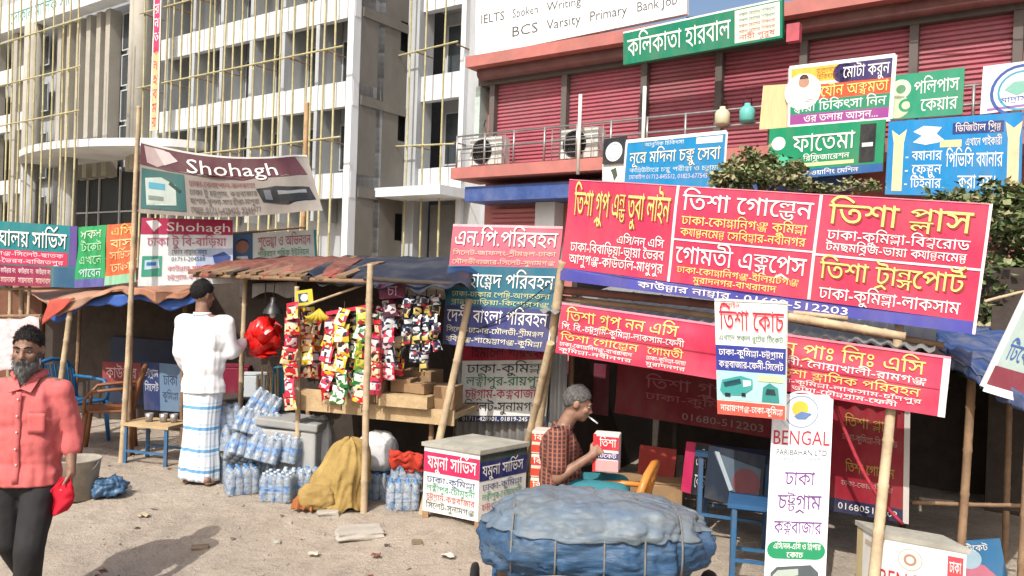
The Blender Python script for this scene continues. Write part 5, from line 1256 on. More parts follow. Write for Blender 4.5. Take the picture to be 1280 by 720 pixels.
def film():
    m = bpy.data.materials.new('shrink_film'); m.use_nodes = True; n = m.node_tree; n.nodes.clear()
    ou = n.nodes.new('ShaderNodeOutputMaterial'); mx = n.nodes.new('ShaderNodeMixShader'); tr = n.nodes.new('ShaderNodeBsdfTransparent'); gl = n.nodes.new('ShaderNodeBsdfPrincipled')
    gl.inputs['Base Color'].default_value = (.55, .60, .64, 1); gl.inputs['Roughness'].default_value = .18
    tc = n.nodes.new('ShaderNodeTexCoord'); n4 = n.nodes.new('ShaderNodeTexNoise'); n4.inputs['Scale'].default_value = 34; n.links.new(tc.outputs['Object'], n4.inputs[0]); r4 = n.nodes.new('ShaderNodeValToRGB'); r4.color_ramp.elements[0].position = .54; r4.color_ramp.elements[0].color = (.5, .55, .6, 1); r4.color_ramp.elements[1].position = .6; r4.color_ramp.elements[1].color = (.06, .20, .50, 1); n.links.new(n4.outputs[0], r4.inputs[0]); n.links.new(r4.outputs[0], gl.inputs['Base Color'])
    nz = n.nodes.new('ShaderNodeTexNoise'); nz.inputs['Scale'].default_value = 14; bp = n.nodes.new('ShaderNodeBump'); bp.inputs['Strength'].default_value = .6; bp.inputs['Distance'].default_value = .03
    n.links.new(nz.outputs[0], bp.inputs['Height']); n.links.new(bp.outputs[0], gl.inputs['Normal'])
    mx.inputs[0].default_value = .34; n.links.new(tr.outputs[0], mx.inputs[1]); n.links.new(gl.outputs[0], mx.inputs[2]); n.links.new(mx.outputs[0], ou.inputs[0]); return m
M_film = film()
mb = MB()
def wrapf(u, v):
    a = u * 2 * math.pi; c, s_ = math.cos(a), math.sin(a); k = (abs(c) ** 8 + abs(s_) ** 8) ** (-1 / 8)
    sh = 1 - .18 * max(0, (v - .75) / .25) ** 2
    return Vector((c * k * .136 * sh, s_ * k * .104 * sh, v * .215))
mb.sheet(wrapf, 32, 8); o = mb.build('shrink_wrap', M_film); WRP = o.data; bpy.data.objects.remove(o)
def pack(px, py, D, rot, label, data=None, z=None):
    p = P(px, py, D); p.z = p.z if z is None else z
    if p.z < gz(p): p.z = gz(p)
    r = thing('water_bottle_pack', label, 'bottle pack', p, 'shrink wrapped packs of water bottles'); r.rotation_euler = rot
    for i in range(4):
        for j in range(3):
            o = bpy.data.objects.new('bottle', data or BOT); COL.objects.link(o); o.parent = r
            o.location = ((i - 1.5) * .0645, (j - 1) * .0645, 0); o.rotation_euler = (0, 0, random.random() * 6)
    o = bpy.data.objects.new('shrink_wrap', WRP); COL.objects.link(o); o.parent = r
G0 = 0.0
pack(302, 612, 6.62, (0, 0, .5), 'bottle pack at the left foot of the pile behind the man in white', BOT2, G0)
pack(348, 622, 6.42, (0, 0, -.1), 'blue labelled bottle pack standing lowest and nearest in the pile', None, G0)
pack(388, 612, 6.72, (0, 0, .3), 'bottle pack standing at the right end of the pile by the yellow sack', BOT2, G0)
pack(276, 600, 6.95, (0, 0, -.4), 'bottle pack on the ground just right of the white and blue lungi', BOT2, G0)
pack(330, 598, 6.78, (0, 0, .2), 'bottle pack on the ground hidden behind the nearest one', BOT2, G0)
pack(326, 578, 6.62, (-.35, .25, .1), 'blue labelled bottle pack leaning in the middle of the pile', None)
pack(300, 575, 6.72, (-.6, .35, .5), 'blue labelled bottle pack tipped forward on the left of the pile', None)
pack(278, 565, 6.9, (-.2, -.2, -.3), 'bottle pack in the second layer beside the lungi', BOT2)
pack(357, 576, 6.72, (-.15, .1, -.3), 'blue labelled bottle pack leaning against the pale grey chest', None)
pack(308, 545, 6.8, (-.5, .3, .2), 'blue labelled bottle pack tipped over near the top of the pile', None)
pack(284, 537, 6.95, (-.1, -.15, .4), 'pale bottle pack topmost beside the back of the man in white', BOT2)
pack(322, 520, 6.95, (-.3, .5, .2), 'blue labelled bottle pack lying topmost of the pile', None)
pack(368, 604, 6.55, (-.1, .1, .2), 'blue labelled bottle pack between the nearest pack and the right end of the pile', None, G0)
pack(340, 552, 6.85, (-.45, -.25, .5), 'blue labelled bottle pack tipped right near the top of the pile', None)
pack(503, 636, 6.35, (0, 0, .15), 'grey bottle pack at the ground right of the front bamboo post', BOT2, G0)
pack(478, 618, 6.6, (0, 0, -.2), 'bottle pack half hidden behind the front bamboo post', BOT2, G0)
pack(508, 606, 6.5, (0, .05, .1), 'grey bottle pack on top of the one right of the bamboo post', BOT2)

# sacks
ROPES = (-.40, -.19, .04, .23, .41)
def sack(name, label, cat, c, r3, m, seed, lump=.12, folds=.05, flat=.0, rz=0.0, pw=2.6, fine=0):
    mb = MB(); nu, nv = (220, 110) if fine else (64, 36); c = Vector(c); rt = Matrix.Rotation(rz, 3, 'Z')
    def fn(u, v):
        a = u * 2 * math.pi; t = (v - .5) * math.pi
        e = 2 / pw
        sg = lambda x: math.copysign(abs(x) ** e, x)
        d = Vector((sg(math.cos(t)) * sg(math.cos(a)), sg(math.cos(t)) * sg(math.sin(a)), sg(math.sin(t))))
        nn = d.normalized()
        k = 1 + lump * noise.noise(nn * 1.6 + Vector((seed, 0, 0))) + folds * noise.noise(Vector((nn.x * 5, nn.y * 5, nn.z * 2.2 + seed))) + folds * .5 * noise.noise(Vector((nn.x * 13, nn.y * 13, nn.z * 5 + seed)))
        if fine:                         # pulled tight by the ropes, creased between them
            dep = sum(math.exp(-((d.x * r3[0] - x_) / .022) ** 2) for x_ in ROPES)
            cr = noise.noise(Vector((nn.x * 9, nn.y * 4 + nn.z * 3, nn.z * 10))); cr2 = noise.noise(Vector((nn.x * 22 + 3 * nn.z, nn.y * 8, nn.z * 20 + 5)))
            cr3 = noise.noise(Vector((nn.x * 5 + nn.z * 9, nn.y * 6, nn.z * 4 - nn.x * 7)))
            cr4 = noise.noise(Vector((nn.x * 13, nn.y * 3.5, nn.z * 3.5 + 7)))
            k += -.034 * dep + .008 * (1 - 3 * abs(cr)) + .004 * (1 - 3 * abs(cr2)) + .010 * (1 - 3 * abs(cr3)) + .014 * (1 - 3 * abs(cr4))
        q = Vector((d.x * r3[0], d.y * r3[1], d.z * r3[2])) * k
        q.z = max(q.z, -r3[2] * .96)
        return c + rt @ q
    mb.sheet(fn, nu, nv)
    base = c - Vector((0, 0, r3[2] * .96))
    r = thing(name, label, cat, base)
    mb.build('cover', m, r)
    return r, fn
p = P(421, 628, 6.32)
M_ysack = mat('yellow_sack_cloth', lin('ad9256', .8), .85, .3, 6, .7, 14, dirt=lin('8a6a3c'), dirt_amt=.5, dirt_scale=4)
mb = MB(); base = Vector((p.x, p.y, gz(p)))
def ys(u, v):
    a = u * 2 * math.pi; h = .55
    e = max(0.0, 1 - v ** 3.2) ** .6 * (1 - .22 * v)
    rx = .225 * e + .015; ry = .19 * e + .015
    k = 1 + .22 * noise.noise(Vector((math.cos(a) * 1.3, math.sin(a) * 1.3, v * 2.2))) + .16 * noise.noise(Vector((math.cos(a) * 4.2, math.sin(a) * 4.2, v * 3.0 + 4))) * (1 - v * .4) + .07 * (1 - 2 * abs(noise.noise(Vector((math.cos(a) * 3.1, math.sin(a) * 3.1, v * 2.4 + 9))))) + .06 * noise.noise(Vector((math.cos(a) * 11, math.sin(a) * 11, v * 3)))
    return base + Vector((math.cos(a) * rx * k + .09 * v, math.sin(a) * ry * k, v * h * .95 + .05 * noise.noise(Vector((math.cos(a) * 2, math.sin(a) * 2, v * 3)))))
mb.sheet(ys, 110, 44)
r = thing('sack', 'slumped yellow cloth sack before the snack stall', 'sack', base); mb.build('cover', M_ysack, r)
mb = MB()
mb.sheet(lambda u, v: base + Vector((-.30 + .16 * u, -.17 - .05 * v + .02 * math.sin(u * 18), .012 + .12 * (1 - v) * (.5 + .5 * math.sin(u * 3)) + .02 * noise.noise(Vector((u * 7, v * 5, 2)))), ), 16, 8); o = mb.build('orange_corner', mat('orange_hem', lin('a8683a', .8), .85, .25, 8), r); o.modifiers.new('solid', 'SOLIDIFY').thickness = .01
p = P(398, 628, 6.2); sack('sack', 'small beige sack slumped against the foot of the yellow sack', 'sack', (p.x, p.y, gz(p) + .10), (.16, .11, .10), mat('beige_sack', lin('a88c54', .8), .9, .25, 8, .3, 30), 12.3, .12, .09)
p = P(470, 588, 6.62); sack('sack', 'white plastic sack behind the front bamboo post', 'sack', (p.x, p.y, .38), (.17, .14, .16), mat('white_sack', (.55, .55, .55), .6, .2, 8, .2, 30), 3.3)
p = P(395, 600, 6.95); sack('sack', 'small grey sack behind the yellow sack', 'sack', (p.x, p.y, .30), (.15, .14, .30), mat('grey_sack', (.45, .46, .46), .6, .25, 8, .2, 30), 5.1)
# red cloth bundle
p = P(508, 572, 6.4); mb = MB()
mb.sheet(lambda u, v: p + Vector(((u - .5) * .27, -.03 * math.sin(v * 3) + .03 * noise.noise(Vector((u * 5, v * 5, 1))), .07 - .14 * v - .04 * u + .06 * noise.noise(Vector((u * 4, v * 3, 8))))), 20, 14)
o = mb.build('cloth', mat('red_orange_cloth', lin('b83a28', .8), .8, .25, 8), None, at=p - Vector((0, 0, .1))); o.modifiers.new('solid', 'SOLIDIFY').thickness = .02; tag(o, 'crumpled red cloth on the grey bottle packs', 'cloth')
# flat stone slab, bricks, rubbish on the sand
def stone(px, py, D, d, m, label, name='stone', rz=.3):
    p = P(px, py, D); p.z = gz(p); mb = MB(); sd = random.random() * 40
    mb.box((0, 0, 0), (1, 1, 1))
    b_ = bmesh.new(); me = bpy.data.meshes.new('t'); me.from_pydata([tuple(v) for v in mb.v], [], mb.f); b_.from_mesh(me); bmesh.ops.subdivide_edges(b_, edges=b_.edges[:], cuts=4, use_grid_fill=True)
    q = MB(); q.v = []; 
    for v in b_.verts:
        n_ = v.co.normalized() * .5; c = v.co * .75 + n_ * .25
        c = c * (1 + .18 * noise.noise(v.co * 2.2 + Vector((sd, 0, 0))))
        q.v.append(p + Matrix.Rotation(rz, 3, 'Z') @ Vector((c.x * d[0], c.y * d[1], c.z * d[2] + d[2] * .25)))
    b_.verts.index_update()
    for f in b_.faces: q.f.append([v.index for v in f.verts]); q.m.append(0); q.sm.append(False)
    b_.free(); bpy.data.meshes.remove(me)
    tag(q.build(name, m, None, at=p), label, 'stone' if name == 'stone' else name)
M_st = mat('pale_stone', (.38, .35, .30), .95, .2, 8, .3, 40)
stone(450, 664, 5.75, (.34, .26, .05), M_st, 'flat pale slab half buried in the sand', 'slab')
stone(410, 640, 6.1, (.16, .12, .05), M_st, 'squat stone just left of the flat pale slab')
stone(345, 678, 5.55, (.06, .05, .03), M_st, 'single pebble sized stone out on the open sand')
stone(521, 678, 5.6, (.07, .05, .03), mat('brown_clod', (.2, .15, .1), .95), 'brown clod of earth left of the counter box')
stone(250, 684, 5.5, (.12, .07, .03), mat('brown_clod2', (.25, .19, .13), .95), 'low brown clod below the man in white')
stone(360, 655, 5.9, (.05, .05, .025), M_st, 'small pale stone right of the bottle packs')
def litter(px, py, D, s, h, label):
    p = P(px, py, D); p.z = gz(p) + .012; mb = MB(); sd = random.random() * 30
    mb.sheet(lambda u, v: p + Vector(((u - .5) * s, (v - .5) * s * .7, .02 * noise.noise(Vector((u * 3, v * 3, sd))) + .012)), 6, 6)
    o = mb.build('paper_scrap', mat('scrap_' + h, lin(h, .8), .8, .2, 20), None, at=p); o.modifiers.new('solid', 'SOLIDIFY').thickness = .002; tag(o, label, 'litter')
litter(560, 690, 5.35, .09, 'd8d2c4', 'white scrap of paper left of the blue bundle'); litter(392, 690, 5.4, .07, 'cfc4b0', 'pale scrap of paper at the foot of the sand'); litter(180, 640, 6.0, .08, 'b8a890', 'tan scrap of paper below the blue bag'); litter(470, 690, 5.35, .06, '8a5a4a', 'rusty scrap on the sand below the slab')

mb = MB()                                # trodden litter
for k in range(80):
    y = random.uniform(5.0, 8.2); x = random.uniform(-.6 * y, .1 * y) if k % 3 else random.uniform(-2, .2)
    s_ = random.uniform(.012, .04); a = random.random() * 6; z = g(x, y)
    c, d = math.cos(a) * s_, math.sin(a) * s_
    mb.add([(x - c, y - d, z + .004), (x + d * .6, y - c * .6, z + .006 + s_ * .2), (x + c, y + d, z + .005), (x - d * .6, y + c * .6, z + .006 + s_ * .3)], [(0, 1, 2, 3)], k % 5)
tag(mb.build('litter', [mat('litter_' + h, lin(h, .7), .8, .2, 20) for h in ('c9bfae', '6a5c4c', '8a4438', '4f463c', '9a8f80')]), kind='stuff')
for px, py, D_, d_, rz_, lb in ((780, 612, 6.3, (.3, .22, .3), .2, 'brown carton on the ground behind the seated man'), (826, 614, 6.45, (.34, .25, .24), -.2, 'wide brown carton under the brick red notice board')):
    r = crate(px, py, D_, d_, M_card, lb, 'carton', rz_, 'carton'); dz = gz(r.location) - r.location.z; r.location.z += dz
# ------------------------------------------------------------------ chairs and tables
def plastic_chair(p, rz, m, label):
    r = thing('plastic_chair', label, 'chair', p); R_ = Matrix.Rotation(rz, 3, 'Z'); p = Vector(p)
    T = lambda x, y, z: p + R_ @ Vector((x, y, z))
    mb = MB(); mb.sheet(lambda u, v: T((u - .5) * .44, (v - .5) * .42, .42 - .03 * math.sin(math.pi * u) * math.sin(math.pi * v)), 8, 8); o = mb.build('seat', m, r); o.modifiers.new('solid', 'SOLIDIFY').thickness = .025
    mb = MB()
    for k in range(5):
        x = -.15 + .075 * k; mb.bar(T(x, .21, .44), T(x * 1.1, .29, .80), .04, .014)
    mb.tube([T(-.23, .20, .42), T(-.24, .27, .72), T(-.18, .30, .82), T(0, .31, .85), T(.18, .30, .82), T(.24, .27, .72), T(.23, .20, .42)], .024, 8); mb.build('backrest', m, r)
    for sx in (-1, 1):
        mb = MB(); mb.tube([T(sx * .24, .25, .66), T(sx * .26, .05, .65), T(sx * .25, -.14, .63), T(sx * .235, -.20, .56), T(sx * .225, -.2, .42)], .022, 8, flat=.8); mb.build('armrest', m, r)
        for sy in (-1, 1):
            mb = MB(); mb.tube([T(sx * .21, sy * .19, .43), T(sx * .235, sy * .23, 0)], [.028, .02], 8); mb.build('leg', m, r)
    return r
def gp(px, py, D):
    p = P(px, py, D); p.z = gz(p); return p
M_blch = mat('blue_plastic', lin('2f6fa0', .8), .35, .15, 6); M_brch = mat('brown_plastic', lin('8a5a3a', .8), .4, .2, 6); M_orch = mat('orange_plastic', lin('c8823a', .85), .35, .2, 6)
plastic_chair(gp(92, 540, 8.3), 1.3, M_blch, 'blue plastic armchair behind the shoulder of the man in pink')
plastic_chair(gp(136, 556, 7.95), -1.2, M_brch, 'brown plastic chair left of the tall pale pole')
pc = P(752, 640, 4.95); plastic_chair(Vector((pc.x, pc.y, gz(pc))), -1.9, M_orch, 'orange plastic armchair beside the sitting man')
def bench(a, b, w, h, mt, ml, label, name='bench', cat='bench', zb=None):
    a = Vector(a); b = Vector(b); d = (b - a); d.z = 0; d.normalize(); n_ = Vector((-d.y, d.x, 0)); zg = min(gz(a), gz(b)) if zb is None else zb
    r = thing(name, label, cat, (a + b) / 2 * 1.0); r.location.z = zg
    q = lambda s, t, z: (a if s == 0 else b) + n_ * t * w + Vector((0, 0, 0)) - Vector((0, 0, (a if s == 0 else b).z)) + Vector((0, 0, zg + z))
    mb = MB(); mb.hexa([q(0, -.5, h - .03), q(1, -.5, h - .03), q(1, .5, h - .03), q(0, .5, h - .03), q(0, -.5, h), q(1, -.5, h), q(1, .5, h), q(0, .5, h)]); mb.build('seat' if name == 'bench' else 'table_top', mt, r)
    for s_ in (0, 1):
        for t in (-.42, .42):
            mb = MB(); i = d * (.04 if s_ == 0 else -.04); mb.bar(q(s_, t, 0) + i, q(s_, t, h - .031) + i, .03, .03); mb.build('leg', ml, r)
    for t in (-.42, .42):
        mb = MB(); mb.bar(q(0, t, h * .3) + d * .057, q(1, t, h * .3) - d * .057, .02, .02); mb.build('rail', ml, r)
    return r
bench(gp(166, 575, 7.65), gp(225, 572, 7.5), .35, .38, M_wood2, M_blued, 'low table with blue legs beside the man in white', 'table', 'table')
bench(gp(908, 700, 5.25), gp(1010, 715, 5.1), .3, .52, mat('blue_board', (.03, .10, .22), .5, .2, 5), M_blued, 'blue steel bench left of the white pillar sign')
bench(gp(870, 660, 5.9), gp(965, 668, 5.7), .35, .64, mat('dark_blue_board', (.02, .05, .10), .5, .2, 5), M_blued, 'dark blue table under the car windscreen poster', 'table', 'table')
for k, (x, lb) in enumerate(((185, 'left metal cup on the low table with blue legs'), (203, 'middle metal cup on the low table with blue legs'), (216, 'right metal cup on the low table with blue legs'))):
    p = gp(x, 572, 7.56); p.z = min(gz(gp(166, 575, 7.65)), gz(gp(225, 572, 7.5))) + .381
    mb = MB(); mb.lathe([(0, .001), (.03, .001), (.04, .08), (.037, .08), (.028, .006), (0, .006)], p, 12); tag(mb.build('cup', M_steel, None, at=p), lb, 'cup', 'cups on the low table')
s = Sign('poster', 'blue lettered notice sheet behind the low table', 'poster', qd([(178, 452), (226, 456), (226, 515), (180, 512)], (8.9, 8.7)), ink('34406a'), .01)
s.rect(.45, 0, 1, 1, '6a84a0', 1); s.text('চট্টগ্রাম', .05, .42, .15, .3, 'c8ccd8'); s.text('সিলেট', .05, .42, .45, .6, 'c8ccd8'); s.text('ঢাকা', .55, .92, .25, .45, '2a3a5a'); s.text('কুমিল্লা', .52, .94, .6, .75, '2a3a5a')
s = Sign('poster', 'dull red notice sheet inside the left stall', 'poster', qd([(128, 452), (176, 454), (176, 482), (128, 480)], (9.2, 9.0)), ink('8a3a40'), .01); s.text('কাউন্টার', .1, .9, .25, .7, 'd8b0b0')
# bucket and bag
p = gp(98, 626, 6.3); r = thing('bucket', 'worn grey bucket on the sand beside the man in pink', 'bucket', p)
mb = MB(); mb.lathe([(0, .0), (.12, .0), (.155, .30), (.165, .31), (.16, .318), (.15, .30), (.118, .02), (0, .02)], p, 24); mb.build('body', mat('worn_bucket', (.30, .27, .22), .7, .25, 6, dirt=(.14, .11, .08), dirt_amt=.6, dirt_scale=5), r)
mb = MB(); mb.tube([p + Vector((.163 * math.cos(a * math.pi / 8), -.03 - .05 * math.sin(a * math.pi / 8), .30 - .1 * math.sin(a * math.pi / 8))) for a in range(9)], .006, 6); mb.build('handle', M_steel, r)
p = gp(136, 622, 6.35); sack('bag', 'crumpled blue plastic bag on the sand beside the bucket', 'bag', (p.x, p.y, p.z + .075), (.12, .10, .08), mat('crumpled_blue_plastic', lin('4a6a8a', .8), .35, .3, 9, .3, 30), 9.7, .35, .25, rz=.6)

# ------------------------------------------------------------------ cargo tricycle with the tied bundle
D0 = 4.05; pc = P(740, 720, D0); ZB = P(740, 722, D0).z
base = Vector((pc.x, pc.y, g(pc.x, pc.y)))
r = thing('cargo_tricycle', 'blue cargo tricycle under the tied tarpaulin bundle', 'tricycle', base)
hp = ZB - .05 - base.z
mb = MB(); mb.box(base + Vector((.02, .05, hp - .03)), (1.0, .62, .05)); mb.build('platform', M_wood, r)
mb = MB()
for sy in (-1, 1): mb.box(base + Vector((.02, .05 + sy * .335, hp - .09)), (1.04, .03, .17))
for sx in (-1, 1): mb.box(base + Vector((.02 + sx * .515, .05, hp - .09)), (.03, .64, .17))
mb.build('side_rail', M_blued, r)
mb = MB(); q_ = base + Vector((-.25, -.287, hp - .09)); mb.add([q_ + Vector((math.cos(a * .26) * .05 + k * .15, 0, math.sin(a * .26) * .05)) for k in (0,) for a in range(24)], [list(range(24))]); mb.build('painted_mark', ink('d8c040'), r)
def wheel(c, rad, ax):
    mb = MB(); n = 28; ax = Vector(ax).normalized(); u = ax.orthogonal().normalized(); v = ax.cross(u)
    mb.tube([c + (u * math.cos(2 * math.pi * k / n) + v * math.sin(2 * math.pi * k / n)) * rad for k in range(n + 1)], .022, 8, caps=False); w = mb.build('wheel', M_black, r)
    mb = MB(); mb.tube([c + (u * math.cos(2 * math.pi * k / n) + v * math.sin(2 * math.pi * k / n)) * (rad - .03) for k in range(n + 1)], .012, 6, caps=False)
    for k in range(14): mb.tube([c + ax * (.02 if k % 2 else -.02), c + (u * math.cos(2 * math.pi * k / 14) + v * math.sin(2 * math.pi * k / 14)) * (rad - .03)], .003, 4)
    mb.tube([c - ax * .04, c + ax * .04], .03, 10); mb.build('rim', M_steel, w)
wheel(base + Vector((-.60, .1, .27)), .26, (1, 0, 0)); wheel(base + Vector((.64, .1, .27)), .26, (1, 0, 0)); wheel(base + Vector((.02, -1.05, .27)), .26, (1, 0, 0))
mb = MB()
mb.tube([base + Vector((.02, -.28, hp - .1)), base + Vector((.02, -.62, hp - .16)), base + Vector((.02, -.86, hp - .02))], .02, 8)
for sx in (-.05, .05): mb.tube([base + Vector((.02 + sx, -1.05, .27)), base + Vector((.02 + sx, -.88, hp - .05))], .014, 8)
mb.tube([base + Vector((-.62, .1, .27)), base + Vector((.66, .1, .27))], .016, 8)
for sx in (-.42, .46): mb.bar(base + Vector((sx, .1, .27)), base + Vector((sx, .1, hp - .06)), .03, .03)
mb.build('frame', M_blued, r)
mb = MB(); mb.tube([base + Vector((-.24, -.80, hp)), base + Vector((-.1, -.88, hp + .02)), base + Vector((.02, -.87, hp)), base + Vector((.14, -.88, hp + .02)), base + Vector((.28, -.80, hp))], .012, 8); mb.build('handlebar', M_steel, r)
def tarpmat():
    m = mat('faded_bundle_tarpaulin', lin('3f648a', .62), .5, .3, 4, .25, 22, dirt=lin('6f7b84', .7), dirt_amt=.7, dirt_scale=1.6, stretch=(1.3, 1.3, 5)); return m
cB = Vector((pc.x, pc.y + .02, ZB + .205))
rB, fB = sack('bundle', 'big roped bundle wrapped in faded blue tarpaulin on the tricycle', 'bundle', cB, (.555, .36, .215), tarpmat(), 1.9, .12, .06, rz=-.06, pw=2.5, fine=1)
rope_m = mat('grey_rope', (.17, .165, .155), .9, .2, 40)
def around(x, r_, m, nm, z0=-1):           # a rope round the bundle at x
    rt = Matrix.Rotation(-.06, 3, 'Z'); pts = []
    for k in range(41):
        a = 2 * math.pi * k / 40; best = None
        d = Vector((x, math.cos(a) * .36, math.sin(a) * .215))
        e = max(.02, 1 - abs(x / .57) ** 2.5); s_ = e ** (1 / 2.5)
        cc, ss_ = math.cos(a), math.sin(a); kk = (abs(cc) ** 2.5 + abs(ss_) ** 2.5) ** (-1 / 2.5)
        nn = Vector((x / .57, cc * kk * s_, ss_ * kk * s_)).normalized()
        k2 = .995 + .12 * noise.noise(nn * 1.6 + Vector((1.9, 0, 0))) + .06 * noise.noise(Vector((nn.x * 5, nn.y * 5, nn.z * 2.2 + 1.9))) 
        q = Vector((x, cc * kk * s_ * .36 * k2, ss_ * kk * s_ * .215 * k2)); q.z = max(q.z, -.206)
        pts.append(cB + rt @ (q * 1.0))
    mb = MB(); mb.tube(pts, r_, 6, caps=False); mb.build(nm, m, rB)
def cover(u, v):                         # grey sun-bleached sheet over the top
    p_ = fB(u, .5 + (v * .5) ** 1.0)
    return p_ + (p_ - cB).normalized() * (.006 + .008 * max(0, noise.noise(p_ * 9)))
mb = MB(); mb.sheet(lambda u, v: cover(u, max(.0, (.16 + .10 * noise.noise(Vector((math.cos(u * 6.28) * 2.5, math.sin(u * 6.28) * 2.5, 1))) + .05 * noise.noise(Vector((math.cos(u * 6.28) * 9, math.sin(u * 6.28) * 9, 4)))) * (1 - v) + v)), 200, 40)
o = mb.build('top_sheet', mat('bleached_grey_tarpaulin', (.14, .165, .18), .5, .22, 4, .25, 22, dirt=lin('5a7896', .8), dirt_amt=.7, dirt_scale=2.5, stretch=(1.3, 1.3, 5)), rB); o.modifiers.new('solid', 'SOLIDIFY').thickness = .004
for x in ROPES: around(x, .0055, rope_m, 'rope')
mb = MB(); pts = []
for k in range(30):
    u = -.42 + .84 * k / 29; pts.append(cB + Vector((u, -.35 * (1 - abs(u / .58) ** 3) ** .33 - .012, -.12 - .03 * math.sin(u * 9) - .02 * u)))
mb.tube(pts, .009, 6); mb.build('edge_cord', mat('pale_cord', (.34, .31, .25), .9, .2, 30), rB)
# printed cartons and the rest of the counter in front of the sitting man
def soft_box(px, py, D, d, label, name, cols, rz=0.0, cat='carton', lift=None, dz=0.0):
    p = P(px, py, D); 
    if lift is None: p.z = gz(p) + dz
    r = thing(name, label, cat, p); rt = Matrix.Rotation(rz, 3, 'Z')
    mb = MB(); mb.box(p + Vector((0, 0, d[2] / 2)), d, 0, rt); o = mb.build('body', ink(cols[0]), r); bv = o.modifiers.new('bevel', 'BEVEL'); bv.width = .008; bv.segments = 2
    q = [p + rt @ Vector((-d[0] / 2, -d[1] / 2 - .001, d[2])), p + rt @ Vector((d[0] / 2, -d[1] / 2 - .001, d[2])), p + rt @ Vector((d[0] / 2, -d[1] / 2 - .001, 0)), p + rt @ Vector((-d[0] / 2, -d[1] / 2 - .001, 0))]
    return on_face(r, q)
for k in range(5):
    s = soft_box(680, 612, 5.6, (.17, .17, .16), ('lowest', 'second from bottom', 'middle', 'second from top', 'topmost')[k] + ' red and white carton stacked by the paired bamboo posts', 'carton', ('e0c8b8',), -.2, dz=.163 * k)
    s.rect(.0, .12, 1, .45, ('c8342c', 'd04a2c', 'd8562c', 'c83a2c', 'd04a34')[k], 1); s.rect(0, .6, 1, .9, 'd0402c', 1); s.text('বিস্কুট', .1, .9, .17, .38, VW[1:])
    s.root['group'] = 'red and white stacked cartons'
# ------------------------------------------------------------------ ropes and ties
mb = MB(); a = P(1043, 505, 5.0); b = P(1128, 655, 4.9)
mb.tube([a.lerp(b, i / 16) - Vector((0, 0, .10 * math.sin(math.pi * i / 16))) for i in range(17)], .012, 6)
tag(mb.build('rope', mat('red_rope', lin('b83a48', .8), .8, .3, 30), None, at=b), 'red rope running from the banner down to the bamboo post', 'rope')
cable(P(690, 352, 5.95), P(575, 420, 6.35), .05, 'rope', 'thin dark tie between the teal sign and the stall', .005)
# ------------------------------------------------------------------ people
def clip(mbx, keep):
    r = MB(); idx = {}
    for f, sm in zip(mbx.f, mbx.sm):
        if all(keep(mbx.v[i]) for i in f):
            nf = []
            for i in f:
                if i not in idx: idx[i] = len(r.v); r.v.append(mbx.v[i])
                nf.append(idx[i])
            r.f.append(nf); r.m.append(0); r.sm.append(True)
    return r
def wrinkle(m, amp, sc=(9, 9, 5), seed=0.0, f=None):
    for i, v in enumerate(m.v):
        k = noise.noise(Vector((v.x * sc[0] + seed, v.y * sc[1], v.z * sc[2]))) + .5 * noise.noise(Vector((v.x * sc[0] * 2.3, v.y * sc[1] * 2.3 + seed, v.z * sc[2] * 2)))
        c = Vector((0, 0, v.z)); d = (v - c); d.z = 0
        if d.length > 1e-4: m.v[i] = v + d.normalized() * amp * k * (f(v) if f else 1)
    return m
def place(m, T):
    r = MB(); r.v = [T @ v for v in m.v]; r.f = m.f; r.m = m.m; r.sm = m.sm; return r
def hand(mb, wrist, dirv, palmn, s=1.0, curl=.6, side=1):
    """five curled fingers; dirv along the hand, palmn out of the palm, side = thumb side sign"""
    d = Vector(dirv).normalized(); n_ = Vector(palmn); n_ = (n_ - d * n_.dot(d)).normalized(); t = d.cross(n_).normalized() * side; w = Vector(wrist)
    mb.cap(w, w + d * .035 * s, .027 * s, .03 * s)
    for k in (-1.5, -.5, .5, 1.5): mb.cap(w + d * .03 * s + t * .007 * k, w + d * .088 * s + t * .019 * s * k, .015 * s, .013 * s)
    for k, L in ((1.5, .066), (.5, .076), (-.5, .07), (-1.5, .056)):
        p = w + d * .09 * s + t * .020 * s * k; a = 0; q = p
        for j, fr in enumerate((.42, .33, .25)):
            a += curl * (.7 if j == 0 else .9); e = q + (d * math.cos(a) + n_ * math.sin(a)) * L * fr * s
            mb.cap(q, e, (.0098 - .0008 * j) * s, (.009 - .0008 * j) * s, 8); q = e
    p = w + d * .03 * s + t * .022 * s; e = p + (d * .6 + t * .7 + n_ * .3).normalized() * .04 * s; mb.cap(p, e, .013 * s, .011 * s, 8); mb.cap(e, e + (d * .85 + t * .15 + n_ * .5).normalized() * .032 * s, .011 * s, .009 * s, 8)
def head(mb, c, s=1.0, fwd=(0, -1, 0), tilt=0.0):
    """skull, jaw, nose, lips, brow, ears; built facing -y then turned"""
    m = MB()
    m.ell((0, .012, .025), (.074, .094, .095)); m.ell((0, -.028, -.035), (.060, .066, .075)); m.ell((0, -.058, -.082), (.034, .032, .028))
    m.ell((0, -.08, .022), (.052, .016, .014)); m.cap((0, -.088, .012), (0, -.106, -.026), .008, .0135, 8); m.ell((.011, -.096, -.03), (.009, .009, .008)); m.ell((-.011, -.096, -.03), (.009, .009, .008))
    m.ell((0, -.087, -.055), (.024, .010, .006)); m.ell((0, -.086, -.065), (.021, .010, .007))
    for sx in (-1, 1): m.ell((sx * .076, .012, .0), (.010, .02, .032)); m.ell((sx * .043, -.066, -.02), (.022, .018, .02))
    return m
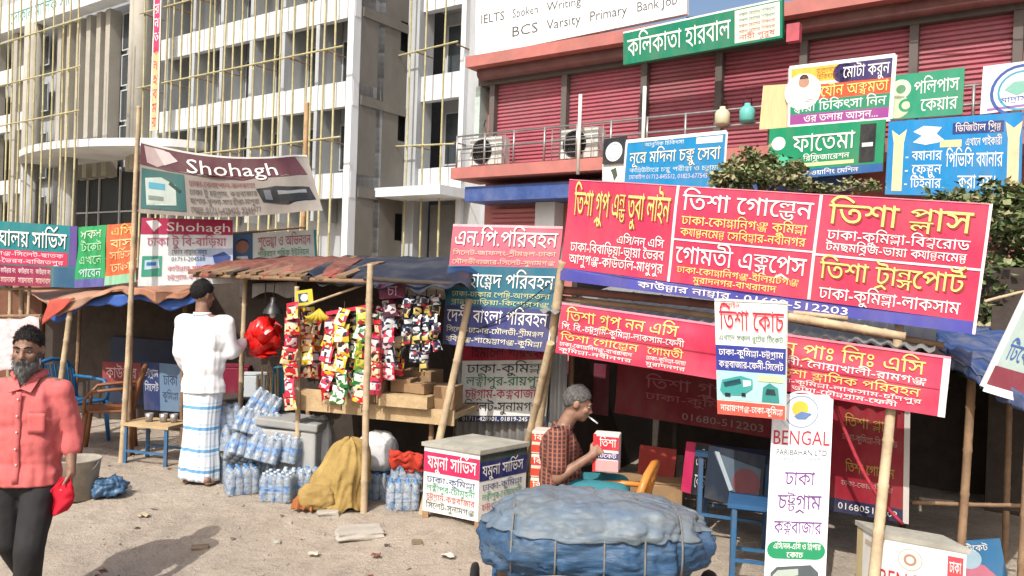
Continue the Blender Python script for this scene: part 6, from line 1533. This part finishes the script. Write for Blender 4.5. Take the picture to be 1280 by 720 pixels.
def strands(src, n, L, w, comb, T_, W_, m, root, name='hair_strands', lift=.35):
    """short tapered locks standing on a scalp or beard surface"""
    mb = MB(); cen = sum(src.v, Vector()) / len(src.v)
    for _ in range(n):
        f = random.choice(src.f); p = sum((src.v[i] for i in f), Vector()) / len(f)
        p = p + Vector((random.gauss(0, .002), random.gauss(0, .002), random.gauss(0, .002)))
        nr = (p - cen).normalized(); c_ = Vector(comb); c_ = c_ - nr * c_.dot(nr)
        d = (nr * lift + c_ * .8 + Vector((random.gauss(0, .35), random.gauss(0, .35), random.gauss(0, .35)))).normalized()
        x = d.cross(nr); x = (x if x.length > 1e-3 else d.orthogonal()).normalized() * w; l = L * random.uniform(.6, 1.3)
        mb.add([p - x, p + x, p + d * l * .6 + x * .6 - nr * l * .05, p + d * l - nr * l * .15, p + d * l * .6 - x * .6 - nr * l * .05], [(0, 1, 2, 3, 4)])
    place(place(mb, T_), W_).build(name, m, root)
def headframe(c, yaw, pitch, s=1.0):    # yaw 0 = facing the camera (-y)
    return Matrix.Translation(Vector(c)) @ Matrix.Rotation(yaw, 4, 'Z') @ Matrix.Rotation(pitch, 4, 'X') @ Matrix.Scale(s, 4)
def merge(dst, src):
    o = len(dst.v); dst.v += src.v; dst.f += [[i + o for i in f] for f in src.f]; dst.m += src.m; dst.sm += src.sm
def eyes(T, root, W):
    for sx in (-1, 1):
        mb = MB(); mb.ell((sx * .030, -.0785, .004), (.0125, .009, .0055), 0, 10, 6); e = place(place(mb, T), W).build('eye', M_eyew, root)
        mb = MB(); mb.ell((sx * .030, -.0865, .004), (.0062, .003, .0052), 0, 8, 5); place(place(mb, T), W).build('pupil', M_black, e)
        mb = MB(); mb.tube([(sx * .012, -.095, .024), (sx * .030, -.094, .031), (sx * .052, -.080, .024)], [.004, .0055, .003], 6); place(place(mb, T), W).build('eyebrow', M_hair, root)
# ---- man in a pink shirt walking past
s_ = 1.0; Dp = 4.5; p = P(30, 700, Dp); root_p = Vector((p.x, p.y, g(p.x, p.y)))
topz = P(30, 413, Dp).z - root_p.z; k = topz / 1.66
W = Matrix.Translation(root_p) @ Matrix.Rotation(.12, 4, 'Z') @ Matrix.Scale(k, 4) @ Matrix.Diagonal((.93, .95, 1, 1))
pk = thing('person', 'bearded man in a pink shirt walking past with a red cloth', 'person', root_p)
b = MB(); T = headframe((.0, -.03, 1.555), .10, .10)
merge(b, place(head(b, None), T))
b.cap((0, .015, 1.36), (0, -.01, 1.48), .060, .056); b.ell((0, .0, 1.2), (.16, .10, .2)); b.ell((0, .0, .95), (.15, .10, .2))
for sx in (-1, 1): b.cap((0, 0, 1.37), (sx * .17, .01, 1.34), .05, .052)
la = [(.18, .01, 1.315), (.235, .03, 1.08), (.275, -.05, .90)]; ra = [(-.18, .01, 1.315), (-.24, .04, 1.09), (-.26, -.08, .88)]
for a in (la, ra): b.cap(a[0], a[1], .05, .04); b.cap(a[1], a[2], .040, .027)
hand(b, la[2], (.02, -.05, -1), (-1, -.2, 0), 1.0, .75, -1); hand(b, ra[2], (0, -.1, -1), (1, -.2, 0), 1.0, .5, 1)
leg = [[(.09, 0, .84), (.085, -.13, .47), (.05, -.06, .09)], [(-.09, 0, .84), (-.10, .03, .47), (-.10, .30, .16)]]
for l in leg: b.cap(l[0], l[1], .08, .055); b.cap(l[1], l[2], .055, .036)
b.cap((.05, -.04, .045), (.06, -.22, .03), .04, .035); b.cap((-.10, .33, .10), (-.10, .17, .03), .04, .035)
f = fuse(b, .0065, 3); place(f, W).build('body', M_skin, pk)
eyes(T, pk, W)
hr = MB(); hr.ell((0, .014, .032), (.079, .098, .096), 0, 80, 56); hr = clip(hr, lambda v: v.z > .078 - (v.y + .085) * .90 + .012 * noise.noise(v * 60))
hr = wrinkle(hr, .007, (60, 60, 60)); hr = wrinkle(hr, .004, (22, 22, 22), 3); o = place(place(hr, T), W).build('hair', M_hair, pk); o.modifiers.new('solid', 'SOLIDIFY').thickness = .004
strands(hr, 2600, .016, .0016, (0, .6, -.4), T, W, M_hair, pk)
M_beard = mat('grey_beard', (.10, .097, .094), .9, .6, 25, .5, 120, dirt=(.32, .315, .31), dirt_amt=.8, dirt_scale=14, stretch=(1, 1, .3))
bd = MB(); bd.ell((0, -.068, -.105), (.050, .040, .055)); bd.cap((0, -.070, -.12), (.004, -.072, -.205), .036, .014)
for sx in (-1, 1): bd.cap((sx * .062, -.01, -.03), (sx * .035, -.065, -.09), .014, .026); bd.cap((sx * .026, -.092, -.052), (sx * .006, -.099, -.044), .007, .007)
bd = fuse(bd, .006, 2); wrinkle(bd, .004, (50, 50, 25)); place(place(bd, T), W).build('beard', M_beard, pk); strands(bd, 1500, .022, .0014, (0, -.2, -1), T, W, M_beard, pk, 'beard_strands', .25)
M_pink = mat('pink_shirt_cloth', lin('d9706e', .82), .85, .14, 7, .25, 220, dirt=lin('b85450', .8), dirt_amt=.35, dirt_scale=5)
sh = MB(); sh.ell((0, .0, 1.20), (.205, .13, .20)); sh.ell((0, -.005, 1.0), (.195, .135, .26)); sh.ell((0, -.01, .83), (.205, .14, .22)); sh.cap((-.12, .01, 1.33), (.12, .01, 1.33), .072, .072); sh.cap((0, .01, 1.36), (0, .0, 1.40), .075, .066)
for a in (la, ra):
    a0, a1, a2 = map(Vector, a); sh.cap(Vector((a0.x * .8, a0.y, a0.z)), a0, .075, .075); sh.cap(a0, a1, .074, .062); sh.cap(a1, a1.lerp(a2, .42), .062, .056)
f = fuse(sh, .010, 5); f = clip(f, lambda v: v.z > .80 or abs(v.x) > .24)
wrinkle(f, .012, (10, 10, 6), 1.0); wrinkle(f, .006, (5, 5, 15), 4.0); wrinkle(f, .007, (15, 15, 3), 9.0); wrinkle(f, .003, (24, 24, 24), 7.0); f = clip(f, lambda v: not (v.z > 1.395))
o = place(f, W).build('shirt', M_pink, pk); o.modifiers.new('solid', 'SOLIDIFY').thickness = .006
mb = MB()
for sx in (-1, 1): mb.add([(0, -.112, 1.345), (sx * .035, -.075, 1.405), (sx * .08, -.045, 1.395), (sx * .062, -.117, 1.325)], [(0, 1, 2, 3)])
for sx in (-1, 1): mb.tube([(sx * .035, -.070, 1.40), (sx * .078, -.02, 1.415), (sx * .06, .06, 1.42), (0, .085, 1.42)], [.012, .016, .018, .018], 8)
o = place(mb, W).build('collar', M_pink, pk); o.modifiers.new('solid', 'SOLIDIFY').thickness = .006
def front(x, z, off=.004):               # a point on the front of the shirt
    best = -.12
    for v in f.v:
        if abs(v.x - x) < .012 and abs(v.z - z) < .012: best = min(best, v.y)
    return Vector((x, best - off, z))
mb = MB(); zz = [1.33 - .05 * i for i in range(11)]
mb.sheet(lambda u, v: front(-.016 + .032 * u, 1.33 - .50 * v, .006), 2, 14); o = place(mb, W).build('button_placket', M_pink, pk); o.modifiers.new('solid', 'SOLIDIFY').thickness = .004
for z in (1.29, 1.20, 1.11, 1.02, .93):
    mb = MB(); mb.ell(front(0, z, .014), (.006, .003, .006), 0, 8, 5); place(mb, W).build('button', mat('button', (.6, .5, .48), .4), pk)
mb = MB(); mb.sheet(lambda u, v: front(.055 + .095 * u, 1.215 - .11 * v, .007), 5, 5); o = place(mb, W).build('pocket', M_pink, pk); o.modifiers.new('solid', 'SOLIDIFY').thickness = .004
M_trou = mat('black_trouser_cloth', (.022, .021, .022), .8, .25, 6, .15, 150)
tr = MB(); tr.ell((0, 0, .84), (.175, .115, .12))
for l in leg:
    tr.cap(l[0], l[1], .105, .084); tr.cap(l[1], Vector(l[2]) + Vector((0, .0, .02)), .084, .07)
f2 = fuse(tr, .012, 5); wrinkle(f2, .007, (9, 9, 9), 3.0); place(f2, W).build('trousers', M_trou, pk)
for l in leg:
    a = Vector(l[2]); mb = MB(); mb.ell((a.x, a.y - .09, a.z - .055), (.045, .13, .03)); place(mb, W).build('shoe', M_black, pk)
# red cloth in his hand: a thing of its own
hp_ = W @ Vector((.275, -.075, .80))
mb = MB(); mb.sheet(lambda u, v: hp_ + Vector((-.035 + .05 * u - .055 * v + (u - .5) * .11 * math.sin(v * 2.4), -.02 + .03 * math.sin(u * 7) * v + .02 * noise.noise(Vector((u * 4, v * 4, 3))), .05 - .22 * v + .05 * v * (u - .3))), 16, 16)
o = mb.build('cloth', mat('bright_red_cloth', lin('c81830', .85), .8, .15, 8, .15, 150), None, at=hp_); o.modifiers.new('solid', 'SOLIDIFY').thickness = .006; tag(o, 'bright red folded cloth held by the man in pink', 'cloth')

# ---- man in white seen from behind
Dw = 6.8; p = P(250, 605, Dw); rw = Vector((p.x, p.y, g(p.x, p.y)))
kw = (P(244, 352, Dw).z - rw.z) / 1.72
W = Matrix.Translation(rw) @ Matrix.Scale(kw, 4)
wm = thing('person', 'man in a white tunic and blue striped lungi standing with his back turned', 'person', rw)
b = MB(); T = headframe((-.035, .03, 1.605), math.pi + .55 * -1, .12)
merge(b, place(head(b, None), T)); b.cap((-.03, .01, 1.40), (-.035, .02, 1.53), .060, .056); b.ell((0, 0, 1.2), (.16, .1, .22)); b.ell((0, 0, .95), (.15, .1, .2))
la = [(.175, 0, 1.37), (.215, .04, 1.12), (.255, .24, 1.19)]; ra = [(-.18, 0, 1.37), (-.205, .02, 1.10), (-.175, .16, .90)]
for a in (la, ra): b.cap((0, 0, 1.40), a[0], .05, .055); b.cap(a[0], a[1], .052, .042); b.cap(a[1], a[2], .04, .027)
hand(b, la[2], (.35, .6, .35), (-.5, .2, .8), 1.0, .5, 1); hand(b, ra[2], (.1, .5, -.8), (1, .2, 0), 1.0, .6, 1)
for sx, dy in ((-1, .0), (1, -.04)):
    b.cap((sx * .085, 0, .86), (sx * .085, .0, .48), .075, .052); b.cap((sx * .085, 0, .48), (sx * .085, dy, .08), .052, .036); b.cap((sx * .09, dy - .04, .04), (sx * .11, dy + .17, .032), .036, .032)
f = fuse(b, .008, 3); place(f, W).build('body', M_skin, wm)
hr = MB(); hr.ell((0, .018, .038), (.083, .101, .098), 0, 28, 20); hr = clip(hr, lambda v: v.z > .066 - (v.y + .085) * .75); wrinkle(hr, .004, (40, 40, 40)); o = place(place(hr, T), W).build('hair', M_hair, wm); o.modifiers.new('solid', 'SOLIDIFY').thickness = .012
strands(hr, 2200, .015, .0016, (0, .6, -.4), T, W, M_hair, wm)
M_wcl = mat('white_tunic_cloth', (.78, .79, .80), .85, .06, 5, .12, 220)
sh = MB(); sh.ell((0, .0, 1.24), (.205, .125, .20)); sh.ell((0, 0, 1.03), (.185, .13, .25)); sh.ell((0, .0, .80), (.19, .135, .24)); sh.cap((-.14, .0, 1.365), (.14, .0, 1.365), .07, .07); sh.cap((-.02, .01, 1.39), (-.03, .01, 1.44), .075, .066)
for a in (la, ra):
    a0, a1, a2 = map(Vector, a); sh.cap(Vector((a0.x * .8, a0.y, a0.z)), a0, .075, .076); sh.cap(a0, a1, .076, .066); sh.cap(a1, a1.lerp(a2, .88), .066, .052)
f = fuse(sh, .011, 5); f = clip(f, lambda v: v.z > .775); wrinkle(f, .009, (9, 9, 4), 2.0); wrinkle(f, .005, (6, 6, 12), 5.0); wrinkle(f, .010, (15, 15, 2.2), 6.0); f = clip(f, lambda v: not v.z > 1.455)
o = place(f, W).build('tunic', M_wcl, wm); o.modifiers.new('solid', 'SOLIDIFY').thickness = .006
mb = MB(); mb.tube([(.055 * math.cos(a * math.pi / 10) * 1.15 - .03, .062 * math.sin(a * math.pi / 10) * 1.1 + .012, 1.447) for a in range(21)], .013, 8, caps=False); place(mb, W).build('collar', M_wcl, wm)
M_lw = mat('white_lungi_cloth', (.66, .70, .74), .85, .08, 5, .12, 200); M_lb = mat('blue_lungi_stripe', (.13, .33, .56), .85, .15, 12); M_ll = mat('pale_blue_lungi_check', (.48, .60, .70), .85, .12, 12)
zsn = [.80]; bands = []
for zc_ in (.655, .478, .292, .118): bands.append((zc_ - .013, zc_ + .013, 1)); bands.append((zc_ + .03, zc_ + .045, 2)); bands.append((zc_ - .045, zc_ - .032, 2))
zl_ = sorted({.03, .80} | {round(b_[0], 4) for b_ in bands} | {round(b_[1], 4) for b_ in bands} | {round(.03 + .0257 * i, 4) for i in range(30)})
mb = MB(); n = 96
def ring(z):
    t = (.80 - z) / .77; o = []
    for i in range(n):
        a = 2 * math.pi * i / n
        rx = .172 - .02 * math.sin(math.pi * min(1, t * 1.2)) + .0 * t; ry = .125 + .0 * t
        fo = .008 + .020 * t
        k_ = fo * noise.noise(Vector((math.cos(a) * 3.2, math.sin(a) * 3.2, z * .8))) + .5 * fo * noise.noise(Vector((math.cos(a) * 8, math.sin(a) * 8, z * 1.2)))
        o.append(Vector((math.cos(a) * (rx + k_) - .015 * t, math.sin(a) * (ry + k_) + .01, z + .012 * math.sin(2 * a) * t)))
    return o
rows = [ring(z) for z in zl_]
for rr in rows: mb.v += rr
for j in range(len(zl_) - 1):
    zm = (zl_[j] + zl_[j + 1]) / 2; mi_ = 0
    for b_ in bands:
        if b_[0] <= zm <= b_[1]: mi_ = b_[2]
    for i in range(n):
        q_ = (i + 1) % n; mb.f.append([j * n + i, j * n + q_, (j + 1) * n + q_, (j + 1) * n + i]); mb.m.append(mi_ if mi_ else (2 if i % 12 == 0 else 0)); mb.sm.append(True)
o = place(mb, W).build('lungi', [M_lw, M_lb, M_ll], wm); o.modifiers.new('solid', 'SOLIDIFY').thickness = .005
for sx, dy in ((-1, .0), (1, -.04)):
    mb = MB(); mb.ell((sx * .10, dy + .06, .012), (.05, .14, .014)); place(mb, W).build('sandal', M_bam2, wm)

# ---- man sitting in the ticket stall with a cigarette
Ds = 5.3; p = P(700, 612, Ds); zg = gz(p)
rs = Vector((p.x, p.y, zg)); ks = .98
Z0 = P(722, 483, Ds).z - zg - 1.10 * ks        # the seat is higher than the pose's own origin
W = Matrix.Translation(rs + Vector((0, 0, Z0))) @ Matrix.Rotation(-.15, 4, 'Z') @ Matrix.Scale(ks, 4)
sm = thing('person', 'grey haired man in a checked shirt sitting with a cigarette', 'person', rs)
b = MB(); T = headframe((.10, 0, .985), math.pi / 2 + .12, .30, .98)
merge(b, place(head(b, None), T)); b.cap((.0, 0, .80), (.07, 0, .93), .056, .052); b.ell((-.01, 0, .62), (.10, .15, .2)); b.ell((0, 0, .42), (.11, .15, .12))
na = [(-.02, -.17, .775), (-.0, -.23, .53), (.20, -.15, .665)]; fa = [(-.02, .17, .775), (.10, .22, .54), (.26, .06, .62)]
for a in (na, fa): b.cap((0, 0, .80), a[0], .05, .052); b.cap(a[0], a[1], .05, .040); b.cap(a[1], a[2], .040, .027)
hand(b, na[2], (.6, .15, .5), (.2, .9, .1), 1.0, .7, 1); hand(b, fa[2], (.8, -.2, .2), (0, -1, 0), 1.0, .6, -1)
for sy in (-1, 1): b.cap((.0, sy * .09, .40), (.38, sy * .13, .42), .085, .058); b.cap((.38, sy * .13, .42), (.34, sy * .12, .08 - Z0), .055, .036); b.cap((.33, sy * .12, .04 - Z0), (.50, sy * .13, .034 - Z0), .036, .032)
f = fuse(b, .008, 3); place(f, W).build('body', M_skin, sm); eyes(T, sm, W)
M_gh = mat('short_grey_hair', (.13, .125, .12), .9, .6, 40, .5, 160, dirt=(.06, .055, .05), dirt_amt=.7, dirt_scale=20)
hr = MB(); hr.ell((0, .016, .031), (.0775, .097, .096), 0, 80, 56); hr = clip(hr, lambda v: v.z > .075 - (v.y + .085) * .80 + .012 * noise.noise(v * 60)); wrinkle(hr, .005, (60, 60, 60)); o = place(place(hr, T), W).build('hair', M_gh, sm); o.modifiers.new('solid', 'SOLIDIFY').thickness = .003
strands(hr, 2400, .011, .0014, (0, .6, -.4), T, W, M_gh, sm)
def plaid():
    m = bpy.data.materials.new('checked_shirt_cloth'); m.use_nodes = True; n_ = m.node_tree; L = n_.links; bs = n_.nodes['Principled BSDF']; bs.inputs['Roughness'].default_value = .85
    tc = n_.nodes.new('ShaderNodeTexCoord'); outs = []
    for ax, sc in (('X', 11), ('Z', 12)):
        w = n_.nodes.new('ShaderNodeTexWave'); w.wave_type = 'BANDS'; w.bands_direction = ax; w.inputs['Scale'].default_value = sc; w.inputs['Distortion'].default_value = .6; L.new(tc.outputs['Object'], w.inputs[0])
        r_ = n_.nodes.new('ShaderNodeMapRange'); r_.inputs[1].default_value = .72; r_.inputs[2].default_value = .82; L.new(w.outputs[1], r_.inputs[0]); outs.append(r_.outputs[0])
    c = None; base_ = (*lin('48302e', .8), 1)
    for o_, col in zip(outs, ('b87a5c', 'a85a48')):
        mx = n_.nodes.new('ShaderNodeMix'); mx.data_type = 'RGBA'; h = n_.nodes.new('ShaderNodeMath'); h.operation = 'MULTIPLY'; h.inputs[1].default_value = .65; L.new(o_, h.inputs[0]); L.new(h.outputs[0], mx.inputs[0])
        if c is None: mx.inputs[6].default_value = base_
        else: L.new(c, mx.inputs[6])
        mx.inputs[7].default_value = (*lin(col, .8), 1); c = mx.outputs[2]
    L.new(c, bs.inputs['Base Color']); return m
sh = MB(); sh.ell((-.015, 0, .66), (.135, .185, .17)); sh.ell((.0, 0, .48), (.145, .18, .2)); sh.cap((-.01, -.13, .775), (-.01, .13, .775), .07, .07); sh.cap((0, 0, .80), (.02, 0, .84), .07, .062)
for a in (na, fa): a0, a1, a2 = map(Vector, a); sh.cap(Vector((a0.x, a0.y * .8, a0.z)), a0, .074, .074); sh.cap(a0, a0.lerp(a1, .72), .074, .068)
f = fuse(sh, .010, 5); f = clip(f, lambda v: v.z > .33); wrinkle(f, .010, (9, 9, 7), 8.0); f = clip(f, lambda v: not (v.z > .845)); o = place(f, W).build('shirt', plaid(), sm); o.modifiers.new('solid', 'SOLIDIFY').thickness = .006
lg = MB(); lg.ell((.02, 0, .39), (.17, .19, .12))
for sy in (-1, 1): lg.cap((.0, sy * .09, .39), (.38, sy * .12, .41), .115, .095); lg.cap((.38, sy * .12, .40), (.35, sy * .11, .16), .095, .09)
f = fuse(lg, .012, 5); wrinkle(f, .008, (9, 9, 9), 4.0); place(f, W).build('lungi', mat('teal_lungi_cloth', (.03, .16, .19), .85, .2, 8), sm)
a = W @ T @ Vector((0.012, -.098, -.060)); c2 = W @ T @ Vector((.012, -.175, -.085))
mb = MB(); mb.tube([a, c2], .0055, 8); tag(mb.build('cigarette', mat('white_paper', (.8, .8, .78), .7), None, at=a), 'white cigarette in the mouth of the sitting man', 'cigarette')
st = thing('stool', 'low wooden stool under the sitting man', 'stool', rs)
mb = MB(); mb.box(W @ Vector((0, 0, .265)), (.32, .3, .03)); mb.build('seat', M_wood, st)
for sx in (-1, 1):
    for sy in (-1, 1): 
        q_ = W @ Vector((sx * .12, sy * .11, .24)); mb = MB(); mb.bar(Vector((q_.x, q_.y, zg)), Vector((q_.x, q_.y, (W @ Vector((0, 0, .265))).z - .016)), .035, .035); mb.build('leg', M_wood, st)
# carton he holds
pc2 = 0; 
s = soft_box(758, 588, 5.18, (.165, .13, .245), 'red and white carton held up by the sitting man', 'carton', ('dcd4cc',), -.25, lift=1)
s.rect(.12, .06, 1, .40, 'cf3040', 1); s.rect(.12, .48, 1, .64, '4a3a80', 1); s.rect(.12, .68, 1, .96, 'd8a0a0', 1); s.rect(0, 0, .12, 1, 'c83a3a', 1); s.text('তিশা', .25, .9, .12, .32, VW[1:]); s.text('টিকেট', .2, .92, .51, .61, VW[1:])
